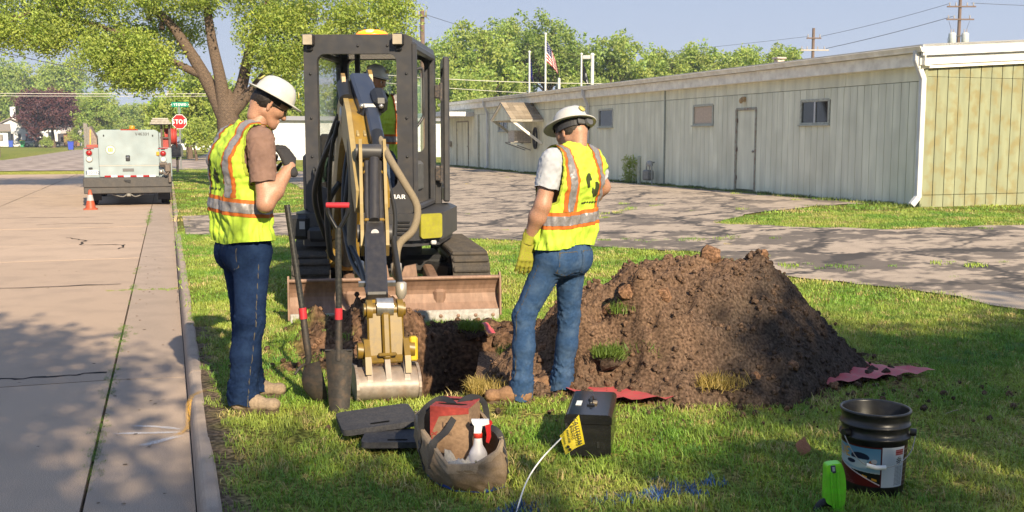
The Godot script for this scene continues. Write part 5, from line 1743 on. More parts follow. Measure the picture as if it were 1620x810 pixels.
	# upper frame
	var plan := PackedVector2Array([Vector2(-0.78, 0.58), Vector2(-0.72, 0.78), Vector2(0.36, 0.78), Vector2(0.60, 0.56), Vector2(0.62, -0.4), Vector2(0.48, -0.95), Vector2(-0.66, -0.95), Vector2(-0.78, -0.4)])
	var flat := Transform3D(Basis(Vector3.RIGHT, Vector3(0, 0, 1), Vector3.UP), Vector3.ZERO)
	b = mk.call(V)
	b.prism(plan, 0.64, 0.885, flat)
	var p2 := PackedVector2Array()
	for v in plan: p2.append(v * 0.93)
	b.prism(p2, 0.58, 0.64, flat)
	var up := obj("upper_frame", b, coal, ex)
	b = mk.call(V)
	b.prism(ring(0.235, 0.225, 0.025), 0.0, 0.025, Transform3D(Basis(Vector3(0.737, 0, -0.676), Vector3.UP, Vector3(0.676, 0, 0.737)), Vector3(0.495, 0.77, 0.67)))
	obj("yellow_cover", b, dirty(M(Color(0.33, 0.31, 0.025), 0.45, "smooth", 2.0), Color(0.25, 0.2, 0.08), "fine", 2.0, 0.4), up)
	for k in 4:
		b = mk.call(V)
		b.box(Vector3(0.25, 0.70 + k * 0.037, 0.785), Vector3(0.15, 0.018, 0.02), 0.004)
		obj("vent_slot", b, black, up)
	b = mk.call(V)
	b.box(Vector3(-0.70, 0.76, 0.76), Vector3(0.2, 0.22, 0.12), 0.03)
	b.box(Vector3(-0.45, 0.70, 0.82), Vector3(0.3, 0.13, 0.16), 0.03)
	var sbx := obj("step_box", b, black, up)
	b = mk.call(V)
	b.box(Vector3(-0.66, 0.78, 0.8215), Vector3(0.05, 0.07, 0.003))
	obj("sticker", b, M(Color(0.4, 0.4, 0.4), 0.5, ""), sbx)
	b = mk.call(V)
	b.box(Vector3(0.52, 0.612, 0.62), Vector3(0.05, 0.04, 0.06), 0.01)
	obj("lamp_lens", b, M(Color(0.6, 0.6, 0.6), 0.2, ""), up)
	b = mk.call(V)
	b.prism(PackedVector2Array([Vector2(-0.72, -0.95), Vector2(0.40, -0.95), Vector2(0.42, -0.72), Vector2(-0.78, -0.72)]), 0.89, 1.22, flat)
	b.box(Vector3(-0.70, 1.15, -0.1), Vector3(0.12, 0.55, 1.0), 0.03)
	obj("engine_hood", b, coal, up)
	# cab: front frame, rear frame, roof, side frames, glass
	var cab := Node3D.new()
	cab.name = "cab"
	ex.add_child(cab, true)
	b = mk.call(V)
	frame(b, Vector3(-0.145, 1.665, 0.64), Vector2(1.01, 1.57), Vector2(0.73, 1.22), Vector2(-0.02, 0.055), 0.075, 0.08, Basis.IDENTITY, 0.06)
	obj("front_frame", b, coal, cab)
	b = mk.call(V)
	frame(b, Vector3(-0.145, 1.665, -0.72), Vector2(0.99, 1.57), Vector2(0.80, 0.95), Vector2(0.0, 0.24), 0.07, 0.07, Basis.IDENTITY, 0.06)
	obj("rear_frame", b, coal, cab)
	b = mk.call(V)
	b.prism(PackedVector2Array([Vector2(-0.64, 2.42), Vector2(0.35, 2.42), Vector2(0.34, 2.48), Vector2(0.28, 2.505), Vector2(-0.57, 2.505), Vector2(-0.63, 2.48)]), -0.78, 0.66)
	obj("roof", b, coal, cab)
	b = mk.call(V)
	frame(b, Vector3(-0.625, 1.665, -0.04), Vector2(1.36, 1.57), Vector2(1.16, 1.2), Vector2(0, 0.08), 0.08, 0.05, Basis(Vector3.UP, PI / 2), 0.05)
	obj("left_frame", b, coal, cab)
	b = mk.call(V)
	b.box(Vector3(0.335, 1.66, -0.70), Vector3(0.06, 1.5, 0.12), 0.015)
	b.box(Vector3(0.335, 2.40, -0.04), Vector3(0.06, 0.07, 1.36), 0.015)
	b.box(Vector3(0.335, 0.92, -0.04), Vector3(0.06, 0.06, 1.36), 0.015)
	b.box(Vector3(0.36, 1.66, 0.66), Vector3(0.05, 1.54, 0.06), 0.015)
	obj("right_frame", b, coal, cab)
	var clear := glass(Color(0.6, 0.8, 0.68), 0.10)
	for q in [["rear_window", Vector3(-0.145, 1.9, -0.72), Vector3(0.82, 0.97, 0.006)], ["left_window", Vector3(-0.625, 1.74, -0.04), Vector3(0.006, 1.22, 1.18)]]:
		b = mk.call(V)
		b.box(q[1], q[2])
		obj(q[0], b, clear, cab)
	b = mk.call(V)
	b.box(Vector3(-0.165, 2.37, 0.1), Vector3(0.72, 0.012, 0.95), 0.004)
	obj("stowed_windscreen", b, M(Color(0.02, 0.025, 0.022), 0.1, ""), cab)
	# open door folded back along the side
	var dj := V * Transform3D(Basis(Vector3.UP, deg_to_rad(10)), Vector3(0.45, 0, -0.70))
	b = mk.call(dj)
	frame(b, Vector3(0.03, 1.66, -0.38), Vector2(0.78, 1.50), Vector2(0.62, 1.28), Vector2(0, 0.02), 0.07, 0.05, Basis(Vector3.UP, PI / 2), 0.08)
	b.box(Vector3(0.03, 1.66, 0.0), Vector3(0.065, 1.5, 0.05), 0.015)
	var dr := obj("door", b, coal, cab)
	b = mk.call(dj)
	b.box(Vector3(0.03, 1.68, -0.38), Vector3(0.006, 1.30, 0.64))
	obj("door_glass", b, clear, dr)
	for y in [1.2, 2.05]:
		b = mk.call(V)
		b.box(Vector3(0.395, y, -0.685), Vector3(0.06, 0.14, 0.09), 0.01)
		b.cyl(Vector3(0.43, y - 0.09, -0.66), Vector3(0.43, y + 0.09, -0.66), 0.02, -1, 10)
		obj("hinge", b, dirty(coal, Color(0.3, 0.2, 0.12), "fine", 3.0, 0.4), dr)
	b = mk.call(V)
	b.tube(curve([Vector3(0.36, 2.18, 0.66), Vector3(0.42, 2.2, 0.60), Vector3(0.43, 2.1, 0.58), Vector3(0.43, 1.85, 0.58), Vector3(0.42, 1.76, 0.56), Vector3(0.36, 1.66, 0.62)], 20), 0.013, 8)
	obj("grab_rail", b, coal, cab)
	b = mk.call(V)
	b.tube(curve([Vector3(-0.56, 1.28, 0.69), Vector3(-0.56, 1.30, 0.74), Vector3(-0.56, 1.22, 0.75), Vector3(-0.56, 1.0, 0.75), Vector3(-0.56, 0.96, 0.70)], 16), 0.009, 8)
	obj("front_rail", b, black, cab)
	for x in [-0.59, 0.225]:
		b = mk.call(V)
		b.box(Vector3(x, 2.45, 0.72), Vector3(0.10, 0.11, 0.09), 0.015)
		b.box(Vector3(x, 2.38, 0.69), Vector3(0.06, 0.05, 0.04), 0.01)
		var wl := obj("work_light", b, black, cab)
		b = mk.call(V)
		b.box(Vector3(x, 2.45, 0.768), Vector3(0.085, 0.09, 0.008), 0.003)
		obj("lens", b, M(Color(0.42, 0.36, 0.27), 0.15, "smooth", 4.0), wl)
	for q in [[-0.59, 2.15], [-0.59, 1.75], [-0.59, 1.4], [0.29, 2.15], [0.29, 1.75], [0.29, 1.4], [-0.15, 2.40], [0.12, 2.40]]:
		b = mk.call(V)
		b.ell(Vector3(q[0], q[1], 0.682), Vector3(0.013, 0.013, 0.01), 8)
		obj("bolt", b, black, cab)
	b = mk.call(V)
	b.lathe([Vector2(0.0, 0.058), Vector2(0.08, 0.055), Vector2(0.125, 0.042), Vector2(0.15, 0.02), Vector2(0.155, 0.0), Vector2(0, 0)], 28, Vector3(-0.06, 2.505, 0.45))
	var bc := obj("beacon_lamp", b, lamp_mat(Color(1.0, 0.55, 0.08), 0.9), cab)
	b = mk.call(V)
	b.ell(Vector3(-0.06, 2.532, 0.54), Vector3(0.055, 0.03, 0.06), 12)
	obj("lamp_bulb", b, lamp_mat(Color(1.0, 0.86, 0.4), 2.0), bc)
	var ol := OmniLight3D.new()
	ol.name = "beacon_light"
	ol.light_color = Color(1.0, 0.6, 0.15)
	ol.light_energy = 0.06
	ol.light_size = 0.06
	ol.omni_range = 60.0
	ol.omni_attenuation = 2.0
	ol.shadow_enabled = true
	ex.add_child(ol, true)
	ol.position = V * Vector3(-0.06, 2.66, 0.62)
	var lt := letters("maker_lettering", "YANMAR", 0.040, M(Color(0.8, 0.8, 0.8), 0.4, ""), cab, V * Vector3(0.125, 1.035, 0.682), V.basis)
	lt.scale = Vector3(1.25, 1, 1)
	# inside the cab
	b = mk.call(V)
	b.box(Vector3(-0.08, 1.18, -0.22), Vector3(0.5, 0.14, 0.5), 0.05)
	b.box(Vector3(-0.08, 1.55, -0.46), Vector3(0.5, 0.75, 0.13), 0.05)
	b.box(Vector3(-0.08, 1.0, -0.22), Vector3(0.45, 0.24, 0.45), 0.03)
	obj("seat", b, M(Color(0.03, 0.03, 0.032), 0.7, "cloth", 3.0), cab)
	b = mk.call(V)
	b.box(Vector3(0.24, 1.20, 0.05), Vector3(0.15, 0.3, 0.5), 0.03)
	b.box(Vector3(-0.45, 1.20, 0.05), Vector3(0.15, 0.3, 0.5), 0.03)
	b.box(Vector3(-0.14, 0.90, 0.0), Vector3(0.9, 0.04, 1.3))
	obj("console", b, M(Color(0.11, 0.105, 0.1), 0.6), cab)
	for x in [0.26, -0.45]:
		b = mk.call(V)
		b.lathe([Vector2(0.05, 0.0), Vector2(0.055, 0.03), Vector2(0.042, 0.045), Vector2(0.046, 0.07), Vector2(0.034, 0.085), Vector2(0.036, 0.11), Vector2(0.018, 0.13), Vector2(0.016, 0.25), Vector2(0.026, 0.28), Vector2(0.026, 0.36), Vector2(0, 0.38)], 14, Vector3(x, 1.34, 0.2))
		obj("joystick", b, black, cab)
	b = mk.call(V)
	for x in [-0.3, -0.2]: b.cyl(Vector3(x, 0.95, 0.45), Vector3(x, 1.45, 0.4), 0.012)
	b.box(Vector3(-0.50, 1.5, 0.45), Vector3(0.14, 0.22, 0.05), 0.02)
	b.box(Vector3(-0.36, 1.72, -0.3), Vector3(0.05, 1.4, 0.06), 0.01)
	obj("lever", b, black, cab)
	# boom
	var sd := Transform3D(SIDE, Vector3.ZERO)
	b = mk.call(W)
	b.box(Vector3(0, 0.62, -0.02), Vector3(0.24, 0.5, 0.26), 0.04)
	b.box(Vector3(-0.13, 0.5, 0.1), Vector3(0.1, 0.16, 0.3), 0.03)
	b.cyl(Vector3(-0.16, 0.75, 0.05), Vector3(0.16, 0.75, 0.05), 0.07, -1, 16)
	obj("swing_bracket", b, yellow, ex)
	b = mk.call(W)
	var bp := PackedVector2Array([Vector2(-0.06, 0.70), Vector2(0.10, 0.66), Vector2(0.9, 1.36), Vector2(1.12, 1.51), Vector2(1.34, 1.58), Vector2(1.6, 1.48), Vector2(2.30, 1.05), Vector2(2.40, 1.09), Vector2(2.42, 1.21), Vector2(1.75, 1.76), Vector2(1.45, 1.90), Vector2(1.22, 1.92), Vector2(0.98, 1.83), Vector2(-0.04, 0.84)])
	b.prism(bp, -0.085, 0.085, sd)
	var bm := obj("boom", b, yellow, ex)
	for s in [-1.0, 1.0]:
		b = mk.call(W)
		var rib := PackedVector2Array()
		for v in bp: rib.append(v + Vector2(0.012, 0.0) * signf(v.x - 1.2))
		b.prism(rib, s * 0.087, s * (0.125 if s < 0 else 0.105), sd)
		obj("side_plate", b, cream if s < 0 else yellow, bm)
		b = mk.call(W)
		b.lathe([Vector2(0, 0.03), Vector2(0.07, 0.025), Vector2(0.075, 0.0)], 18, Vector3(s * 0.105, 1.74, 1.28), Basis(Vector3.BACK, -s * PI / 2))
		obj("pin_boss", b, steel, bm)
	b = mk.call(W)
	for k in 3: b.bar(Vector3(-0.06 + k * 0.05, 1.94, 1.25), Vector3(-0.06 + k * 0.05, 1.58, 1.98), 0.022, 0.022, 0.005)
	obj("steel_line", b, cream, bm)
	b = mk.call(W)
	b.prism(PackedVector2Array([Vector2(1.16, 1.89), Vector2(1.40, 1.91), Vector2(1.36, 2.04), Vector2(1.28, 2.07), Vector2(1.2, 2.0)]), -0.12, -0.09, sd)
	b.prism(PackedVector2Array([Vector2(1.16, 1.89), Vector2(1.40, 1.91), Vector2(1.36, 2.06), Vector2(1.28, 2.10), Vector2(1.2, 2.0)]), 0.09, 0.12, sd)
	obj("cylinder_bracket", b, yellow, bm)
	# boom cylinder under the boom
	b = mk.call(W)
	b.cyl(Vector3(0, 0.45, 0.16), Vector3(0, 1.02, 0.62), 0.055, -1, 16)
	obj("boom_cylinder", b, black, ex)
	b = mk.call(W)
	b.cyl(Vector3(0, 1.0, 0.60), Vector3(0, 1.50, 1.10), 0.03, -1, 14)
	obj("boom_cylinder_rod", b, steel, ex)
	# arm cylinder with its guard on top
	var blue := dirty(M(Color(0.03, 0.037, 0.058), 0.3, "smooth", 2.0), Color(0.07, 0.065, 0.06), "fine", 1.0, 0.25)
	b = mk.call(W)
	b.bar(Vector3(0.025, 2.03, 1.28), Vector3(0.055, 1.76, 1.80), 0.165, 0.11, 0.02)
	var ac := obj("arm_cylinder_guard", b, blue, ex)
	b = mk.call(W)
	b.bar(Vector3(0.115, 1.90, 1.64), Vector3(0.125, 1.79, 1.82), 0.11, 0.13, 0.03)
	obj("guard_end", b, black, ac)
	b = mk.call(W)
	b.cyl(Vector3(-0.10, 1.98, 1.30), Vector3(-0.10, 1.85, 1.52), 0.055, -1, 14)
	obj("hose_drum", b, black, ac)
	b = mk.call(W)
	b.bar(Vector3(0.055, 1.77, 1.79), Vector3(0.065, 1.55, 2.10), 0.095, 0.08, 0.015)
	obj("guard_plate", b, blue, ac)
	for x in [-0.015, 0.125]:
		b = mk.call(W)
		b.ell(Vector3(x, 1.80, 1.83), Vector3(0.02, 0.02, 0.02), 8)
		obj("bolt", b, steel, ac)
	b = mk.call(W)
	b.cyl(Vector3(0.065, 1.60, 2.06), Vector3(0.06, 1.47, 2.22), 0.045, -1, 14)
	obj("rod_end", b, black, ac)
	# arm: tail plates, beam, bucket cylinder, links
	for s in [-1.0, 1.0]:
		b = mk.call(Wa)
		b.prism(PackedVector2Array([Vector2(2.14, 1.46), Vector2(2.17, 1.54), Vector2(2.25, 1.56), Vector2(2.31, 1.50), Vector2(2.52, 1.12), Vector2(2.70, 0.96), Vector2(2.72, 0.86), Vector2(2.64, 0.78), Vector2(2.36, 0.92), Vector2(2.24, 1.12)]), s * 0.072, s * 0.094, sd)
		obj("arm_tail_plate", b, cream, ex)
	for q in [[1.47, 2.23, 0.055], [0.93, 2.60, 0.06], [1.2, 2.36, 0.05]]:
		b = mk.call(Wa)
		b.cyl(Vector3(-0.115, q[0], q[1]), Vector3(0.115, q[0], q[1]), q[2], -1, 18)
		obj("pin", b, coal, ex)
	b = mk.call(Wa)
	b.box(Vector3(0.0, 1.33, 2.36), Vector3(0.14, 0.03, 0.05), 0.01)
	b.box(Vector3(0.0, 1.02, 2.60), Vector3(0.14, 0.025, 0.05), 0.01)
	b.bar(Vector3(0.0, 1.10, 2.32), Vector3(0.0, 0.42, 3.34), 0.12, 0.17, 0.015)
	obj("arm", b, yellow, ex)
	b = mk.call(Wa)
	b.bar(Vector3(0.0, 1.40, 2.30), Vector3(0.0, 0.96, 2.62), 0.125, 0.07, 0.012)
	b.cyl(Vector3(0.01, 1.42, 2.36), Vector3(0.0, 1.02, 2.64), 0.036, -1, 12)
	b.bar(Vector3(0.0, 0.97, 2.60), Vector3(-0.005, 0.585, 3.26), 0.135, 0.09, 0.012)
	var bcg := obj("bucket_cylinder_guard", b, dirty(M(Color(0.03, 0.028, 0.03), 0.45, "fine", 2.0), Color(0.1, 0.085, 0.07), "fine", 1.2, 0.3), ex)
	b = mk.call(Wa)
	b.cyl(Vector3(0, 0.925, 2.70), Vector3(0, 0.945, 2.735), 0.026, -1, 12)
	obj("bolt", b, steel, bcg)
	b = mk.call(Wa)
	b.bar(Vector3(-0.085, 0.665, 3.12), Vector3(-0.085, 0.655, 3.14), 0.06, 0.03)
	b.bar(Vector3(0.085, 0.665, 3.12), Vector3(0.085, 0.655, 3.14), 0.06, 0.03)
	obj("clamp_lug", b, steel, bcg)
	b = mk.call(Wb)
	b.cyl(Vector3(-0.125, 0.535, 3.36), Vector3(0.125, 0.535, 3.36), 0.042, -1, 16)
	b.cyl(Vector3(-0.11, 0.535, 3.36), Vector3(-0.075, 0.535, 3.36), 0.062, -1, 16)
	b.cyl(Vector3(0.075, 0.535, 3.36), Vector3(0.11, 0.535, 3.36), 0.062, -1, 16)
	var ochre := dirty(M(Color(0.19, 0.115, 0.012), 0.42, "smooth", 1.5), Color(0.08, 0.055, 0.03), "fine", 1.5, 0.5)
	obj("link_pin", b, ochre, ex)
	b = mk.call(Wb)
	b.cyl(Vector3(-0.05, 0.55, 3.37), Vector3(0.05, 0.55, 3.37), 0.058, -1, 16)
	obj("cylinder_eye", b, steel, ex)
	b = mk.call(Wb)
	b.bar(Vector3(0, 0.52, 3.40), Vector3(0, 0.25, 3.46), 0.085, 0.05, 0.012)
	for s in [-1.0, 1.0]: b.bar(Vector3(s * 0.052, 0.54, 3.38), Vector3(s * 0.056, 0.24, 3.45), 0.026, 0.11, 0.01)
	b.box(Vector3(0, 0.285, 3.49), Vector3(0.11, 0.02, 0.03), 0.006)
	obj("bucket_link", b, ochre, ex)
	b = mk.call(Wb)
	for s in [-1.0, 1.0]:
		b.prism(PackedVector2Array([Vector2(3.34, 0.36), Vector2(3.44, 0.37), Vector2(3.52, 0.28), Vector2(3.55, 0.18), Vector2(3.36, 0.17)]), s * 0.10, s * 0.135, sd)
		b.cyl(Vector3(s * 0.135, 0.30, 3.42), Vector3(s * 0.17, 0.30, 3.42), 0.05, -1, 16)
	b.box(Vector3(0, 0.25, 3.44), Vector3(0.22, 0.05, 0.06), 0.01)
	obj("quick_coupler", b, ochre, ex)
	b = mk.call(Wb)
	b.box(Vector3(0.165, 0.30, 3.42), Vector3(0.05, 0.15, 0.05), 0.01)
	obj("coupler_lock", b, dirty(M(Color(0.62, 0.42, 0.02), 0.5, "smooth"), Color(0.2, 0.15, 0.08), "fine", 2.0, 0.3), ex)
	# bucket
	var bw := dirty(M(Color(0.30, 0.25, 0.21), 0.5, "fine", 1.6, 0.15, 0.08), Color(0.24, 0.14, 0.08), "blotch", 1.7, 0.5)
	b = mk.call(Wb)
	var arc := PackedVector2Array()
	for k in 13:
		var a := deg_to_rad(72.0 - k * 15.0)
		arc.append(Vector2(3.37 + 0.20 * cos(a), 0.095 + 0.115 * sin(a)))
	for k in 13:
		var a := deg_to_rad(-108.0 + k * 15.0)
		arc.append(Vector2(3.37 + 0.178 * cos(a), 0.095 + 0.097 * sin(a)))
	b.prism(arc, -0.185, 0.185, sd, true)
	var bk := obj("bucket", b, bw, ex)
	for s in [-1.0, 1.0]:
		b = mk.call(Wb)
		var sp := PackedVector2Array([Vector2(3.10, 0.16)])
		for k in 13:
			var a := deg_to_rad(76.0 - k * 15.0)
			sp.append(Vector2(3.37 + 0.208 * cos(a), 0.095 + 0.122 * sin(a)))
		b.prism(sp, s * 0.176, s * 0.192, sd)
		obj("side_cutter", b, bw, bk)
	for x in [-0.11, 0.0, 0.11]:
		b = mk.call(Wb)
		b.prism(PackedVector2Array([Vector2(3.38, 0.20), Vector2(3.48, 0.26), Vector2(3.55, 0.15), Vector2(3.56, 0.12), Vector2(3.42, 0.20)]), x - 0.016, x + 0.016, sd)
		obj("ear", b, bw, bk)
	# hoses
	var sleeve := M(Color(0.23, 0.185, 0.125), 0.85, "fine", 6.0, 0.0, 0.2, Vector3(1, 3, 1))
	var hose := M(Color(0.02, 0.02, 0.02), 0.5, "")
	for q in [[[Vector3(-0.07, 1.64, 1.62), Vector3(-0.10, 1.52, 1.86), Vector3(-0.105, 1.3, 2.0), Vector3(-0.12, 1.0, 2.06), Vector3(-0.13, 0.78, 2.1), Vector3(-0.10, 0.62, 2.3)], 0.033, sleeve], [[Vector3(0.06, 1.62, 2.02), Vector3(0.11, 1.44, 2.34), Vector3(0.20, 1.26, 2.48), Vector3(0.275, 1.10, 2.55), Vector3(0.24, 0.95, 2.6), Vector3(0.14, 0.86, 2.64), Vector3(0.105, 0.74, 2.72), Vector3(0.10, 0.60, 2.95)], 0.026, sleeve],
		[[Vector3(-0.09, 1.5, 1.9), Vector3(-0.15, 1.2, 2.0), Vector3(-0.17, 0.9, 2.0), Vector3(-0.1, 0.7, 2.3), Vector3(-0.095, 0.55, 2.9)], 0.018, hose], [[Vector3(-0.12, 1.75, 1.0), Vector3(-0.2, 1.5, 0.8), Vector3(-0.26, 1.2, 0.6), Vector3(-0.22, 0.9, 0.4), Vector3(-0.1, 0.75, 0.1)], 0.022, hose], [[Vector3(-0.12, 1.65, 1.0), Vector3(-0.25, 1.35, 0.75), Vector3(-0.30, 1.05, 0.55), Vector3(-0.2, 0.7, 0.3)], 0.022, hose],
		[[Vector3(-0.14, 1.7, 1.2), Vector3(-0.19, 1.45, 1.1), Vector3(-0.2, 1.1, 0.9), Vector3(-0.16, 0.8, 0.5)], 0.017, hose], [[Vector3(-0.07, 1.62, 1.7), Vector3(-0.14, 1.35, 1.75), Vector3(-0.17, 1.0, 1.9), Vector3(-0.15, 0.72, 2.2), Vector3(-0.09, 0.6, 2.6)], 0.015, hose], [[Vector3(0.05, 1.5, 2.1), Vector3(0.1, 1.3, 2.3), Vector3(0.13, 1.05, 2.5), Vector3(0.09, 0.8, 2.7)], 0.015, hose], [[Vector3(-0.1, 1.2, 0.75), Vector3(-0.2, 1.0, 0.7), Vector3(-0.18, 0.6, 0.6), Vector3(-0.1, 0.5, 0.3)], 0.025, hose], [[Vector3(0.1, 0.9, 2.62), Vector3(0.1, 0.78, 2.75), Vector3(0.095, 0.62, 3.0)], 0.02, hose], [[Vector3(-0.04, 1.28, 2.34), Vector3(0.02, 1.2, 2.42), Vector3(0.03, 1.1, 2.5), Vector3(0.0, 1.0, 2.58)], 0.02, hose]]:
		b = mk.call(W)
		b.tube(curve(q[0], 28), q[1], 10)
		obj("hydraulic_hose", b, q[2], ex)
	for q in [[-0.095, 0.66, 2.25], [0.10, 0.70, 2.76], [0.10, 0.60, 2.98]]:
		b = mk.call(W)
		b.lathe([Vector2(0.02, 0.05), Vector2(0.036, 0.04), Vector2(0.036, -0.03), Vector2(0.02, -0.06)], 10, Vector3(q[0], q[1], q[2]))
		obj("hose_fitting", b, M(Color(0.5, 0.45, 0.38), 0.4, "", 1.0, 0.5), ex)


# ------------------------------------------------------------------ people: bones joined into one skin
class Field:
	var o: Vector3
	var h: float
	var nx: int
	var ny: int
	var nz: int
	var d := PackedFloat32Array()
	func _init(lo: Vector3, hi: Vector3, cell: float):
		o = lo; h = cell
		nx = int((hi.x - lo.x) / cell) + 2
		ny = int((hi.y - lo.y) / cell) + 2
		nz = int((hi.z - lo.z) / cell) + 2
		d.resize(nx * ny * nz)
		d.fill(0.3)
	# tapered capsule; along ax the section is sq times as thick
	func cap(a: Vector3, b: Vector3, ra: float, rb: float, k := 0.02, ax := Vector3.ZERO, sq := 1.0, cut := false):
		var ab := b - a
		var l2 := maxf(ab.length_squared(), 1e-9)
		var R := maxf(ra, rb) * maxf(1.0, sq) + k + 2.5 * h
		var lo := (a.min(b) - Vector3.ONE * R - o) / h
		var hi := (a.max(b) + Vector3.ONE * R - o) / h
		var x0 := maxi(0, int(lo.x))
		var x1 := mini(nx, int(hi.x) + 2)
		var inv := 1.0 / sq - 1.0
		for z in range(maxi(0, int(lo.z)), mini(nz, int(hi.z) + 2)):
			for y in range(maxi(0, int(lo.y)), mini(ny, int(hi.y) + 2)):
				var i := (z * ny + y) * nx + x0
				var q0 := Vector3(o.x - a.x, o.y + y * h - a.y, o.z + z * h - a.z)
				for x in range(x0, x1):
					var q := q0
					q.x += x * h
					var t := clampf(q.dot(ab) / l2, 0.0, 1.0)
					q -= ab * t
					if inv != 0.0: q += ax * (q.dot(ax) * inv)
					var e := q.length() - (ra + (rb - ra) * t)
					var f := d[i]
					if cut:
						if -e > f: d[i] = -e
					else:
						var m := k - absf(e - f)
						if m > 0.0: d[i] = minf(e, f) - m * m / (4.0 * k)
						elif e < f: d[i] = e
					i += 1
	func skin() -> Hide:
		var s := Hide.new()
		var cell := PackedInt32Array()
		cell.resize(d.size())
		cell.fill(-1)
		var sx := 1
		var sy := nx
		var sz := nx * ny
		var off := [0, sx, sy, sx + sy, sz, sx + sz, sy + sz, sx + sy + sz]
		var pos := [Vector3(0, 0, 0), Vector3(1, 0, 0), Vector3(0, 1, 0), Vector3(1, 1, 0), Vector3(0, 0, 1), Vector3(1, 0, 1), Vector3(0, 1, 1), Vector3(1, 1, 1)]
		var edges := [[0, 1], [0, 2], [0, 4], [1, 3], [1, 5], [2, 3], [2, 6], [4, 5], [4, 6], [3, 7], [5, 7], [6, 7]]
		var lim := h * 4.0
		var hits := PackedInt32Array()
		for z in nz - 1:
			for y in ny - 1:
				var i := (z * ny + y) * nx
				for x in nx - 1:
					var d0 := d[i]
					if d0 < lim and d0 > -lim:
						var neg := 0
						for k in 8:
							if d[i + off[k]] < 0.0: neg += 1
						if neg > 0 and neg < 8:
							var p := Vector3.ZERO
							var c := 0
							for e in edges:
								var da := d[i + off[e[0]]]
								var db := d[i + off[e[1]]]
								if (da < 0.0) != (db < 0.0):
									p += pos[e[0]].lerp(pos[e[1]], da / (da - db))
									c += 1
							p /= c
							cell[i] = s.v.size()
							s.v.append(o + (Vector3(x, y, z) + p) * h)
							s.n.append(Vector3(d[i + 1] + d[i + 1 + sy] + d[i + 1 + sz] + d[i + 1 + sy + sz] - d0 - d[i + sy] - d[i + sz] - d[i + sy + sz], d[i + sy] + d[i + sy + 1] + d[i + sy + sz] + d[i + 1 + sy + sz] - d0 - d[i + 1] - d[i + sz] - d[i + 1 + sz], d[i + sz] + d[i + 1 + sz] + d[i + sy + sz] + d[i + 1 + sy + sz] - d0 - d[i + 1] - d[i + sy] - d[i + 1 + sy]).normalized())
							hits.append(i)
					i += 1
		for i in hits:
			var a := d[i] < 0.0
			for e in [[sx, sy, sz], [sy, sz, sx], [sz, sx, sy]]:
				if i - e[1] - e[2] < 0: continue
				if a != (d[i + e[0]] < 0.0):
					var q := [cell[i], cell[i - e[1]], cell[i - e[1] - e[2]], cell[i - e[2]]]
					if q.min() < 0: continue
					if not a: q.reverse()
					s.f.append_array(PackedInt32Array([q[0], q[2], q[1], q[0], q[3], q[2]]))
		return s


class Hide:
	var v := PackedVector3Array()
	var n := PackedVector3Array()
	var f := PackedInt32Array()
	func add(o: Hide):
		var k := v.size()
		v.append_array(o.v)
		n.append_array(o.n)
		for i in o.f: f.append(i + k)
	func push(fn: Callable):                # move every point along its normal
		for i in v.size(): v[i] += n[i] * fn.call(v[i], n[i])
	func cut(fn: Callable, lift := 0.0) -> Hide:      # keep what has fn(p, n) > 0, cut cleanly along 0
		var s := Hide.new()
		var val := PackedFloat32Array()
		for i in v.size(): val.append(fn.call(v[i], n[i]))
		var at := PackedInt32Array()
		at.resize(v.size())
		at.fill(-1)
		var between := {}
		for t in range(0, f.size(), 3):
			var poly := []
			for k in 3:
				var a := f[t + k]
				var b := f[t + (k + 1) % 3]
				if val[a] > 0.0:
					if at[a] < 0:
						at[a] = s.v.size(); s.v.append(v[a] + n[a] * lift); s.n.append(n[a])
					poly.append(at[a])
				if (val[a] > 0.0) != (val[b] > 0.0):
					var key := mini(a, b) * 1000000 + maxi(a, b)
					if not between.has(key):
						var u := val[a] / (val[a] - val[b])
						var nn := n[a].lerp(n[b], u).normalized()
						between[key] = s.v.size()
						s.v.append(v[a].lerp(v[b], u) + nn * lift)
						s.n.append(nn)
					poly.append(between[key])
			for k in range(1, poly.size() - 1): s.f.append_array(PackedInt32Array([poly[0], poly[k], poly[k + 1]]))
		return s
	func mesh() -> ArrayMesh:
		var a := []
		a.resize(Mesh.ARRAY_MAX)
		a[Mesh.ARRAY_VERTEX] = v
		a[Mesh.ARRAY_NORMAL] = n
		a[Mesh.ARRAY_INDEX] = f
		var m := ArrayMesh.new()
		m.add_surface_from_arrays(Mesh.PRIMITIVE_TRIANGLES, a)
		var st := SurfaceTool.new()
		st.create_from(m, 0)
		st.generate_normals()
		return st.commit()


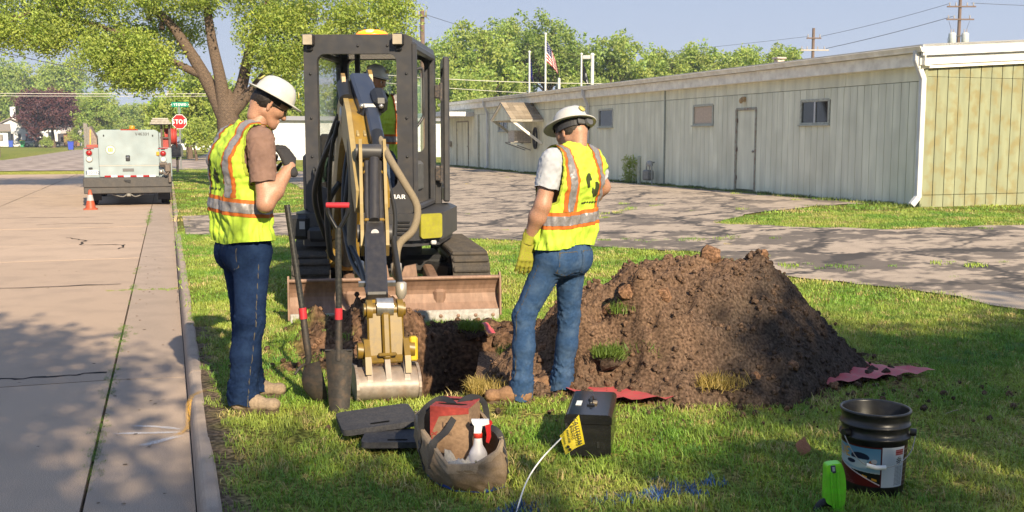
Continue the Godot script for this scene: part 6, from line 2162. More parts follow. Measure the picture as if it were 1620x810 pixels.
func hand(w: Vector3, dir: Vector3, back: Vector3, thumb_side: float, curl: float, big := 1.0, spread := 1.0) -> Hide:
	# w: wrist, dir: along the fingers, back: out of the back of the hand; thumb on +side
	dir = dir.normalized()
	var side := back.cross(dir).normalized() * thumb_side
	back = dir.cross(side).normalized() * thumb_side
	var F := Field.new(w - Vector3.ONE * 0.25 * big, w + Vector3.ONE * 0.25 * big, 0.0042)
	F.cap(w - dir * 0.04, w + dir * 0.02, 0.026 * big, 0.027 * big, 0.01, back, 0.75)
	for s in [-0.026, -0.009, 0.009, 0.027]: F.cap(w + dir * 0.01 + side * s * 0.7, w + dir * 0.085 * big + side * s * big, 0.015 * big, 0.0125 * big, 0.014)
	var len := [0.062, 0.076, 0.08, 0.07]
	var k := 0
	for s in [-0.029, -0.0095, 0.0105, 0.030]:
		var p: Vector3 = w + dir * (0.085 * big) + side * s * big
		var a := curl * 0.5
		var d = dir + side * s * 2.0 * spread
		for seg in 3:
			a += curl * [0.2, 0.55, 0.5][seg]
			var u = (d * cos(a) - back * sin(a)).normalized()
			var l: float = len[k] * [0.45, 0.32, 0.26][seg] * big
			F.cap(p, p + u * l, [0.0108, 0.0098, 0.0088][seg] * big, [0.0098, 0.0088, 0.0078][seg] * big, 0.004)
			p += u * l
		k += 1
	var t := w + dir * 0.022 * big + side * 0.026 * big
	var t1 := t + (dir * 0.6 + side * 0.75 - back * 0.35).normalized() * 0.042 * big
	var t2 := t1 + (dir * 0.9 + side * 0.25 - back * 0.5 * curl).normalized() * 0.032 * big
	F.cap(t, t1, 0.0155 * big, 0.0118 * big, 0.012)
	F.cap(t1, t2, 0.0115 * big, 0.0095 * big, 0.004)
	F.cap(t2, t2 + (t2 - t1).normalized() * 0.02 * big, 0.0095 * big, 0.008 * big, 0.004)
	return F.skin()


func head(c: Vector3, fwd: Vector3, up: Vector3) -> Hide:      # c: middle of the skull
	var f := fwd.normalized()
	var r := f.cross(up).normalized()
	var u := r.cross(f).normalized()
	var F := Field.new(c - Vector3.ONE * 0.2, c + Vector3.ONE * 0.2, 0.0045)
	var P := func(x: float, y: float, z: float) -> Vector3: return c + r * x + u * y + f * z
	F.cap(P.call(0, 0.025, -0.025), P.call(0, 0.025, 0.02), 0.082, 0.078, 0.03, r, 0.93)
	F.cap(P.call(0, -0.03, 0.03), P.call(0, -0.07, 0.048), 0.062, 0.042, 0.04, r, 0.95)
	for s in [-1.0, 1.0]:
		F.cap(P.call(s * 0.045, -0.055, -0.005), P.call(s * 0.018, -0.095, 0.062), 0.022, 0.02, 0.03)
		F.cap(P.call(s * 0.03, -0.02, 0.07), P.call(s * 0.042, -0.025, 0.055), 0.02, 0.018, 0.025)
		F.cap(P.call(s * 0.018, 0.02, 0.088), P.call(s * 0.046, 0.018, 0.072), 0.0095, 0.009, 0.015)
		F.cap(P.call(s * 0.032, 0.0, 0.096), P.call(s * 0.034, 0.0, 0.096), 0.014, 0.014, 0.0, r, 1.0, true)
		F.cap(P.call(s * 0.077, 0.012, -0.012), P.call(s * 0.076, -0.035, -0.004), 0.018, 0.010, 0.006, r, 0.4)
		F.cap(P.call(s * 0.086, 0.005, -0.008), P.call(s * 0.086, -0.015, -0.005), 0.008, 0.006, 0.0, r, 0.6, true)
	F.cap(P.call(0, 0.015, 0.090), P.call(0, -0.030, 0.108), 0.010, 0.0135, 0.012)
	for s in [-1.0, 1.0]: F.cap(P.call(s * 0.012, -0.033, 0.098), P.call(s * 0.014, -0.034, 0.096), 0.0085, 0.008, 0.008)
	F.cap(P.call(-0.02, -0.062, 0.088), P.call(0.02, -0.062, 0.088), 0.0075, 0.0075, 0.008)
	F.cap(P.call(-0.018, -0.073, 0.087), P.call(0.018, -0.073, 0.087), 0.0085, 0.0085, 0.008)
	F.cap(P.call(-0.026, -0.0675, 0.099), P.call(0.026, -0.0675, 0.099), 0.0035, 0.0035, 0.0, r, 1.0, true)
	F.cap(P.call(0, -0.10, 0.075), P.call(0, -0.102, 0.072), 0.021, 0.02, 0.02)
	F.cap(P.call(0, -0.03, -0.055), P.call(0, -0.10, -0.035), 0.050, 0.048, 0.03)
	return F.skin()


func hard_hat(p: Node3D, c: Vector3, up: Vector3, fwd: Vector3, m: Material, brim := 0.04, shell := 0.0, badge := true) -> MeshInstance3D:
	var u := up.normalized()
	var r := fwd.cross(u).normalized()
	var f := u.cross(r).normalized()
	var B := Basis(r, u, f)
	var b := MB.new()
	b.xf = Transform3D(B, c)
	var n := 40
	b.g += 1
	var ringat := func(k: float, y: float, a: float) -> Vector3: return Vector3(sin(a) * 0.097 * k, y, cos(a) * 0.120 * k - 0.004)
	var prof := [[0.0, 0.118], [0.25, 0.116], [0.5, 0.108], [0.7, 0.093], [0.85, 0.070], [0.94, 0.042], [0.985, 0.012], [1.0, 0.0]]
	for i in prof.size() - 1:
		for k in n:
			var q := []
			for e in [[i, k], [i, k + 1], [i + 1, k + 1], [i + 1, k]]:
				var a: float = TAU * e[1] / n
				var v: Vector3 = ringat.call(prof[e[0]][0], prof[e[0]][1] * 0.86, a)
				v.y += 0.007 * exp(-pow(v.x / 0.016, 2.0)) * clampf(prof[e[0]][1] * 14.0, 0.0, 1.0)      # the ridge over the crown
				q.append(v)
			b.tri(q[0], q[1], q[2], q[0] + q[2], b.g)
			b.tri(q[0], q[2], q[3], q[0] + q[2], b.g)
	var hat := obj("hard_hat", b, m, p)
	b = MB.new()
	b.xf = Transform3D(B, c)
	b.g += 1
	for k in n:
		for lay in 2:
			var q := []
			for e in [[0, k], [0, k + 1], [1, k + 1], [1, k]]:
				var a: float = TAU * e[1] / n
				var d := Vector3(sin(a), 0, cos(a))
				var base: Vector3 = ringat.call(0.99 if e[0] == 0 else 1.0, 0.004 if lay == 0 else -0.002, a)
				var w := brim * (1.0 + 0.45 * maxf(0.0, cos(a)) + 0.15 * maxf(0.0, -cos(a)))
				q.append(base if e[0] == 0 else base + d * w + Vector3(0, -0.16 * w - 0.001 * lay, 0))
			b.quad(q[0], q[1], q[2], q[3], Vector3(0, 1 - 2 * lay, 0), b.g + lay)
	var edge := []
	for k in n + 1:
		var a: float = TAU * k / n
		var w := brim * (1.0 + 0.45 * maxf(0.0, cos(a)) + 0.15 * maxf(0.0, -cos(a)))
		edge.append(ringat.call(1.0, 0.0, a) + Vector3(sin(a) * w, -0.16 * w, cos(a) * w))
	b.tube(edge, 0.004, 6, false)
	obj("brim", b, m, hat)
	b = MB.new()                                     # headband and straps inside
	b.xf = Transform3D(B, c)
	var bnd := []
	for k in n + 1: bnd.append(Vector3(sin(TAU * k / n) * 0.088, -0.004, cos(TAU * k / n) * 0.110))
	for i in n: b.quad(bnd[i] - Vector3(0, 0.018, 0), bnd[i + 1] - Vector3(0, 0.018, 0), bnd[i + 1] + Vector3(0, 0.02, 0), bnd[i] + Vector3(0, 0.02, 0), bnd[i])
	obj("headband", b, M(Color(0.02, 0.02, 0.022), 0.7, ""), hat)
	if badge:
		b = MB.new()
		b.xf = Transform3D(B, c)
		b.lathe([Vector2(0, 0.004), Vector2(0.02, 0.002), Vector2(0.021, -0.004)], 18, Vector3(0, 0.068, 0.111), Basis(Vector3.RIGHT, 1.05))
		obj("round_badge", b, M(Color(0.50, 0.44, 0.12), 0.4, ""), hat)
		b = MB.new()
		b.xf = Transform3D(B, c)
		b.lathe([Vector2(0, 0.004), Vector2(0.02, 0.002), Vector2(0.021, -0.004)], 18, Vector3(0, 0.06, -0.118), Basis(Vector3.RIGHT, -1.1))
		obj("round_badge", b, M(Color(0.46, 0.40, 0.10), 0.4, ""), hat)
	return hat


var SKIN: StandardMaterial3D
var DENIM: StandardMaterial3D
var VEST: StandardMaterial3D
var SILVER: StandardMaterial3D
var ORANGE: StandardMaterial3D
var wn := FastNoiseLite.new()

func wrinkle(p: Vector3, along: Vector3, freq: float, amp: float) -> float:       # folds running across a limb
	var u := p.dot(along)
	return (sin(u * freq + wn.get_noise_3dv(p * 26.0) * 5.5) * 0.6 + wn.get_noise_3dv(p * Vector3(34, 34, 34)) * 0.7) * amp


func boot(p: Node3D, heel: Vector3, toe: Vector3, ankle: Vector3, m: Material, sole: Material):
	var d := (toe - heel) * Vector3(1, 0, 1)
	var L := d.length()
	d = d.normalized()
	var s := d.cross(Vector3.UP)
	var y := heel.y
	var F := Field.new(heel - Vector3(0.25, 0.06, 0.25) + d * L * 0.4, heel + Vector3(0.25, 0.3, 0.25) + d * L * 0.4, 0.006)
	var P := func(a: float, h: float, w: float) -> Vector3: return heel + d * a * L + Vector3(0, h, 0) + s * w
	F.cap(P.call(0.14, 0.065, 0), P.call(0.2, 0.11, 0), 0.042, 0.042, 0.03)
	F.cap(P.call(0.16, 0.055, 0), P.call(0.5, 0.058, 0), 0.040, 0.044, 0.03)
	F.cap(P.call(0.5, 0.055, 0.005), P.call(0.84, 0.053, 0.004), 0.045, 0.040, 0.03, Vector3.UP, 0.8)
	F.cap(P.call(0.86, 0.05, -0.012), P.call(0.86, 0.05, 0.014), 0.036, 0.036, 0.02, Vector3.UP, 0.9)
	F.cap(P.call(0.36, 0.075, 0), P.call(0.52, 0.07, 0), 0.034, 0.03, 0.03)
	F.cap(P.call(0.2, 0.11, 0), ankle + Vector3(0, 0.03, 0), 0.042, 0.040, 0.02)
	var k := F.skin()
	k.push(func(q: Vector3, n: Vector3) -> float: return wn.get_noise_3dv(q * 70.0) * 0.003)
	k = k.cut(func(q: Vector3, n: Vector3) -> float: return q.y - y - 0.022)
	var bt := obj("boot", k.mesh(), m, p)
	var b := MB.new()
	var pl := PackedVector2Array()
	for i in 28:
		var a := TAU * i / 28.0
		var u := 0.5 + 0.5 * cos(a)
		pl.append(Vector2((0.48 + 0.5 * cos(a)) * L, sin(a) * lerpf(0.036, 0.052, smoothstep(0.2, 0.8, u)) * (1.0 if absf(cos(a)) < 0.9 else 0.9)))
	b.prism(pl, 0.0, 0.026, Transform3D(Basis(d, s, Vector3.UP), Vector3(heel.x, y, heel.z)), true)
	obj("sole", b, sole, bt)


func jeans(p: Node3D, j: Dictionary, m: Material, hem: float, box: Array):
	var F := Field.new(box[0], box[1], 0.0105)
	var r: Vector3 = j.side
	var lo: float = j.get("loose", 1.0)
	F.cap(j.pelvis - r * 0.075, j.pelvis + r * 0.075, 0.122, 0.122, 0.05, j.face, 1.0)
	F.cap(j.waist - r * 0.06, j.waist + r * 0.06, 0.115, 0.115, 0.05, j.face, 0.95)
	F.cap(j.pelvis - j.face * 0.045 - r * 0.07 - Vector3(0, 0.03, 0), j.pelvis - j.face * 0.045 + r * 0.07 - Vector3(0, 0.03, 0), 0.105, 0.105, 0.05)
	for q in [[j.hip_r, j.knee_r, j.ankle_r], [j.hip_l, j.knee_l, j.ankle_l]]:
		F.cap(q[0], q[1], 0.098 * lerpf(1.0, lo, 0.4), 0.066 * lo, 0.03)
		F.cap(q[1], q[1].lerp(q[2], 0.45) - j.face * 0.012, 0.066 * lo, 0.067 * lo, 0.03)
		F.cap(q[1].lerp(q[2], 0.4), q[2], 0.066 * lo, 0.061 * lo, 0.02)
		F.cap(q[2] + Vector3(0, 0.03, 0), q[2] - Vector3(0, 0.06, 0) + j.face * 0.015, 0.068 * lo, 0.076 * lo, 0.02)
	var k := F.skin()
	var knees := [j.knee_r, j.knee_l]
	var ank := [j.ankle_r, j.ankle_l]
	var cro: Vector3 = j.pelvis - Vector3(0, 0.1, 0)
	k.push(func(q: Vector3, n: Vector3) -> float:
		var a := 0.0012
		for e in knees: a += 0.0042 * exp(-pow((q.y - e.y) / 0.09, 2.0)) * (1.0 if q.distance_to(e) < 0.2 else 0.2)
		for e in ank: a += 0.0055 * exp(-pow((q.y - e.y - 0.06) / 0.11, 2.0)) * (1.0 if q.distance_to(e) < 0.3 else 0.2)
		a += 0.005 * exp(-q.distance_squared_to(cro) / 0.02)
		return wrinkle(q, Vector3(0.25, 1, 0.2), 95.0, a) - 0.002)
	var an_r: Vector3 = j.ankle_r
	var an_l: Vector3 = j.ankle_l
	var all := k
	k = k.cut(func(q: Vector3, n: Vector3) -> float: return q.y - hem + (0.01 * sin(q.x * 40.0)))
	var o := obj("jeans", k.mesh(), m, p)
	# pockets and seams stand a little proud of the cloth
	var seam := M(Color(0.10, 0.085, 0.06), 0.9, "")
	var side: Vector3 = j.side
	var face: Vector3 = j.face
	var pel: Vector3 = j.pelvis
	for sg in [-1.0, 1.0]:
		var pc: Vector3 = pel + side * 0.085 * sg - Vector3(0, 0.045, 0)
		var inpocket := func(q: Vector3, n: Vector3) -> float:
			if n.dot(face) > -0.25: return -1.0
			var u := (q - pc).dot(side)
			var w := q.y - pc.y
			return minf(0.068 - absf(u), minf(0.075 - w, w + 0.075 - absf(u) * 0.35))
		obj("pocket", k.cut(inpocket, 0.004).mesh(), m, o)
		var rim := k.cut(func(q: Vector3, n: Vector3) -> float:
			var e: float = inpocket.call(q, n)
			return 0.0022 - absf(e - 0.007), 0.0055)
		if rim.f.size(): obj("stitching", rim.mesh(), seam, o)
	for q in [[j.hip_r, j.knee_r, j.ankle_r, 1.0], [j.hip_l, j.knee_l, j.ankle_l, -1.0]]:
		var hp: Vector3 = q[0]
		var kn: Vector3 = q[1]
		var an: Vector3 = q[2]
		var sg: float = q[3]
		var cc := k.cut(func(w: Vector3, n: Vector3) -> float:
			var t := clampf((hp.y - w.y) / maxf(hp.y - an.y, 0.01), 0.0, 1.0)
			var axis := hp.lerp(kn, minf(1.0, (hp.y - w.y) / maxf(hp.y - kn.y, 0.01))) if w.y > kn.y else kn.lerp(an, (kn.y - w.y) / (kn.y - an.y))
			var rel := w - axis
			if rel.dot(side) * sg < 0.02 or t < 0.02: return -1.0
			return 0.0028 - absf(rel.dot(face) + 0.005), 0.003)
		if cc.f.size(): obj("side_seam", cc.mesh(), seam, o)
	var belt := all.cut(func(q: Vector3, n: Vector3) -> float: return 0.017 - absf(q.y - j.waist.y + 0.015), 0.008)
	if belt.f.size(): obj("belt", belt.mesh(), M(Color(0.035, 0.025, 0.02), 0.6), p)


func vest(p: Node3D, j: Dictionary, hem: float, arms: Array, box: Array, logo: Vector3):
	var F := Field.new(box[0], box[1], 0.0105)
	var r: Vector3 = j.side
	var fc: Vector3 = j.face
	var chest: Vector3 = j.chest
	F.cap(j.sh_r - r * 0.03, j.sh_l + r * 0.03, 0.085, 0.085, 0.05)
	F.cap(j.neck - Vector3(0, 0.05, 0), j.chest, 0.10, 0.12, 0.06)
	F.cap(chest - r * 0.085, chest + r * 0.085, 0.135, 0.135, 0.06)
	F.cap(chest - r * 0.085, j.belly - r * 0.075, 0.132, 0.128, 0.05)
	F.cap(chest + r * 0.085, j.belly + r * 0.075, 0.132, 0.128, 0.05)
	F.cap(j.belly - r * 0.075, j.hemc - r * 0.085, 0.130, 0.140, 0.05)
	F.cap(j.belly + r * 0.075, j.hemc + r * 0.085, 0.130, 0.140, 0.05)
	F.cap(j.sh_r - r * 0.03, j.sh_r.lerp(j.elbow_r, 0.2), 0.084, 0.086, 0.04)
	F.cap(j.sh_l + r * 0.03, j.sh_l.lerp(j.elbow_l, 0.2), 0.084, 0.086, 0.04)
	var k := F.skin()
	k.push(func(q: Vector3, n: Vector3) -> float:
		var low := smoothstep(chest.y + 0.05, hem, q.y)
		return wn.get_noise_3dv(q * Vector3(20, 6, 20)) * 0.026 * low + wn.get_noise_3dv(q * Vector3(13, 26, 13)) * 0.009 * (1.0 - low) + wn.get_noise_3dv(q * Vector3(40, 20, 40)) * 0.005 + sin(q.dot(r) * 60.0 + q.y * 9.0) * 0.003 * low)
	var neck: Vector3 = j.neck
	var nf: Vector3 = j.neckface
	k = k.cut(func(q: Vector3, n: Vector3) -> float:
		var e := q.y - hem - 0.012 * sin(q.dot(r) * 14.0)
		e = minf(e, (q - neck).length() - 0.088 + clampf((q - neck).dot(fc) * -0.3, -0.03, 0.03))
		for a in arms: e = minf(e, maxf(-(q - a[0]).dot(a[1]), (q - a[2]).length() - a[3]))
		return e)
	var o := obj("safety_vest", k.mesh(), VEST, p)
	# sideways distance from the spine, measured round the back or the front
	var y0: float = j.stripe
	var tilt: Vector3 = j.stripe_up
	var band := func(q: Vector3) -> float: return (q - j.belly).dot(tilt) - y0
	var cols := func(q: Vector3, n: Vector3) -> float: return absf((q - chest).dot(r)) - 0.125
	for pass_ in [[0.048, ORANGE, "orange_band", 0.003], [0.027, SILVER, "silver_band", 0.0055]]:
		var wd: float = pass_[0]
		obj(pass_[2], k.cut(func(q: Vector3, n: Vector3) -> float: return wd - absf(band.call(q)), pass_[3]).mesh(), pass_[1], o)
		var up := k.cut(func(q: Vector3, n: Vector3) -> float:
			if absf(n.dot(r)) > 0.93: return -1.0
			return minf(wd * 0.86 - absf(cols.call(q, n)), band.call(q) - 0.05), pass_[3])
		if up.f.size(): obj(pass_[2], up.mesh(), pass_[1], o)
	# the dark emblem on the back: two leaning lobes and a line of small print
	var dark := M(Color(0.035, 0.045, 0.01), 0.7, "")
	var mark := k.cut(func(q: Vector3, n: Vector3) -> float:
		if n.dot(fc) > -0.2: return -1.0
		var u := (q - logo).dot(-r) * -1.0
		var w := q.y - logo.y
		var a := 1.0 - Vector2((u + 0.032) / 0.026, (w - 0.03) / 0.042).length()
		var b := 1.0 - Vector2((u - 0.028) / 0.030, (w + 0.022) / 0.044).length()
		var hole := Vector2((u + 0.018) / 0.009, (w - 0.012) / 0.022).length() - 1.0
		var hole2 := Vector2((u - 0.012) / 0.009, (w + 0.002) / 0.02).length() - 1.0
		return maxf(minf(a, hole), minf(b, hole2)) * 0.02, 0.004)
	if mark.f.size(): obj("back_emblem", mark.mesh(), dark, o)
	var print_ := k.cut(func(q: Vector3, n: Vector3) -> float:
		if n.dot(fc) > -0.2: return -1.0
		var u := (q - logo).dot(r)
		return minf(minf(0.075 - absf(u), 0.0065 - absf(q.y - logo.y + 0.098)), (sin(u * 420.0) + 0.55) * 0.004), 0.004)
	if print_.f.size(): obj("small_print", print_.mesh(), dark, o)
	for a in arms:                              # the binding round the armholes
		var rim := k.cut(func(q: Vector3, n: Vector3) -> float: return 0.010 - absf(maxf(-(q - a[0]).dot(a[1]), (q - a[2]).length() - a[3])), 0.003)
		if rim.f.size(): obj("binding", rim.mesh(), M(Color(0.3, 0.34, 0.03), 0.8, "cloth", 3.0), o)


func shirt(p: Node3D, j: Dictionary, m: Material, sleeves: Array, box: Array):
	var F := Field.new(box[0], box[1], 0.0105)
	var r: Vector3 = j.side
	F.cap(j.sh_r - r * 0.03, j.sh_l + r * 0.03, 0.073, 0.073, 0.05)
	F.cap(j.neck - Vector3(0, 0.03, 0), j.chest, 0.074, 0.10, 0.05)
	F.cap(j.chest - r * 0.08, j.chest + r * 0.08, 0.095, 0.095, 0.05)
	F.cap(j.chest, j.hemc, 0.11, 0.105, 0.05)
	F.cap(j.sh_r - r * 0.01, j.elbow_r, 0.080, 0.070, 0.03)
	F.cap(j.sh_l + r * 0.01, j.elbow_l, 0.080, 0.070, 0.03)
	var k := F.skin()
	k.push(func(q: Vector3, n: Vector3) -> float: return wrinkle(q, Vector3(0.5, 1, -0.3), 60.0, 0.0045))
	var neck: Vector3 = j.neck
	k = k.cut(func(q: Vector3, n: Vector3) -> float:
		var e := (q - neck).length() - 0.072
		for a in sleeves: e = minf(e, maxf(-(q - a[0]).dot(a[1]) + 0.004 * sin(q.x * 60.0), (q - a[0] - a[1] * 0.08).length() - 0.15))
		return e)
	obj("tshirt", k.mesh(), m, p)


func body(p: Node3D, j: Dictionary, box: Array, parts: Array):
	var F := Field.new(box[0], box[1], 0.0115)
	var r: Vector3 = j.side
	F.cap(j.head - j.head_up * 0.06, j.neck - Vector3(0, 0.04, 0), 0.050, 0.060, 0.03)
	F.cap(j.neck - Vector3(0, 0.05, 0), j.sh_r, 0.055, 0.052, 0.03)
	F.cap(j.neck - Vector3(0, 0.05, 0), j.sh_l, 0.055, 0.052, 0.03)
	F.cap(j.chest - r * 0.07, j.chest + r * 0.07, 0.095, 0.095, 0.05)
	F.cap(j.chest, j.pelvis, 0.105, 0.10, 0.05)
	F.cap(j.pelvis - r * 0.05, j.pelvis + r * 0.05, 0.10, 0.10, 0.04)
	for q in [[j.sh_r, j.elbow_r, j.wrist_r], [j.sh_l, j.elbow_l, j.wrist_l]]:
		F.cap(q[0], q[1], 0.058, 0.046, 0.03)
		F.cap(q[1], q[1].lerp(q[2], 0.35), 0.047, 0.051, 0.025)
		F.cap(q[1].lerp(q[2], 0.35), q[2], 0.051, 0.030, 0.025)
	for q in [[j.hip_r, j.knee_r, j.ankle_r], [j.hip_l, j.knee_l, j.ankle_l]]:
		F.cap(q[0], q[1], 0.075, 0.042, 0.02)
		F.cap(q[1], q[1].lerp(q[2], 0.35) - j.face * 0.005, 0.042, 0.044, 0.02)
		F.cap(q[1].lerp(q[2], 0.35) - j.face * 0.005, q[2], 0.044, 0.034, 0.02)
	var k := F.skin()
	for e in parts: k.add(e)
	obj("body", k.mesh(), SKIN, p)


func build_people():
	wn.seed = 3
	wn.frequency = 1.0
	wn.fractal_octaves = 2
	SKIN = M(Color(0.42, 0.225, 0.145), 0.5, "cloth", 5.0)
	SKIN = SKIN.duplicate()
	SKIN.subsurf_scatter_enabled = true
	SKIN.subsurf_scatter_strength = 0.12
	VEST = M(Color(0.46, 0.64, 0.05), 0.75, "smooth", 4.0)
	ORANGE = M(Color(0.48, 0.12, 0.012), 0.75, "smooth", 4.0)
	SILVER = M(Color(0.26, 0.245, 0.245), 0.4, "cloth", 4.0, 0.2)
	worker_left()
	worker_right()
	operator()


func eyes(p: Node3D, c: Vector3, fwd: Vector3, up: Vector3):
	var f := fwd.normalized()
	var r := f.cross(up).normalized()
	var u := r.cross(f)
	for s in [-1.0, 1.0]:
		var b := MB.new()
		b.ell(c + r * 0.032 * s + f * 0.083, Vector3.ONE * 0.0125, 12)
		var e := obj("eye", b, M(Color(0.7, 0.68, 0.64), 0.2, ""), p)
		b = MB.new()
		b.ell(c + r * 0.032 * s + f * 0.0905, Vector3.ONE * 0.0062, 10)
		obj("iris", b, M(Color(0.05, 0.03, 0.02), 0.15, ""), e)


func worker_left():
	var p := thing("person", "man in hard hat and yellow vest over a brown tee, head bowed, by the kerb", "person", site(-1.51, 0.0, 5.87), -YAW, "road crew at the dig")
	var fc := Vector3(0.78, 0, -0.62).normalized()
	var r := Vector3(-fc.z, 0, fc.x)
	var j := {"face": fc, "side": r}
	j.pelvis = Vector3(-0.035, 0.93, -0.14)
	j.waist = Vector3(-0.04, 1.04, -0.13)
	j.hemc = Vector3(-0.04, 0.98, -0.13)
	j.belly = Vector3(-0.055, 1.18, -0.13)
	j.chest = Vector3(-0.05, 1.42, -0.13)
	j.neck = Vector3(0.02, 1.635, -0.12)
	j.neckface = fc
	var sh := Vector3(-0.015, 1.545, -0.12)
	j.sh_r = sh + r * 0.17 + fc * 0.02
	j.sh_l = sh - r * 0.185
	j.elbow_r = Vector3(0.145, 1.20, 0.10)
	j.wrist_r = Vector3(0.262, 1.405, -0.02)
	j.elbow_l = Vector3(-0.02, 1.27, -0.38)
	j.wrist_l = Vector3(0.05, 1.36, -0.30)
	j.hip_r = j.pelvis + r * 0.085 - Vector3(0, 0.03, 0)
	j.hip_l = j.pelvis - r * 0.085 - Vector3(0, 0.03, 0)
	j.knee_r = Vector3(0.015, 0.52, 0.0)
	j.knee_l = Vector3(-0.075, 0.52, -0.27)
	j.ankle_r = Vector3(-0.035, 0.10, 0.02)
	j.ankle_l = Vector3(-0.075, 0.10, -0.30)
	j.loose = 1.27
	j.head = Vector3(0.125, 1.755, -0.155)
	var hf := Vector3(0.80, -0.52, -0.30).normalized()
	j.head_up = Vector3(0.5, 0.85, -0.15).normalized()
	j.stripe = 0.0
	j.stripe_up = Vector3(0.10, 1, 0).normalized()
	var hd := head(j.head, hf, j.head_up)
	body(p, j, [Vector3(-0.4, 0.0, -0.6), Vector3(0.45, 1.9, 0.35)], [hd])
	eyes(p, j.head, hf, j.head_up)
	var dj := dirty(M(Color(0.010, 0.022, 0.060), 0.9, "cloth", 3.0, 0.0, 0.05), Color(0.022, 0.045, 0.10), "fine", 0.9, 0.5)
	jeans(p, j, dj, 0.055, [Vector3(-0.4, 0.0, -0.55), Vector3(0.35, 1.25, 0.3)])
	shirt(p, j, M(Color(0.22, 0.135, 0.105), 0.9, "smooth", 4.0), [[j.sh_r.lerp(j.elbow_r, 0.68), (j.elbow_r - j.sh_r).normalized()], [j.sh_l.lerp(j.elbow_l, 0.7), (j.elbow_l - j.sh_l).normalized()]], [Vector3(-0.4, 0.85, -0.55), Vector3(0.4, 1.75, 0.35)])
	vest(p, j, 0.975, [[j.sh_r - r * 0.015, (r + fc * 0.2 + Vector3(0, 0.1, 0)).normalized(), j.sh_r + r * 0.08 - Vector3(0, 0.05, 0), 0.22], [j.sh_l + r * 0.015, (-r + fc * 0.1 + Vector3(0, 0.1, 0)).normalized(), j.sh_l - r * 0.08 - Vector3(0, 0.05, 0), 0.22]], [Vector3(-0.42, 0.9, -0.55), Vector3(0.4, 1.75, 0.3)], j.chest - r * 0.045 - Vector3(0, 0.045, 0))
	var glove := M(Color(0.045, 0.043, 0.045), 0.85, "cloth", 6.0)
	var g := hand(j.wrist_r, Vector3(-0.42, 0.85, -0.28), Vector3(0.65, 0.3, 0.5), -1.0, 0.7, 1.15)
	obj("work_glove", g.mesh(), glove, p)
	g = hand(j.wrist_l, Vector3(0.3, 0.7, 0.1), Vector3(0.2, 0.6, -0.5), 1.0, 0.9, 1.1)
	obj("work_glove", g.mesh(), glove, p)
	boot(p, Vector3(-0.095, 0.0, 0.03), Vector3(0.185, 0.0, 0.05), j.ankle_r, M(Color(0.30, 0.225, 0.155), 0.9, "fine", 4.0), M(Color(0.10, 0.075, 0.055), 0.9))
	boot(p, Vector3(-0.145, 0.0, -0.31), Vector3(0.14, 0.0, -0.33), j.ankle_l, M(Color(0.28, 0.21, 0.145), 0.9, "fine", 4.0), M(Color(0.10, 0.075, 0.055), 0.9))
	var hat := dirty(M(Color(0.56, 0.545, 0.50), 0.32, "smooth", 2.0), Color(0.35, 0.31, 0.25), "fine", 3.0, 0.15)
	hard_hat(p, j.head + j.head_up * 0.055 + hf * 0.005, Vector3(0.47, 0.88, -0.12), hf, hat, 0.034)
	# hair, and a dark curved band across the eyes
	var F := Field.new(j.head - Vector3.ONE * 0.16, j.head + Vector3.ONE * 0.16, 0.006)
	F.cap(j.head + hf * -0.025 + j.head_up * 0.02, j.head + hf * 0.01 + j.head_up * 0.03, 0.0865, 0.08, 0.02)
	F.cap(j.head - hf * 0.06 - j.head_up * 0.02, j.head - hf * 0.062 - j.head_up * 0.06, 0.05, 0.035, 0.02)
	var jh: Vector3 = j.head
	var ju: Vector3 = j.head_up
	var hair := F.skin().cut(func(q: Vector3, n: Vector3) -> float: return minf(0.045 - (q - jh).dot(hf), (q - jh).dot(ju) + 0.06 - (q - jh).dot(hf) * 0.9))
	hair.push(func(q: Vector3, n: Vector3) -> float: return wn.get_noise_3dv(q * 160.0) * 0.004)
	obj("hair", hair.mesh(), M(Color(0.018, 0.013, 0.010), 0.6, "fine", 8.0), p)
	var hr := hf.cross(j.head_up).normalized()
	var hu := hr.cross(hf)
	var b := MB.new()
	var line := []
	for k in 15:
		var a := deg_to_rad(-105.0 + 15.0 * k)
		line.append(j.head + hr * 0.078 * sin(a) + hf * (0.098 * cos(a) + 0.008) + hu * 0.003)
	for k in 14:
		var t := 0.018 if k > 3 and k < 10 else 0.005
		b.quad(line[k] - hu * t, line[k + 1] - hu * t, line[k + 1] + hu * t * 0.7, line[k] + hu * t * 0.7, line[k] - j.head)
	obj("dark_eye_band", b, M(Color(0.012, 0.011, 0.011), 0.12, ""), p)


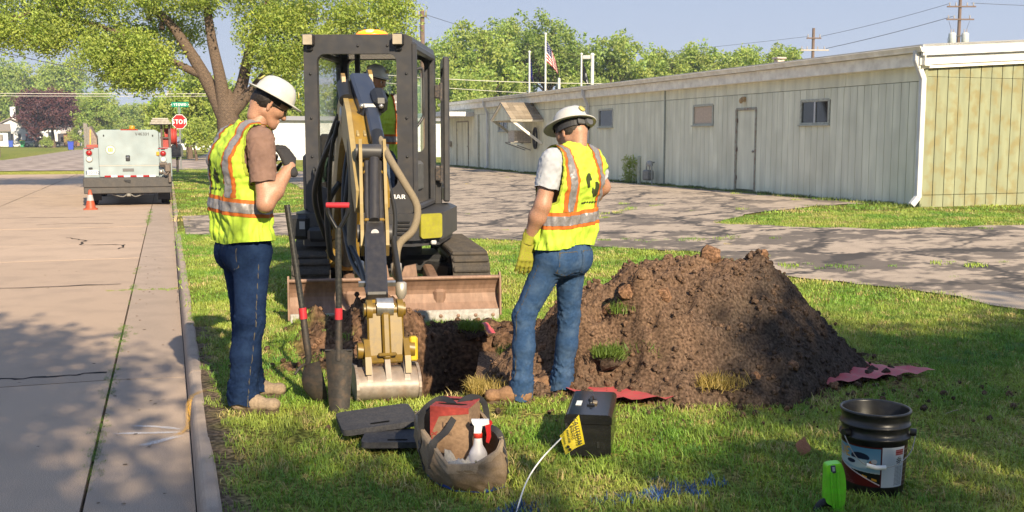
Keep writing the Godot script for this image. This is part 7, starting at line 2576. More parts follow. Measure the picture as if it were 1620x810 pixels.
func worker_right():
	var p := thing("person", "man in hard hat and yellow vest seen from behind, beside the soil heap", "person", site(0.185, 0.0, 6.1), -YAW, "road crew at the dig")
	var fc := Vector3(-0.72, 0, -0.69).normalized()
	var r := Vector3(-fc.z, 0, fc.x)          # his right
	var j := {"face": fc, "side": r}
	j.pelvis = Vector3(0.105, 0.885, -0.03)
	j.waist = Vector3(0.11, 0.985, -0.03)
	j.hemc = Vector3(0.115, 0.93, -0.03)
	j.belly = Vector3(0.13, 1.10, -0.03)
	j.chest = Vector3(0.155, 1.31, -0.025)
	j.neck = Vector3(0.17, 1.515, -0.04)
	j.neckface = fc
	var sh := Vector3(0.165, 1.425, -0.02)
	j.sh_r = sh + r * 0.175
	j.sh_l = sh - r * 0.175
	j.elbow_l = Vector3(-0.01, 1.18, 0.15)
	j.wrist_l = Vector3(-0.085, 0.995, 0.09)
	j.elbow_r = Vector3(0.365, 1.27, -0.25)
	j.wrist_r = Vector3(0.21, 1.12, -0.34)
	j.hip_l = j.pelvis - r * 0.085 - Vector3(0, 0.03, 0)
	j.hip_r = j.pelvis + r * 0.085 - Vector3(0, 0.03, 0)
	j.knee_l = Vector3(-0.115, 0.525, 0.04)
	j.ankle_l = Vector3(-0.125, 0.105, 0.07)
	j.knee_r = Vector3(0.16, 0.49, -0.15)
	j.ankle_r = Vector3(0.125, 0.10, -0.17)
	j.head = Vector3(0.165, 1.60, -0.075)
	var hf := Vector3(-0.62, -0.38, -0.68).normalized()
	j.head_up = Vector3(-0.20, 0.90, -0.38).normalized()
	j.stripe = 0.01
	j.stripe_up = Vector3(0.0, 1, 0.1).normalized()
	var hd := head(j.head, hf, j.head_up)
	body(p, j, [Vector3(-0.4, 0.0, -0.6), Vector3(0.6, 1.8, 0.4)], [hd])
	eyes(p, j.head, hf, j.head_up)
	var dj := dirty(M(Color(0.030, 0.066, 0.145), 0.9, "cloth", 3.0, 0.0, 0.05), Color(0.085, 0.135, 0.215), "fine", 0.8, 0.6)
	jeans(p, j, dj, 0.035, [Vector3(-0.4, 0.0, -0.45), Vector3(0.45, 1.2, 0.35)])
	shirt(p, j, M(Color(0.42, 0.43, 0.46), 0.9, "smooth", 4.0), [[j.sh_l.lerp(j.elbow_l, 0.62), (j.elbow_l - j.sh_l).normalized()], [j.sh_r.lerp(j.elbow_r, 0.6), (j.elbow_r - j.sh_r).normalized()]], [Vector3(-0.3, 0.8, -0.5), Vector3(0.6, 1.65, 0.4)])
	vest(p, j, 0.935, [[j.sh_l + r * 0.01, (-r + fc * 0.2 + Vector3(0, 0.1, 0)).normalized(), j.sh_l - r * 0.08 - Vector3(0, 0.04, 0), 0.20], [j.sh_r.lerp(j.elbow_r, 0.5), (j.elbow_r - j.sh_r + r * 0.2).normalized(), j.elbow_r, 0.17]], [Vector3(-0.3, 0.85, -0.5), Vector3(0.6, 1.65, 0.4)], j.chest + r * 0.03 - Vector3(0, 0.02, 0))
	var glove := dirty(M(Color(0.30, 0.33, 0.03), 0.85, "cloth", 6.0), Color(0.32, 0.19, 0.09), "fine", 9.0, 0.9)
	var g := hand(j.wrist_l + Vector3(-0.012, -0.03, 0), Vector3(-0.1, -1.0, 0.0), Vector3(0.35, 0.1, 0.95), 1.0, 0.38, 1.2, 1.4)
	var wl: Vector3 = j.wrist_l
	obj("work_glove", g.mesh(), glove, p)
	var b := MB.new()
	b.tube([wl + Vector3(0.012, 0.035, 0.0), wl + Vector3(0.0, 0.0, 0.0), wl + Vector3(-0.014, -0.04, 0)], [0.040, 0.036, 0.035], 16, false)
	obj("glove_cuff", b, glove, p)
	g = hand(j.wrist_r, Vector3(-0.6, -0.4, 0.4), Vector3(0.3, 0.3, -0.8), 1.0, 0.5, 1.15)
	obj("work_glove", g.mesh(), glove, p)
	var bm := M(Color(0.26, 0.15, 0.085), 0.9, "fine", 4.0)
	boot(p, Vector3(-0.075, 0.0, 0.09), Vector3(-0.345, 0.0, 0.06), j.ankle_l, bm, M(Color(0.16, 0.11, 0.075), 0.9))
	boot(p, Vector3(0.165, 0.0, -0.18), Vector3(-0.09, 0.0, -0.25), j.ankle_r, bm, M(Color(0.16, 0.11, 0.075), 0.9))
	var hat := dirty(M(Color(0.56, 0.545, 0.50), 0.32, "smooth", 2.0), Color(0.35, 0.31, 0.25), "fine", 3.0, 0.2)
	hard_hat(p, j.head + j.head_up * 0.045 + hf * 0.0, Vector3(-0.10, 0.92, -0.36), hf, hat, 0.038)
	# goggles strap with buckle round the back of the hat, and short hair
	var hr := hf.cross(j.head_up).normalized()
	var hu := hr.cross(hf)
	b = MB.new()
	var line := []
	for k in 25:
		var a := deg_to_rad(180.0 - 120.0 + 10.0 * k)
		line.append(j.head + hr * 0.094 * sin(a) + hf * (0.112 * cos(a) - 0.008) + hu * 0.012)
	for k in 24: b.quad(line[k] - hu * 0.016, line[k + 1] - hu * 0.016, line[k + 1] + hu * 0.016, line[k] + hu * 0.016, line[k] - j.head)
	obj("goggles_strap", b, M(Color(0.035, 0.035, 0.04), 0.6, "fine", 8.0), p)
	b = MB.new()
	var bc: Vector3 = j.head - hf * 0.124 + hu * 0.012 + hr * 0.022
	b.cyl(bc, bc - hf * 0.018, 0.028, 0.024, 16)
	b.box(bc - hr * 0.05 + hf * 0.006, Vector3(0.05, 0.03, 0.014), 0.004, Basis(hr, hu, hf))
	obj("buckle", b, M(Color(0.10, 0.10, 0.105), 0.35, ""), p)
	var F := Field.new(j.head - Vector3.ONE * 0.16, j.head + Vector3.ONE * 0.16, 0.006)
	F.cap(j.head + hf * -0.025 + hu * 0.02, j.head + hf * 0.01 + hu * 0.03, 0.0855, 0.08, 0.02)
	var jh: Vector3 = j.head
	var hair := F.skin().cut(func(q: Vector3, n: Vector3) -> float: return minf(0.045 - (q - jh).dot(hf), (q - jh).dot(hu) + 0.035 - (q - jh).dot(hf) * 0.5))
	hair.push(func(q: Vector3, n: Vector3) -> float: return wn.get_noise_3dv(q * 160.0) * 0.003)
	obj("hair", hair.mesh(), M(Color(0.05, 0.038, 0.03), 0.7, "fine", 8.0), p)


func operator():
	var p := thing("person", "operator in hard hat and yellow vest seated inside the excavator cab", "person", site(-1.33, 0.0, 10.27), -YAW, "road crew at the dig")
	var fc := Vector3(0.45, 0, 0.89).normalized()
	var r := Vector3(-fc.z, 0, fc.x)
	var j := {"face": fc, "side": r}
	j.pelvis = Vector3(0.02, 1.36, 0.0)
	j.waist = Vector3(0.03, 1.46, 0.0)
	j.hemc = Vector3(0.04, 1.36, 0.02)
	j.belly = Vector3(0.05, 1.56, 0.0)
	j.chest = Vector3(0.06, 1.76, 0.0)
	j.neck = Vector3(0.03, 1.985, 0.02)
	j.neckface = fc
	var sh := Vector3(0.05, 1.90, 0.0)
	j.sh_r = sh + r * 0.17
	j.sh_l = sh - r * 0.17
	j.elbow_l = Vector3(0.31, 1.72, 0.03)
	j.wrist_l = Vector3(0.35, 1.66, 0.27)
	j.elbow_r = Vector3(-0.25, 1.66, 0.1)
	j.wrist_r = Vector3(-0.28, 1.60, 0.33)
	j.hip_r = j.pelvis + r * 0.09
	j.hip_l = j.pelvis - r * 0.09
	j.knee_r = Vector3(-0.02, 1.38, 0.42)
	j.knee_l = Vector3(0.16, 1.38, 0.42)
	j.ankle_r = Vector3(-0.02, 1.02, 0.45)
	j.ankle_l = Vector3(0.16, 1.02, 0.45)
	j.head = Vector3(0.01, 2.13, 0.03)
	var hf := Vector3(0.86, -0.28, 0.42).normalized()
	j.head_up = Vector3(0.25, 0.95, 0.1).normalized()
	j.stripe = 0.0
	j.stripe_up = Vector3.UP
	var bx := [Vector3(-0.5, 0.85, -0.35), Vector3(0.55, 2.3, 0.65)]
	body(p, j, bx, [head(j.head, hf, j.head_up)])
	eyes(p, j.head, hf, j.head_up)
	jeans(p, j, M(Color(0.05, 0.07, 0.11), 0.9, "cloth", 3.0), 0.98, [Vector3(-0.4, 0.85, -0.35), Vector3(0.5, 1.75, 0.65)])
	shirt(p, j, M(Color(0.45, 0.42, 0.40), 0.9, "cloth", 3.0), [[j.sh_l.lerp(j.elbow_l, 0.6), (j.elbow_l - j.sh_l).normalized()], [j.sh_r.lerp(j.elbow_r, 0.6), (j.elbow_r - j.sh_r).normalized()]], bx)
	vest(p, j, 1.38, [[j.sh_l, -r, j.sh_l - r * 0.08, 0.2], [j.sh_r, r, j.sh_r + r * 0.08, 0.2]], bx, j.chest)
	var glove := M(Color(0.33, 0.34, 0.03), 0.85, "cloth", 6.0)
	obj("work_glove", hand(j.wrist_l, Vector3(0.1, -0.5, 0.8), Vector3(0.1, 0.8, 0.4), -1.0, 0.9, 1.15).mesh(), glove, p)
	obj("work_glove", hand(j.wrist_r, Vector3(0.1, -0.5, 0.8), Vector3(0.1, 0.8, 0.4), 1.0, 0.9, 1.15).mesh(), glove, p)
	var bm := M(Color(0.2, 0.14, 0.09), 0.9, "fine", 4.0)
	boot(p, Vector3(-0.03, 0.93, 0.42), Vector3(-0.02, 0.93, 0.68), j.ankle_r, bm, M(Color(0.08, 0.06, 0.05), 0.9))
	boot(p, Vector3(0.15, 0.93, 0.42), Vector3(0.17, 0.93, 0.68), j.ankle_l, bm, M(Color(0.08, 0.06, 0.05), 0.9))
	var hat := M(Color(0.8, 0.79, 0.75), 0.35, "smooth", 2.0)
	hard_hat(p, j.head + j.head_up * 0.045, j.head_up, hf, hat, 0.02)


# ------------------------------------------------------------------ the soil heap and what lies on it
func ridge(l: float) -> float:
	var xs := [-0.15, 0.15, 0.32, 0.5, 0.8, 1.05, 1.3, 1.45, 1.62, 1.78, 2.0, 2.22, 2.45]
	var ys := [0.0, 0.20, 0.36, 0.50, 0.70, 0.755, 0.755, 0.745, 0.80, 0.66, 0.42, 0.17, -0.03]
	if l <= xs[0] or l >= xs[-1]: return 0.0
	for i in xs.size() - 1:
		if l < xs[i + 1]: return lerpf(ys[i], ys[i + 1], (l - xs[i]) / (xs[i + 1] - xs[i]))
	return 0.0


func heap(l: float, d: float) -> float:
	var n := hn.get_noise_2d(l * 9.0, d * 9.0)
	var w := absf(d - 6.9 - 0.12 * hn.get_noise_2d(l * 5.0, 3.0)) - 0.06
	var h := ridge(l + 0.05 * n) - maxf(0.0, w) * (0.90 if d < 6.9 else 0.8)
	var foot := 0.15 * exp(-Vector2((l - 0.78) / 0.5, (d - 6.45) / 0.2).length_squared()) + 0.15 * exp(-Vector2((l - 0.25) / 0.3, (d - 6.55) / 0.25).length_squared())
	h = maxf(h, 0.0) + foot * (1.0 + n)
	if h > 0.015: h += n * 0.05 + hn.get_noise_2d(l * 26.0, d * 26.0) * 0.035 + hn.get_noise_2d(l * 80.0, d * 80.0) * 0.018
	return h


func clod_mesh(seed_: int) -> ArrayMesh:
	var n := FastNoiseLite.new()
	n.seed = seed_
	n.frequency = 0.9
	n.fractal_octaves = 3
	var b := MB.new()
	b.g = 2
	var N := 8
	var M_ := 5
	for i in M_:
		for k in N:
			var q := []
			for e in [[i, k], [i, k + 1], [i + 1, k + 1], [i + 1, k]]:
				var a: float = PI * e[0] / M_
				var c: float = TAU * (e[1] % N) / N
				var v := Vector3(sin(a) * cos(c), cos(a) * 0.8, sin(a) * sin(c))
				q.append(v * (1.0 + 0.55 * n.get_noise_3dv(v * 1.6)))
			b.tri(q[0], q[1], q[2], q[0] + q[2], -1)
			b.tri(q[0], q[2], q[3], q[0] + q[2], -1)
	return b.done()


func soil_mat(c: Color) -> StandardMaterial3D:
	var m := M(c, 1.0, "soil", 2.2, 0.0, 0.6).duplicate() as StandardMaterial3D
	m.metallic_specular = 0.15
	return m


func build_soil():
	var p := thing("soil_heap", "large heap of freshly dug brown soil on the lawn right of the hole", "soil heap", site(1.1, 0.0, 6.9), -YAW)
	var st := SurfaceTool.new()
	var N := 170
	var K := 130
	var vs := PackedVector3Array()
	var cs := PackedColorArray()
	var ix := PackedInt32Array()
	for i in N + 1:
		for k in K + 1:
			var l := -0.25 + 2.9 * i / N
			var d := 5.75 + 2.4 * k / K
			var w := site(l, 0, d)
			var h := heap(l, d)
			vs.append(Vector3(l - 1.1, gh(w.x, w.z) + (h + 0.02 if h > 0.012 else -0.06), 6.9 - d))
			var t := clampf(0.5 + hn.get_noise_2d(l * 4.0, d * 4.0) * 0.8 + (1.1 - l) * 0.75 + (h - 0.38) * 0.9, 0.0, 1.0)  # darker to the right and low: moist soil, with tree shade painted in
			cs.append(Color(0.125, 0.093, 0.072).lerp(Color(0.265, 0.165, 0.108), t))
	for i in N:
		for k in K:
			var a := i * (K + 1) + k
			ix.append_array(PackedInt32Array([a, a + K + 2, a + K + 1, a, a + 1, a + K + 2]))
	var ar := []
	ar.resize(Mesh.ARRAY_MAX)
	ar[Mesh.ARRAY_VERTEX] = vs
	ar[Mesh.ARRAY_COLOR] = cs
	ar[Mesh.ARRAY_INDEX] = ix
	var am := ArrayMesh.new()
	am.add_surface_from_arrays(Mesh.PRIMITIVE_TRIANGLES, ar)
	st.create_from(am, 0)
	st.generate_normals()
	var sm := soil_mat(Color(0.42, 0.42, 0.42))
	sm.albedo_color = Color(1, 1, 1)
	sm.vertex_color_use_as_albedo = true
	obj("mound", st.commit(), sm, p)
	var clods := [clod_mesh(1), clod_mesh(2), clod_mesh(3)]
	var cm := soil_mat(Color(0.42, 0.42, 0.42)).duplicate() as StandardMaterial3D
	cm.albedo_color = Color(1, 1, 1)
	cm.vertex_color_use_as_albedo = true
	for v in 3:
		var places := []
		var cols := []
		for i in 1900:
			var l := rnd(-0.2, 2.6)
			var d := rnd(5.8, 7.6)
			var h := heap(l, d)
			if h < 0.02: continue
			var s := 0.004 + 0.022 * pow(rng.randf(), 6.0)
			var w := site(l, 0, d)
			places.append(Transform3D(Basis(Vector3(rng.randfn(), rng.randfn(), rng.randfn()).normalized(), rnd(0, TAU)).scaled(Vector3.ONE * s), Vector3(l - 1.1, gh(w.x, w.z) + h + 0.02 + s * 0.3, 6.9 - d)))
			var t := clampf(rnd(0.3, 0.75) + (1.15 - l) * 0.6 + (h - 0.38) * 0.8, 0.0, 1.0)  # crumbs follow the mound: moist tone plus painted shade on the right
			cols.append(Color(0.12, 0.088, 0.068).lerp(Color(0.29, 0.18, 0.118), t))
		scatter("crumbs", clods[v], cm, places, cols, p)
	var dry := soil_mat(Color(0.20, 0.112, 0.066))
	var dark_soil := soil_mat(Color(0.065, 0.045, 0.034))  # for sods, and for right-hand clods: moist tone with shade painted in
	for q in [[1.31, 6.86, 0.085], [1.66, 6.84, 0.04], [0.62, 6.6, 0.05], [0.72, 6.5, 0.06], [0.55, 6.5, 0.045], [0.95, 6.45, 0.05], [0.85, 6.62, 0.04], [2.3, 6.6, 0.05], [2.36, 6.7, 0.05], [2.42, 6.62, 0.045], [2.2, 6.5, 0.04], [2.05, 6.42, 0.035], [1.9, 6.3, 0.04], [1.7, 6.2, 0.045], [1.45, 6.1, 0.04], [2.5, 6.75, 0.04], [0.35, 6.4, 0.05], [0.2, 6.6, 0.055]]:
		var w := site(q[0], 0, q[1])
		var o := obj("clod", clods[rng.randi() % 3], dry if q[0] < 1.75 else dark_soil, p)
		o.position = Vector3(q[0] - 1.1, gh(w.x, w.z) + maxf(heap(q[0], q[1]), 0.0) + q[2] * 0.45, 6.9 - q[1])
		o.rotation = Vector3(rnd(0, 6), rnd(0, 6), rnd(0, 6))
		o.scale = Vector3.ONE * q[2]
	# loose soil round the hole
	var places := []
	var cols := []
	for i in 5200:
		var x := rnd(0.5, 4.6)
		var z := rnd(-9.6, -5.2)
		if soil(x, z) < 0.55 or pit(x, z) < -0.03: continue
		var s := 0.006 + 0.032 * pow(rng.randf(), 5.0)
		places.append(Transform3D(Basis(Vector3(rng.randfn(), rng.randfn(), rng.randfn()).normalized(), rnd(0, TAU)).scaled(Vector3.ONE * s), Vector3(x, ground(x, z) + s * 0.3, z)))
		cols.append(Color(0.09, 0.06, 0.043).lerp(Color(0.36, 0.205, 0.12), rng.randf()))
	scatter("loose_soil", clods[0], cm, places, cols)
	places = []
	cols = []
	for i in 700:
		var q := Vector2(-0.1, 7.2) + Vector2(rng.randfn() * 1.1, rng.randfn() * 0.8)
		if i % 2: q = Vector2(1.3 + rng.randfn() * 1.0, 6.1 + rng.randfn() * 0.25)
		var w := site(q.x, 0, q.y)
		if pit(w.x, w.z) < 0.08: continue
		var s := 0.006 + 0.02 * pow(rng.randf(), 4.0)
		places.append(Transform3D(Basis(Vector3(rng.randfn(), rng.randfn(), rng.randfn()).normalized(), rnd(0, TAU)).scaled(Vector3.ONE * s), Vector3(w.x, ground(w.x, w.z) + 0.02, w.z)))
		cols.append(Color(0.12, 0.085, 0.063).lerp(Color(0.26, 0.16, 0.1), rng.randf()))
	scatter("spilled_soil", clods[2], cm, places, cols)
	# sods and dry tufts thrown out of the hole
	var tuft := grass_clump(40, 0.11, 0.07, 0.005, 77)
	var gm := leaf_mat(Color(0.17, 0.26, 0.045))
	var ym := leaf_mat(Color(0.50, 0.37, 0.12))
	for q in [["green sod clump at the foot of the heap beside the right worker's boot", 0.60, 6.30, 0.19, gm], ["green topped sod block in the middle of the heap's foot", 0.88, 6.33, 0.20, gm], ["small green sod higher up on the heap", 0.74, 6.52, 0.42, gm], ["pale straw tuft on a soil block at the front of the heap", 1.27, 6.12, 0.05, ym], ["pale dry grass tuft behind the tool bag at the edge of the hole", -0.16, 6.14, 0.0, ym], ["green sod hanging over the far side of the hole", -0.30, 7.92, 0.06, gm], ["small green sod on the right rim of the hole", 0.02, 7.05, 0.03, gm]]:
		var w := site(q[1], 0, q[2])
		var t := thing("sod_clump", q[0], "sod", Vector3(w.x, gh(w.x, w.z) + q[3], w.z), -YAW, "sods from the hole")
		var big: bool = q[4] == ym and q[1] > 0.5
		var o := obj("soil_block", clods[1], dark_soil, t)
		o.scale = Vector3(0.17, 0.075, 0.12) if big else Vector3(0.10, 0.06, 0.09)
		o.position.y = 0.01
		places = []
		cols = []
		for i in (26 if big else 14):
			var a := Vector3(rnd(-1, 1), 0, rnd(-1, 1)) * (Vector3(0.14, 0, 0.09) if big else Vector3(0.09, 0, 0.07))
			places.append(Transform3D(Basis(Vector3.UP, rnd(0, TAU)).rotated(Vector3(rng.randfn(), 0, rng.randfn()).normalized(), rnd(0.0, 0.8)).scaled(Vector3.ONE * rnd(0.6, 1.0)), a + Vector3(0, 0.05, 0)))
			cols.append(Color(1, 1, 1) * rnd(0.7, 1.2))
		scatter("grass_tuft", tuft, q[4], places, cols, t)
	# red sheet under the heap, strips of red tape
	var red := dirty(M(Color(0.52, 0.075, 0.085), 0.55, "smooth", 2.0), Color(0.28, 0.16, 0.11), "fine", 2.0, 0.5)
	var poly := PackedVector2Array([Vector2(0.30, 6.25), Vector2(0.46, 6.0), Vector2(0.62, 5.95), Vector2(0.9, 5.98), Vector2(1.12, 6.10), Vector2(1.5, 6.14), Vector2(1.9, 6.30), Vector2(2.25, 6.45), Vector2(2.45, 6.52), Vector2(2.74, 6.62), Vector2(2.62, 6.74), Vector2(2.46, 6.80), Vector2(2.3, 7.1), Vector2(0.4, 7.3)])
	TARP = poly
	st = SurfaceTool.new()
	st.begin(Mesh.PRIMITIVE_TRIANGLES)
	st.set_smooth_group(1)
	var at := site(1.5, 0, 6.5)
	for i in 56:
		for k in 30:
			var c := PackedVector2Array([Vector2(0.2 + i * 0.05, 5.9 + k * 0.05), Vector2(0.25 + i * 0.05, 5.9 + k * 0.05), Vector2(0.25 + i * 0.05, 5.95 + k * 0.05), Vector2(0.2 + i * 0.05, 5.95 + k * 0.05)])
			for piece in Geometry2D.intersect_polygons(c, poly):
				var tr := Geometry2D.triangulate_polygon(piece)
				for m in range(0, tr.size(), 3):
					var q3 := [piece[tr[m]], piece[tr[m + 1]], piece[tr[m + 2]]]
					if (q3[1] - q3[0]).cross(q3[2] - q3[0]) > 0.0: q3.reverse()
					for v in q3:
						var w := site(v.x, 0, v.y)
						st.add_vertex(Vector3(w.x, gh(w.x, w.z) + 0.052 + 0.012 * hn.get_noise_2d(v.x * 40.0, v.y * 22.0) + 0.008 * sin(v.x * 31.0 + v.y * 17.0), w.z) - at)
	st.generate_normals()
	var tp := obj("red_tarp", st.commit(), red)
	tp.position = at
	tag(tp, "faded red plastic sheet spread under the soil heap", "tarp")
	for q in [["red tape strip sticking out of the soil across the hole", [Vector3(-0.255, 0.09, 7.86), Vector3(-0.21, 0.11, 7.84), Vector3(-0.17, 0.07, 7.78), Vector3(-0.15, 0.05, 7.72)], 0.055], ["pink tape strip lying between the right worker's legs", [Vector3(0.13, 0.08, 7.0), Vector3(0.17, 0.09, 6.85), Vector3(0.2, 0.06, 6.7), Vector3(0.24, 0.07, 6.5)], 0.035]]:
		var pts := []
		for v in q[1]: pts.append(site(v.x, v.y + 0.06, v.z))
		tag(ribbon("tape_strip", curve(pts, 10), q[2], red, self, 0.2), q[0], "tape")


var TARP := PackedVector2Array()


# ------------------------------------------------------------------ tools and containers on the grass
func ground_at(l: float, d: float) -> Vector3:
	var w := site(l, 0, d)
	return Vector3(w.x, gh(w.x, w.z), w.z)


func build_small():
	var black := M(Color(0.012, 0.012, 0.013), 0.28, "smooth", 3.0)
	var b: MB
	# steel tool box
	var t := thing("toolbox", "black metal toolbox with a carrying handle and a small white sticker on its lid", "toolbox", ground_at(0.405, 5.19) + Vector3(0, 0.015, 0), -YAW - deg_to_rad(8.5))
	var enamel := dirty(M(Color(0.010, 0.010, 0.011), 0.22, "smooth", 2.0), Color(0.05, 0.047, 0.042), "fine", 1.5, 0.15)
	b = MB.new()
	b.prism(ring(0.224, 0.160, 0.012), -0.235, 0.235, Transform3D(Basis.IDENTITY, Vector3(0, 0.08, 0)), true)
	obj("body", b, enamel, t)
	b = MB.new()
	var lp := PackedVector2Array([Vector2(-0.116, 0.163), Vector2(0.116, 0.163), Vector2(0.116, 0.185)])
	for k in 7: lp.append(Vector2(0.094 + 0.022 * cos(PI / 2 * k / 6), 0.188 + 0.022 * sin(PI / 2 * k / 6)))
	for k in 7: lp.append(Vector2(-0.094 - 0.022 * sin(PI / 2 * k / 6), 0.188 + 0.022 * cos(PI / 2 * k / 6)))
	b.prism(lp, -0.24, 0.24, Transform3D.IDENTITY, true)
	obj("lid", b, enamel, t)
	b = MB.new()
	b.tube(curve([Vector3(0.0, 0.212, -0.05), Vector3(0.0, 0.226, -0.045), Vector3(0.0, 0.230, 0.0), Vector3(0.0, 0.226, 0.045), Vector3(0.0, 0.212, 0.05)], 14), 0.009, 8)
	b.box(Vector3(0, 0.213, -0.055), Vector3(0.04, 0.01, 0.03), 0.003)
	b.box(Vector3(0, 0.213, 0.055), Vector3(0.04, 0.01, 0.03), 0.003)
	obj("handle", b, black, t)
	b = MB.new()
	b.box(Vector3(0.018, 0.216, 0.02), Vector3(0.024, 0.012, 0.04), 0.003)
	obj("latch", b, M(Color(0.45, 0.36, 0.24), 0.4, "", 1.0, 0.6), t)
	b = MB.new()
	b.box(Vector3(-0.062, 0.2115, 0.02), Vector3(0.028, 0.002, 0.085))
	obj("sticker", b, M(Color(0.75, 0.75, 0.74), 0.5, ""), t)
	for s in [-0.05, 0.05]:
		b = MB.new()
		b.box(Vector3(s, 0.06, 0.2365), Vector3(0.012, 0.03, 0.004))
		obj("end_rivet", b, M(Color(0.05, 0.05, 0.05), 0.3, "", 1.0, 0.6), t)
	# warning flag on a bent wire
	t = thing("marker_flag", "yellow caution flag on a bent white wire in front of the black toolbox", "marker flag", ground_at(0.0, 4.18), -YAW)
	b = MB.new()
	b.tube(curve([Vector3(0.0, -0.05, 0.0), Vector3(0.015, 0.0, -0.02), Vector3(0.06, 0.10, -0.13), Vector3(0.125, 0.18, -0.2), Vector3(0.215, 0.262, -0.245), Vector3(0.222, 0.268, -0.248)], 26), 0.0035, 6)
	obj("wire", b, M(Color(0.8, 0.8, 0.78), 0.5, ""), t)
	var A := Vector3(0.208, 0.272, -0.25)
	var Bc := Vector3(0.292, 0.360, -0.26)
	var C := Vector3(0.316, 0.240, -0.235)
	var E := Vector3(0.232, 0.196, -0.225)
	var yel := M(Color(0.78, 0.62, 0.02), 0.5, "smooth", 3.0)
	b = MB.new()
	b.sheet(10, 10, func(u: float, v: float) -> Vector3: return A.lerp(Bc, u).lerp(E.lerp(C, u), v) + Vector3(0, 0, 0.008 * sin(u * 5.0 + v * 2.0)), Vector3(0, 0, 1))
	var fl := obj("flag", b, yel, t)
	var xd := (C - Bc).normalized()
	var zd := Vector3(0, 0.05, 1).normalized()
	var yd := zd.cross(xd).normalized()
	zd = xd.cross(yd)
	var row := 0
	for s in [["CAUTION", 0.019], ["BURIED", 0.012], ["GAS PIPELINE", 0.0095], ["CALL BEFORE DIGGING", 0.006]]:
		var c: Vector3 = (Bc + C) * 0.5 - yd * (0.020 + row * 0.021) + Vector3(0, 0, 0.013)
		letters("lettering", s[0], s[1], M(Color(0.03, 0.03, 0.02), 0.6, ""), fl, c, Basis(xd, yd, zd), 0.001)
		row += 1
	b = MB.new()
	for k in 2: b.cyl(Vector3(0.243 + k * 0.008, 0.232 - k * 0.012, -0.215), Vector3(0.243 + k * 0.008, 0.232 - k * 0.012, -0.213), 0.007, -1, 12)
	obj("round_mark", b, M(Color(0.03, 0.03, 0.02), 0.6, ""), fl)
	# kneeling pads
	var foam := dirty(M(Color(0.058, 0.058, 0.064), 0.85, "fine", 5.0, 0.0, 0.1), Color(0.10, 0.095, 0.09), "fine", 1.4, 0.4)
	for q in [["dark grey foam kneeling pad lying on top, tilted", ground_at(-0.72, 5.42) + Vector3(0, 0.075, 0), 0.35, 0.40, -YAW + 0.28, 0.07], ["dark grey foam kneeling pad flat on the grass, underneath the other", ground_at(-0.575, 5.17) + Vector3(0, 0.045, 0), 0.27, 0.36, -YAW + 0.03, 0.0]]:
		t = thing("kneeling_pad", q[0], "kneeling pad", q[1], q[4])
		t.rotation.z = q[5]
		var o := ring(q[3], q[2], 0.04, 5)
		var k := ring(0.10, 0.022, 0.010, 5)
		for i in k.size(): k[i] += Vector2(0.0, -q[2] * 0.34)
		b = MB.new()
		b.xf = Transform3D(Basis(Vector3.RIGHT, -PI / 2), Vector3.ZERO)
		var hole := k.duplicate()
		hole.reverse()
		var merged := PackedVector2Array()
		# the plate with its hand slot: cut along a line from the slot to the edge
		for i in o.size(): merged.append(o[i])
		b.prism(merged, -0.016, 0.014)
		obj("pad", b, foam, t)
		b = MB.new()
		b.xf = Transform3D(Basis(Vector3.RIGHT, -PI / 2), Vector3.ZERO)
		b.prism(k, 0.0145, 0.0165)
		obj("hand_slot", b, M(Color(0.008, 0.008, 0.008), 0.95, ""), t)
		t.rotation.x = -0.03 if q[5] == 0.0 else 0.02
	tool_bag()
	pail()
	# lime plastic tool at the lower edge
	t = thing("lime_tool", "lime green plastic tool with a black strap standing in the grass left of the pail", "hand tool", ground_at(1.352, 4.26) + Vector3(0, -0.035, 0), -YAW)
	var lime := dirty(M(Color(0.20, 0.72, 0.03), 0.35, "smooth", 3.0), Color(0.30, 0.22, 0.04), "fine", 3.0, 0.18)
	var pl := PackedVector2Array()
	var raw := curve([Vector3(-0.036, 0.21, 0), Vector3(-0.030, 0.232, 0), Vector3(0.018, 0.240, 0), Vector3(0.030, 0.232, 0), Vector3(0.043, 0.19, 0), Vector3(0.049, 0.13, 0), Vector3(0.046, 0.07, 0), Vector3(0.044, 0.045, 0), Vector3(0.075, 0.02, 0), Vector3(0.13, 0.005, 0), Vector3(0.13, -0.03, 0), Vector3(0.02, -0.03, 0), Vector3(0.004, 0.02, 0), Vector3(-0.006, 0.055, 0), Vector3(-0.033, 0.075, 0), Vector3(-0.036, 0.14, 0)], 60)
	for v in raw: pl.append(Vector2(v.x, v.y))
	b = MB.new()
	b.prism(pl, -0.028, 0.022, Transform3D.IDENTITY, true)
	var lb := obj("body", b, lime, t)
	for x in [-0.012, 0.014]:
		b = MB.new()
		b.tube(curve([Vector3(x - 0.004, 0.205, 0.022), Vector3(x, 0.15, 0.025), Vector3(x + 0.006, 0.09, 0.025), Vector3(x + 0.012, 0.05, 0.023)], 12), 0.0055, 6)
		obj("rib", b, lime, lb)
	b = MB.new()
	b.box(Vector3(-0.008, 0.216, 0.0225), Vector3(0.020, 0.034, 0.006), 0.002, Basis(Vector3.BACK, 0.12))
	var dp := obj("label_plate", b, M(Color(0.05, 0.055, 0.09), 0.2, ""), lb)
	b = MB.new()
	b.box(Vector3(-0.008, 0.218, 0.0262), Vector3(0.010, 0.018, 0.002), 0.0, Basis(Vector3.BACK, 0.12))
	obj("print", b, M(Color(0.35, 0.38, 0.45), 0.3, ""), dp)
	b = MB.new()
	b.tube(curve([Vector3(0.0, 0.062, 0.0), Vector3(-0.035, 0.068, 0.004), Vector3(-0.062, 0.045, 0.008), Vector3(-0.078, 0.0, 0.01), Vector3(-0.082, -0.05, 0.01)], 18), 0.017, 10)
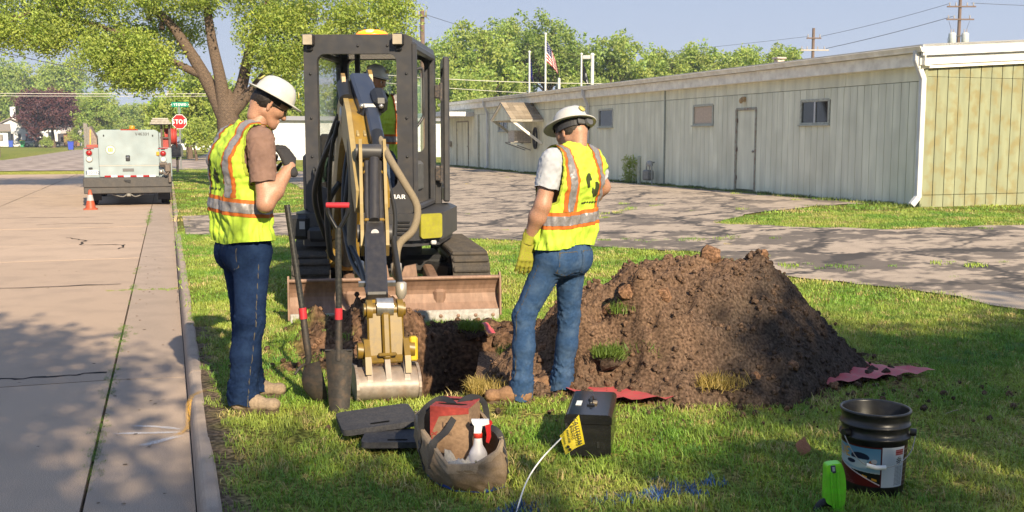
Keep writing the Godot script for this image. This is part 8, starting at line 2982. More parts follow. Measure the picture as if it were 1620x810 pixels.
	obj("strap", b, M(Color(0.014, 0.014, 0.016), 0.6, ""), t)
	# the two shovels
	var shaft := dirty(M(Color(0.022, 0.022, 0.022), 0.4, "fine", 4.0), Color(0.14, 0.125, 0.09), "fine", 4.0, 0.3)
	var blade := dirty(M(Color(0.05, 0.045, 0.042), 0.6, "fine", 4.0, 0.4, 0.1), Color(0.12, 0.085, 0.06), "blotch", 3.0, 0.7)
	var redm := M(Color(0.48, 0.03, 0.04), 0.4, "smooth", 3.0)
	t = thing("drain_spade", "long narrow spade with a red D shaped grip standing upright left of the digger bucket", "spade", ground_at(-0.995, 5.86), -YAW)
	b = MB.new()
	b.cyl(Vector3(0.006, 0.36, -0.01), Vector3(0.010, 1.06, -0.03), 0.0185, 0.0175, 12)
	obj("shaft", b, shaft, t)
	b = MB.new()
	b.cyl(Vector3(0.006, 0.535, -0.015), Vector3(0.006, 0.60, -0.017), 0.0225, -1, 14)
	obj("collar", b, redm, t)
	b = MB.new()
	b.cyl(Vector3(0.004, 0.30, -0.004), Vector3(0.006, 0.54, -0.014), 0.024, 0.019, 12)
	obj("socket", b, blade, t)
	b = MB.new()
	for s in [-1.0, 1.0]: b.tube(curve([Vector3(0.010, 1.04, -0.03), Vector3(0.010 + s * 0.03, 1.09, -0.032), Vector3(0.010 + s * 0.054, 1.14, -0.034), Vector3(0.010 + s * 0.056, 1.185, -0.035)], 12), 0.0115, 8)
	var gr := obj("yoke", b, black, t)
	b = MB.new()
	b.cyl(Vector3(-0.055, 1.185, -0.035), Vector3(0.075, 1.185, -0.035), 0.0165, -1, 14)
	obj("grip", b, redm, gr)
	b = MB.new()
	var outline := func(v: float) -> float: return lerpf(0.079, 0.056, v) if v < 0.94 else lerpf(0.056, 0.04, (v - 0.94) / 0.06)
	for lay in [0.0, 0.004]: b.sheet(16, 16, func(u: float, v: float) -> Vector3:
		var x: float = (u - 0.5) * 2.0 * outline.call(v)
		return Vector3(x + 0.004, 0.355 - v * 0.39 + (0.012 * (1.0 - absf(u - 0.5) * 2.0) if v < 0.02 else 0.0), 0.012 - 0.028 * pow(absf(u - 0.5) * 2.0, 2.0) + 0.03 * v * v - lay), Vector3(0, 0, 1 if lay == 0.0 else -1))
	for s in [-1.0, 1.0]: b.box(Vector3(0.004 + s * 0.05, 0.358, -0.006), Vector3(0.055, 0.008, 0.022), 0.002)
	obj("blade", b, blade, t)
	t = thing("round_shovel", "round point shovel with black handle and red collar leaning towards the left worker", "shovel", ground_at(-1.165, 6.05), -YAW)
	b = MB.new()
	b.tube([Vector3(-0.155, 1.17, -0.06), Vector3(-0.07, 0.56, -0.02)], [0.0175, 0.0185], 12)
	obj("shaft", b, shaft, t)
	b = MB.new()
	b.cyl(Vector3(-0.0705, 0.565, -0.02), Vector3(-0.0625, 0.50, -0.015), 0.0235, -1, 14)
	obj("collar", b, redm, t)
	b = MB.new()
	b.tube(curve([Vector3(-0.064, 0.51, -0.015), Vector3(-0.045, 0.36, 0.0), Vector3(-0.035, 0.27, 0.0), Vector3(-0.05, 0.21, 0.0)], 10), tr_list([0.020, 0.022, 0.019, 0.012], 11), 12)
	obj("socket", b, blade, t)
	b = MB.new()
	for lay in [0.0, 0.005]: b.sheet(18, 14, func(u: float, v: float) -> Vector3:
		var w := 0.105 * pow(1.0 - pow(v, 2.6), 0.55) * (0.9 + 0.25 * v) + 0.002
		var s := (u - 0.5) * 2.0
		var c := Vector3(-0.055, 0.235, 0.0).lerp(Vector3(0.035, -0.015, 0.0), v)
		return c + Vector3(0.45, 0.12, 0.85).normalized() * s * w + Vector3(-0.8, -0.3, 0.4) * (0.055 * (s * s) * (1.0 - 0.6 * v)) * -1.0 + Vector3(-0.055, -0.02, 0.02) * sin(v * PI) * (1.0 - s * s) + Vector3(lay, 0, 0), Vector3(1, 0.2, 0.3) * (1.0 if lay > 0.0 else -1.0))
	obj("blade", b, blade, t)
	b = MB.new()
	b.tube(curve([Vector3(-0.10, 0.19, 0.09), Vector3(-0.075, 0.225, 0.05), Vector3(-0.055, 0.232, 0.0), Vector3(-0.05, 0.225, -0.06)], 12), 0.008, 8)
	obj("step", b, blade, t)
	# fallen leaves
	for q in [["curled brown leaf lying upright on the grass left of the pail", 1.43, 5.0, 0.05, 1.0, Color(0.40, 0.17, 0.10)], ["pale dry leaf lying flat on the grass right of the pail", 2.45, 5.67, 0.045, 0.25, Color(0.42, 0.32, 0.22)]]:
		t = thing("fallen_leaf", q[0], "leaf", ground_at(q[1], q[2]) + Vector3(0, 0.045, 0), rnd(0, 3))
		b = MB.new()
		var sz: float = q[3]
		var up: float = q[4]
		b.sheet(8, 8, func(u: float, v: float) -> Vector3:
			var w := sin(PI * clampf(u, 0.02, 0.98)) * (1.0 + 0.25 * sin(u * 17.0))
			return Vector3((u - 0.5) * 2.2, (v - 0.5) * 1.5 * w * up + 0.35 * sin(u * 4.0) * (v - 0.5), (v - 0.5) * 1.5 * w * (1.2 - up) + 0.3 * pow(u - 0.5, 2.0)) * sz)
		obj("blade", b, M(q[5], 0.8, "fine", 8.0), t)


func loop_at(pts: Array, u: float) -> Vector3:          # smooth closed loop
	var n := pts.size()
	var f := fposmod(u, 1.0) * n
	var i := int(f) % n
	var t := f - int(f)
	var p0: Vector3 = pts[(i + n - 1) % n]
	var p1: Vector3 = pts[i]
	var p2: Vector3 = pts[(i + 1) % n]
	var p3: Vector3 = pts[(i + 2) % n]
	return p1.cubic_interpolate(p2, p0, p3, t).lerp(p1.lerp(p2, t), 0.85)


func tool_bag():
	var t := thing("tool_bag", "open tan canvas tool bag with black handles and blue base on the grass", "tool bag", ground_at(-0.25, 4.72), -YAW)
	var canvas := dirty(M(Color(0.25, 0.18, 0.115), 0.95, "cloth", 5.0, 0.0, 0.12), Color(0.2, 0.15, 0.11), "fine", 1.6, 0.4)
	var rim := []
	for q in [[-0.215, 0.26, -0.20], [-0.13, 0.315, -0.265], [0.025, 0.31, -0.29], [0.10, 0.285, -0.17], [0.205, 0.215, 0.10], [0.185, 0.18, 0.16], [0.09, 0.15, 0.265], [-0.03, 0.15, 0.275], [-0.10, 0.19, 0.13], [-0.17, 0.23, -0.03]]: rim.append(Vector3(q[0], q[1] * 0.9, q[2]))
	var foot := []
	for q in [[-0.17, 0.0, -0.16], [-0.10, 0.0, -0.22], [0.03, 0.0, -0.23], [0.12, 0.0, -0.10], [0.215, 0.0, 0.10], [0.21, 0.0, 0.17], [0.13, 0.0, 0.235], [0.0, 0.0, 0.22], [-0.09, 0.0, 0.12], [-0.15, 0.0, -0.02]]: foot.append(Vector3(q[0], q[1], q[2]))
	var wall := func(inset: float) -> Callable:
		return func(u: float, v: float) -> Vector3:
			var p := loop_at(foot, u).lerp(loop_at(rim, u), v)
			var out := (p - Vector3(0.02, p.y, 0.0)).normalized()
			var bulge := 0.028 * sin(v * PI) + 0.012 * sin(u * 40.0) * v * (1.0 - v) * 2.0 + 0.012 * wn.get_noise_3d(u * 30.0, v * 5.0, 1.0)
			return p + out * (bulge - inset)
	var b := MB.new()
	b.sheet(72, 12, wall.call(0.0))
	b.sheet(72, 12, wall.call(0.008))
	obj("canvas_wall", b, canvas, t)
	b = MB.new()
	var lip := []
	for i in 61:
		var p := loop_at(rim, i / 60.0)
		lip.append(p)
	b.g += 1
	for i in 60:
		for e in [[-0.03, 0.004], [0.004, -0.010]]:
			var o0: Vector3 = (lip[i] - Vector3(0.02, lip[i].y, 0)).normalized()
			var o1: Vector3 = (lip[i + 1] - Vector3(0.02, lip[i + 1].y, 0)).normalized()
			var off0 := 0.009 if e[0] < 0 else -0.013
			b.quad(lip[i] + o0 * 0.009 - Vector3(0, 0.035, 0) if e[0] < 0 else lip[i] + o0 * 0.009 + Vector3(0, 0.006, 0), lip[i + 1] + o1 * 0.009 - Vector3(0, 0.035, 0) if e[0] < 0 else lip[i + 1] + o1 * 0.009 + Vector3(0, 0.006, 0), lip[i + 1] + o1 * off0 + Vector3(0, 0.006, 0), lip[i] + o0 * off0 + Vector3(0, 0.006, 0), o0 if e[0] < 0 else Vector3.UP, b.g)
	b.tube(lip, 0.009, 6, false)
	obj("rolled_rim", b, dirty(M(Color(0.34, 0.26, 0.18), 0.95, "cloth", 5.0), Color(0.2, 0.15, 0.1), "fine", 2.5, 0.4), t)
	b = MB.new()
	var fl := PackedVector2Array()
	for i in 40:
		var p := loop_at(foot, i / 40.0)
		fl.append(Vector2(p.x, p.z) * 1.03)
	b.prism(fl, 0.002, 0.03, Transform3D(Basis(Vector3.RIGHT, Vector3(0, 0, 1), Vector3.UP), Vector3.ZERO))
	obj("blue_base", b, M(Color(0.03, 0.07, 0.30), 0.8, "cloth", 5.0), t)
	var band := M(Color(0.03, 0.03, 0.034), 0.8, "fine", 6.0)
	for u in [0.015, 0.90, 0.42]:
		b = MB.new()
		for k in 10: b.quad(wall.call(-0.004).call(u - 0.012, k / 10.0), wall.call(-0.004).call(u + 0.012, k / 10.0), wall.call(-0.004).call(u + 0.012, (k + 1) / 10.0), wall.call(-0.004).call(u - 0.012, (k + 1) / 10.0), (wall.call(-0.004).call(u, 0.5) - Vector3(0.02, 0.1, 0.0)))
		obj("side_band", b, band, t)
	var strap := M(Color(0.018, 0.018, 0.021), 0.7, "fine", 6.0)
	for q in [[Vector3(-0.16, 0.12, -0.02), Vector3(-0.175, 0.24, -0.03), Vector3(-0.16, 0.30, -0.06), Vector3(-0.08, 0.345, -0.09), Vector3(-0.01, 0.315, -0.02), Vector3(-0.045, 0.24, 0.07), Vector3(-0.10, 0.20, 0.14), Vector3(-0.115, 0.08, 0.15)], [Vector3(0.135, 0.15, -0.14), Vector3(0.12, 0.30, -0.15), Vector3(0.06, 0.345, -0.12), Vector3(0.0, 0.32, -0.06), Vector3(0.02, 0.27, 0.0), Vector3(0.10, 0.25, 0.02), Vector3(0.19, 0.225, 0.07), Vector3(0.215, 0.10, 0.09)]]:
		b = MB.new()
		var pts := curve(q, 40)
		for i in 40:
			var d: Vector3 = (pts[i + 1] - pts[i]).normalized()
			var s := d.cross(Vector3(0.2, 0.5, 1).normalized()).normalized() * 0.015
			var s2 = s if i == 39 else (pts[mini(i + 2, 40)] - pts[i + 1]).normalized().cross(Vector3(0.2, 0.5, 1).normalized()).normalized() * 0.015
			b.tri(pts[i] - s, pts[i] + s, pts[i + 1] + s2, Vector3(0, 0.5, 1), 5)
			b.tri(pts[i] - s, pts[i + 1] + s2, pts[i + 1] - s2, Vector3(0, 0.5, 1), 5)
		obj("strap_handle", b, strap, t)
	for q in [[0.09, 0.152, 0.272], [-0.21, 0.25, -0.19], [0.20, 0.212, 0.11]]:
		b = MB.new()
		b.ell(Vector3(q[0], q[1], q[2]) * 1.02, Vector3(0.006, 0.006, 0.006), 8)
		obj("rivet", b, M(Color(0.45, 0.38, 0.25), 0.3, "", 1.0, 0.8), t)
	# a rag in the bag
	b = MB.new()
	b.sheet(16, 16, func(u: float, v: float) -> Vector3: return Vector3(-0.06 + u * 0.22, 0.10 + 0.05 * wn.get_noise_2d(u * 3.0 + 5.0, v * 3.0) + 0.02 * sin(u * 9.0 + v * 7.0), 0.02 + v * 0.2))
	tag(obj("cloth_rag", b, M(Color(0.5, 0.47, 0.42), 0.95, "cloth", 5.0)), "crumpled pale rag in the bottom of the tool bag", "rag").transform = t.transform
	# carton in the bag
	var c := thing("carton", "red topped cardboard box with two oval hand slots standing in the tool bag", "box", t.transform * Vector3(-0.015, 0.02, -0.08), -YAW + deg_to_rad(-14))
	var kraft := dirty(M(Color(0.34, 0.22, 0.135), 0.9, "fine", 4.0), Color(0.25, 0.16, 0.1), "fine", 2.0, 0.25)
	var redc := M(Color(0.42, 0.06, 0.045), 0.6, "fine", 3.0)
	b = MB.new()
	b.box(Vector3(0, 0.155, 0), Vector3(0.185, 0.305, 0.20), 0.003)
	obj("kraft_body", b, kraft, c)
	b = MB.new()
	b.box(Vector3(0, 0.3095, 0), Vector3(0.187, 0.005, 0.202), 0.001)
	b.prism(PackedVector2Array([Vector2(-0.093, 0.308), Vector2(0.093, 0.308), Vector2(0.093, 0.285), Vector2(-0.05, 0.265), Vector2(-0.093, 0.17)]), 0.1003, 0.1018)
	b.prism(PackedVector2Array([Vector2(-0.1, 0.308), Vector2(0.1, 0.308), Vector2(0.1, 0.2), Vector2(-0.1, 0.28)]), -0.0945, -0.0930, Transform3D(SIDE, Vector3.ZERO))
	obj("red_print", b, redc, c)
	for z in [-0.045, 0.045]:
		b = MB.new()
		var sl := PackedVector2Array()
		for k in 20: sl.append(Vector2(0.072 * cos(TAU * k / 20), 0.016 * sin(TAU * k / 20)))
		b.prism(sl, 0.3122, 0.3132, Transform3D(Basis(Vector3.RIGHT, Vector3(0, 0, 1), Vector3.UP), Vector3(0, 0, z)))
		obj("hand_slot", b, M(Color(0.03, 0.02, 0.015), 0.95, ""), c)
	letters("lettering", "L20", 0.024, M(Color(0.10, 0.06, 0.045), 0.8, ""), c, Vector3(-0.01, 0.225, 0.1012), Basis.IDENTITY, 0.001)
	letters("lettering", "ANSI", 0.013, M(Color(0.12, 0.08, 0.055), 0.8, ""), c, Vector3(-0.01, 0.185, 0.1012), Basis.IDENTITY, 0.001)
	letters("red_lettering", "TEX", 0.03, redc, c, Vector3(-0.072, 0.16, 0.1012), Basis(Vector3.BACK, PI / 2), 0.001)
	# spray bottle
	var s := thing("spray_bottle", "white spray bottle with red trigger and collar standing in the tool bag", "spray bottle", t.transform * Vector3(0.095, 0.05, 0.09), -YAW)
	b = MB.new()
	b.lathe([Vector2(0, 0), Vector2(0.038, 0.0), Vector2(0.042, 0.008), Vector2(0.042, 0.085), Vector2(0.036, 0.10), Vector2(0.022, 0.125), Vector2(0.019, 0.15), Vector2(0.017, 0.165), Vector2(0, 0.165)], 24)
	obj("bottle", b, M(Color(0.68, 0.64, 0.63), 0.45, "smooth", 3.0), s)
	b = MB.new()
	b.lathe([Vector2(0, 0.182), Vector2(0.019, 0.182), Vector2(0.0205, 0.178), Vector2(0.0205, 0.160), Vector2(0, 0.16)], 24)
	obj("collar", b, M(Color(0.62, 0.045, 0.025), 0.4, ""), s)
	b = MB.new()
	b.prism(PackedVector2Array([Vector2(-0.018, 0.182), Vector2(0.016, 0.182), Vector2(0.020, 0.215), Vector2(0.052, 0.225), Vector2(0.050, 0.243), Vector2(-0.030, 0.243), Vector2(-0.024, 0.226), Vector2(-0.016, 0.215)]), -0.013, 0.013)
	obj("spray_head", b, M(Color(0.80, 0.80, 0.80), 0.4, ""), s)
	b = MB.new()
	b.prism(PackedVector2Array([Vector2(0.026, 0.226), Vector2(0.060, 0.240), Vector2(0.066, 0.228), Vector2(0.058, 0.215), Vector2(0.060, 0.165), Vector2(0.050, 0.135), Vector2(0.036, 0.14), Vector2(0.040, 0.175), Vector2(0.034, 0.21)]), -0.010, 0.010)
	obj("trigger", b, M(Color(0.55, 0.025, 0.025), 0.35, ""), s)


func pail():
	var t := thing("pail", "black plastic pail with a wire bail and a printed label, in the right foreground", "bucket", ground_at(1.612, 4.52) + Vector3(0, 0.0, 0), -YAW)
	var blk := dirty(M(Color(0.011, 0.011, 0.012), 0.35, "smooth", 3.0), Color(0.09, 0.085, 0.075), "fine", 2.5, 0.2)
	var b := MB.new()
	var R := func(y: float) -> float: return lerpf(0.128, 0.146, y / 0.37)
	b.lathe([Vector2(0, 0.004), Vector2(0.122, 0.0), Vector2(0.128, 0.008), Vector2(R.call(0.245), 0.245), Vector2(R.call(0.252) + 0.010, 0.248), Vector2(R.call(0.26) + 0.012, 0.254), Vector2(R.call(0.26) + 0.010, 0.262), Vector2(R.call(0.27), 0.264), Vector2(R.call(0.29), 0.298), Vector2(R.call(0.3) + 0.006, 0.300), Vector2(R.call(0.3) + 0.008, 0.305), Vector2(R.call(0.3) + 0.006, 0.311), Vector2(R.call(0.31), 0.313), Vector2(R.call(0.35), 0.355), Vector2(0.151, 0.357), Vector2(0.1525, 0.364), Vector2(0.150, 0.370), Vector2(0.143, 0.370), Vector2(0.140, 0.362), Vector2(0.123, 0.02), Vector2(0, 0.016)], 56)
	obj("shell", b, blk, t)
	# the printed label: sky, a road with yellow dashes, dark red swoosh, white panel with small print
	var W := 720
	var H := 150
	var im := Image.create(W, H, false, Image.FORMAT_RGB8)
	var font := {"L": [16, 16, 16, 16, 16, 16, 31], "I": [14, 4, 4, 4, 4, 4, 14], "N": [17, 25, 21, 21, 19, 17, 17], "E": [31, 16, 16, 30, 16, 16, 31]}
	for x in W:
		var phi := fposmod(110.0 - 360.0 * (x + 0.5) / W + 180.0, 360.0) - 180.0
		for y in H:
			var v := float(y) / H
			var c := Color(0.80, 0.83, 0.87)
			if phi > -125.0 and phi < 15.0:
				var u := (phi + 90.0) / 105.0          # 0 at the left rim, 1 at the panel's edge
				c = Color(0.34, 0.55, 0.68).lerp(Color(0.62, 0.72, 0.76), clampf(v * 1.6, 0, 1))
				if absf(v - 0.42 + 0.03 * sin(u * 7.0)) < 0.11 and u < 0.75: c = c.lerp(Color(0.80, 0.82, 0.82), 0.7)
				var wing := Vector2((u - 0.62) / 0.17, (v - 0.28) / 0.11)
				if wing.length() < 1.0 and wing.y < 0.4: c = Color(0.07, 0.10, 0.22)
				if Vector2((u - 0.45) / 0.09, (v - 0.42) / 0.05).length() < 1.0: c = Color(0.08, 0.11, 0.24)
				if Vector2((u - 0.84) / 0.06, (v - 0.42) / 0.09).length() < 1.0: c = Color(0.70, 0.38, 0.16)
				if Vector2((u - 0.87) / 0.05, (v - 0.36) / 0.06).length() < 1.0: c = Color(0.80, 0.78, 0.74)
				var road := 0.56 + 0.10 * u
				if v > road: c = Color(0.03, 0.03, 0.03)
				var mid := 0.56 + 0.30 * pow(u, 1.3)
				if u > 0.25 and absf(v - mid) < 0.028 and fposmod(u * 6.0, 1.0) < 0.55: c = Color(0.85, 0.62, 0.16)
				if absf(v - road) < 0.012: c = Color(0.78, 0.80, 0.80)
				var sw := 0.50 + 0.46 * pow(clampf(u, 0.0, 1.0), 1.5)
				if v > sw: c = Color(0.34, 0.03, 0.06)
				if absf(v - sw) < 0.016: c = Color(0.85, 0.80, 0.82)
				if v > sw + 0.06 and fposmod(v * 26.0, 1.0) < 0.35 and u > 0.06 and u < 0.1 + (v - 0.5) * 0.9 and sin(x * 2.1 + floorf(v * 26.0) * 9.0) > -0.3: c = Color(0.62, 0.40, 0.44)
				if v < 0.035 or v > 0.975 or u > 0.975: c = Color(0.30, 0.04, 0.07)
				# LINE in yellow at the upper left
				var gx := (u - 0.04) / 0.40 * 24.0
				var gy := (v - 0.10) / 0.24 * 7.0
				if gx >= 0.0 and gx < 24.0 and gy >= 0.0 and gy < 7.0:
					var bits: Array = font["LINE"[int(gx / 6.0)]]
					if int(fposmod(gx, 6.0)) < 5 and (int(bits[int(gy)]) >> (4 - int(fposmod(gx, 6.0)))) & 1: c = Color(0.88, 0.62, 0.14)
			elif phi >= 15.0 and phi < 64.0:
				var u := (phi - 15.0) / 49.0
				if u > 0.52 and u < 0.90:
					if v > 0.06 and v < 0.20: c = Color(0.55, 0.04, 0.09)
					if v > 0.085 and v < 0.175 and sin(x * 2.9) > 0.1 and absf(v - 0.13) > 0.012: c = Color(0.85, 0.75, 0.76)
					var dd := Vector2((u - 0.70) / 0.13, (v - 0.34) / 0.10)
					if dd.length() < 1.0 and sin(atan2(dd.y, dd.x) * 9.0) + sin(dd.length() * 14.0) > 0.0: c = Color(0.06, 0.06, 0.07)
					if v > 0.47 and v < 0.95 and fposmod(v * 30.0, 1.0) < 0.45 and sin(x * 3.7 + floorf(v * 30.0) * 5.0) > -0.45: c = Color(0.38, 0.39, 0.42)
				if u > 0.97: c = Color(0.32, 0.04, 0.08)
			elif phi >= 64.0: c = Color(0.24, 0.04, 0.07) if fposmod(v * 9.0, 1.0) < 0.7 else Color(0.5, 0.45, 0.45)
			im.set_pixel(x, y, c)
	var m := StandardMaterial3D.new()
	m.albedo_texture = ImageTexture.create_from_image(im)
	m.albedo_color = Color(0.92, 0.92, 0.92)
	m.roughness = 0.35
	b = MB.new()
	b.lathe([Vector2(R.call(0.225) + 0.0012, 0.225), Vector2(R.call(0.045) + 0.0012, 0.045)], 72)
	obj("printed_label", b, m, t)
	for s in [-1.0, 1.0]:
		b = MB.new()
		b.cyl(Vector3(s * 0.135, 0.272, 0.055), Vector3(s * 0.160, 0.272, 0.065), 0.017, -1, 14)
		obj("ear", b, blk, t)
	b = MB.new()
	b.tube(curve([Vector3(0.155, 0.272, 0.062), Vector3(0.145, 0.25, 0.085), Vector3(0.115, 0.205, 0.125), Vector3(0.06, 0.165, 0.155), Vector3(0.0, 0.145, 0.162), Vector3(-0.07, 0.148, 0.158), Vector3(-0.12, 0.18, 0.13), Vector3(-0.15, 0.24, 0.09), Vector3(-0.157, 0.272, 0.062)], 40), 0.0022, 6)
	var wr := obj("bail", b, M(Color(0.35, 0.34, 0.32), 0.4, "", 1.0, 0.7), t)
	b = MB.new()
	b.tube([Vector3(-0.005, 0.1455, 0.163), Vector3(-0.045, 0.1445, 0.162), Vector3(-0.085, 0.153, 0.154)], 0.0105, 12)
	obj("grip", b, M(Color(0.75, 0.74, 0.70), 0.5, ""), wr)


# ------------------------------------------------------------------ grass
func grass_clump(n: int, tall: float, radius: float, wide: float, seed_: int) -> ArrayMesh:
	var r := RandomNumberGenerator.new()
	r.seed = seed_
	var st := SurfaceTool.new()
	st.begin(Mesh.PRIMITIVE_TRIANGLES)
	st.set_smooth_group(0xFFFFFFFF)
	for i in n:
		var a := r.randf() * TAU
		var p := Vector3(cos(a), 0, sin(a)) * radius * sqrt(r.randf())
		var h := tall * r.randf_range(0.45, 1.0)
		var b := r.randf() * TAU
		var lean := Vector3(cos(b), 0, sin(b)) * h * r.randf_range(0.15, 1.0)
		var s := Vector3(-sin(b), 0, cos(b)).rotated(Vector3.UP, r.randf_range(-0.8, 0.8)) * wide * 0.5
		var m := p + Vector3(0, h * 0.6, 0) + lean * 0.35
		var t := p + Vector3(0, h * r.randf_range(0.75, 1.0), 0) + lean
		for v in [p - s, p + s, m + s * 0.8, p - s, m + s * 0.8, m - s * 0.8, m - s * 0.8, m + s * 0.8, t]: st.add_vertex(v)
	st.generate_normals()
	return st.commit()


func grass_colour(x: float, z: float) -> Color:
	var n := hn.get_noise_2d(x * 2.2 + 40.0, z * 2.2) + 0.5 * hn.get_noise_2d(x * 9.0, z * 9.0)
	var c := Color(0.17, 0.32, 0.034).lerp(Color(0.385, 0.45, 0.08), clampf(0.45 + n * 1.3, 0.0, 1.0))
	if rng.randf() < 0.10 + n * 0.2: c = Color(0.56, 0.45, 0.19)
	if n < -0.55 and rng.randf() < 0.5: c = Color(0.10, 0.24, 0.045)
	return c * rnd(0.7, 1.2)


func build_grass():
	var gm := leaf_mat(Color(1, 1, 1))
	gm.albedo_color = Color(1, 1, 1)
	gm.backlight = Color(0.55, 0.6, 0.3)
	var kinds := [grass_clump(26, 0.048, 0.055, 0.0040, 1), grass_clump(26, 0.040, 0.055, 0.0038, 2), grass_clump(20, 0.060, 0.06, 0.0043, 3)]
	var wide := [grass_clump(34, 0.055, 0.12, 0.008, 4), grass_clump(34, 0.05, 0.12, 0.008, 5)]
	var blue_p := []
	var blue_c := []
	var marks := [[Vector2(0.37, 4.31), Vector2(0.70, 4.46), 0.035], [Vector2(0.66, 4.42), Vector2(0.90, 4.56), 0.05], [Vector2(0.70, 4.60), Vector2(0.82, 4.42), 0.03], [Vector2(-0.02, 4.22), Vector2(0.13, 4.28), 0.05]]
	for zone in [[0.15, 9.0, -10.8, -2.4, 0.052, 3.75, 9.6, kinds, 1.0], [0.15, 14.0, -19.0, -4.0, 0.105, 9.6, 18.5, wide, 1.0], [0.15, 22.0, -56.0, -9.0, 0.30, 18.5, 56.0, wide, 1.7]]:
		var per := []
		for m in zone[7]: per.append([[], []])
		var x: float = zone[0]
		while x < zone[1]:
			var z: float = zone[2]
			while z < zone[3]:
				var px = x + rnd(-0.5, 0.5) * zone[4]
				var pz = z + rnd(-0.5, 0.5) * zone[4]
				z += zone[4]
				var q := ld(px, pz)
				if q.y < zone[5] or q.y >= zone[6] or absf(q.x) > q.y * 0.53 + 0.4: continue
				var share := lawn_share(px, pz)
				if rng.randf() > share: continue
				if q.y < 7.6 and q.x > 0.2 and q.x < 2.8 and q.y > 5.9:
					if Geometry2D.is_point_in_polygon(q, TARP) or heap(q.x, q.y) > 0.03: continue
				if q.y < 6.0:
					var under := false
					for m in [[-0.76, 5.50, 0.13], [-0.66, 5.40, 0.13], [-0.66, 5.13, 0.11], [-0.54, 5.18, 0.13], [0.38, 5.05, 0.11], [0.40, 5.3, 0.11], [-0.3, 4.85, 0.16], [-0.2, 4.62, 0.15], [1.612, 4.52, 0.125]]:
						if (q - Vector2(m[0], m[1])).length() < m[2]: under = true
					if under: continue
				if px > 13.4 and pz < -16.4: continue
				var w: Array = per[rng.randi() % per.size()]
				var s: float = rnd(0.7, 1.2) * zone[8]
				var tf := Transform3D(Basis(Vector3.UP, rnd(0, TAU)).scaled(Vector3(s, s * (1.0 if zone[8] < 1.5 else 0.75), s)), Vector3(px, ground(px, pz) - 0.006, pz))
				var blue := 9.0
				if q.y < 5.0:
					for m in marks: blue = minf(blue, Geometry2D.get_closest_point_to_segment(q, m[0], m[1]).distance_to(q) / m[2] + hn.get_noise_2d(px * 40.0, pz * 40.0))
				if blue < 1.0 and rng.randf() < 0.8:
					blue_p.append(tf)
					blue_c.append(Color(0.02, 0.07, 0.24) * rnd(0.6, 1.8))
				else:
					w[0].append(tf)
					w[1].append(grass_colour(px, pz))
			x += zone[4]
		for i in per.size(): scatter("lawn_grass", zone[7][i], gm, per[i][0], per[i][1])
	scatter("blue_paint_mark", kinds[0], gm, blue_p, blue_c)
	# weeds: along the gutter joint, across the car park, at the building's foot
	var pl := []
	var co := []
	for i in 3600:
		var z := rnd(-27.0, -4.2)
		var d := hn.get_noise_2d(3.0, z * 2.4) + 0.55 * exp(-pow((z + 9.4) / 1.0, 2.0)) + 0.5 * exp(-pow((z + 12.3) / 0.5, 2.0)) + 0.5 * exp(-pow((z + 24.0) / 2.0, 2.0)) - 0.05
		if rng.randf() > d * 1.6: continue
		var s := rnd(0.25, 0.8)
		pl.append(Transform3D(Basis(Vector3.UP, rnd(0, TAU)).scaled(Vector3(s * 0.5, s * 0.55, s)), Vector3(-0.43 + rng.randfn() * 0.016 * (1.0 + maxf(d, 0.0)), -0.135, z)))
		co.append(grass_colour(1.0, z) * Color(0.55, 0.72, 0.6))
	for i in 60:
		pl.append(Transform3D(Basis(Vector3.UP, rnd(0, TAU)).scaled(Vector3.ONE * rnd(0.3, 0.7)), Vector3(rnd(-0.7, 0.06), -0.14, -12.42 + rng.randfn() * 0.03)))
		co.append(grass_colour(1.0, -12.0))
	var bits := []
	var bc := []
	for i in 120:
		var x := -0.43 + absf(rng.randfn()) * 0.22 if i % 2 else rnd(-4.0, 0.06)
		var s := rnd(0.002, 0.007)
		bits.append(Transform3D(Basis(Vector3(rng.randfn(), rng.randfn(), rng.randfn()).normalized(), rnd(0, TAU)).scaled(Vector3(s * 2.0, s * 0.4, s)), Vector3(minf(x, 0.06), -0.128, rnd(-16.0, -4.3))))
		bc.append(Color(0.2, 0.15, 0.1) * rnd(0.3, 1.3))
	var bm := StandardMaterial3D.new()
	bm.vertex_color_use_as_albedo = true
	scatter("street_litter", clod_mesh(9), bm, bits, bc)
	scatter("joint_weeds", kinds[0], gm, pl, co)
	pl = []
	co = []
	for i in 9000:
		var x := rnd(4.0, 16.0)
		var z := rnd(-40.0, -5.0)
		if not in_lot(x, z): continue
		var strip := exp(-pow((Vector2(x, z) - Geometry2D.get_closest_point_to_segment(Vector2(x, z), Vector2(7.1, -10.5), Vector2(10.5, -8.2))).length() / 0.28, 2.0))
		strip = maxf(strip, exp(-pow((Vector2(x, z) - Geometry2D.get_closest_point_to_segment(Vector2(x, z), Vector2(6.0, -14.4), Vector2(7.6, -13.6))).length() / 0.3, 2.0)))
		strip = maxf(strip, 0.8 * exp(-pow((13.45 + (z + 16.4) * 0.024 - x) / 0.35, 2.0)))
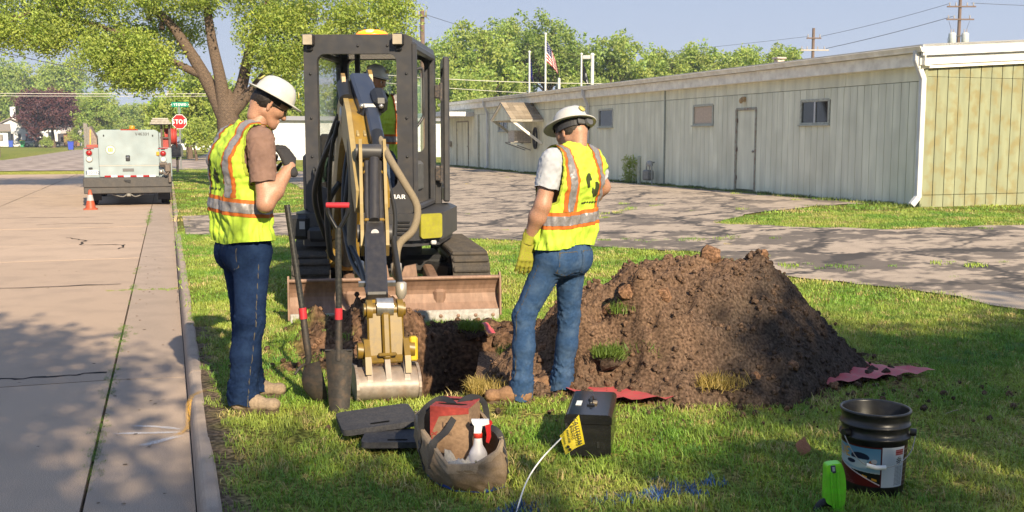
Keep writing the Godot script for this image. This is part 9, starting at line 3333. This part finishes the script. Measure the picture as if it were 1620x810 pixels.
		var n := hn.get_noise_2d(x * 3.0 + 60.0, z * 3.0)
		strip = maxf(strip, 0.9 * exp(-pow((Vector2(x, z) - Geometry2D.get_closest_point_to_segment(Vector2(x, z), Vector2(7.5, -18.0), Vector2(9.6, -19.6))).length() / 0.25, 2.0)))
		strip = maxf(strip, exp(-pow((Vector2(x, z) - Geometry2D.get_closest_point_to_segment(Vector2(x, z), Vector2(10.5, -8.2), Vector2(14.0, -6.4))).length() / 0.25, 2.0)))
		var d := strip * 0.9 + n * 0.4 - 0.14
		if rng.randf() > d: continue
		var s := rnd(0.5, 1.2)
		pl.append(Transform3D(Basis(Vector3.UP, rnd(0, TAU)).scaled(Vector3.ONE * s), Vector3(x, gh(x, z) + 0.01, z)))
		co.append(grass_colour(x, z))
	for i in 700:
		var z := rnd(-49.0, -16.4)
		if rng.randf() > 0.55 + hn.get_noise_2d(7.0, z * 3.0): continue
		var s := rnd(0.8, 2.2)
		var x := 13.5 + (z + 16.4) * 0.024 - rnd(0.0, 0.25)
		pl.append(Transform3D(Basis(Vector3.UP, rnd(0, TAU)).scaled(Vector3.ONE * s), Vector3(x, gh(x, z), z)))
		co.append(Color(0.12, 0.17, 0.03) * rnd(0.6, 1.3))
	scatter("parking_lot_weeds", wide[0], gm, pl, co)
	var wd := thing("tall_weed", "tall dark weed growing against the green wall right of the right worker's hat", "weed", Vector3(13.1, 0.28, -28.6))
	var pls := []
	for i in 46: pls.append(Transform3D(Basis(Vector3(rng.randfn(), rng.randfn(), rng.randfn()).normalized(), rnd(0, TAU)).scaled(Vector3.ONE * rnd(0.25, 0.5)), Vector3(rng.randfn() * 0.08, rnd(0.05, 0.75), rng.randfn() * 0.1)))
	scatter("leaves", clump(16, 0.2, 0.07, 0.3, 40), leaf_mat(Color(0.06, 0.11, 0.03)), pls, [], wd)
	var b := MB.new()
	b.cyl(Vector3.ZERO, Vector3(0.02, 0.75, 0), 0.012, 0.005, 6)
	obj("stem", b, leaf_mat(Color(0.08, 0.12, 0.04)), wd)
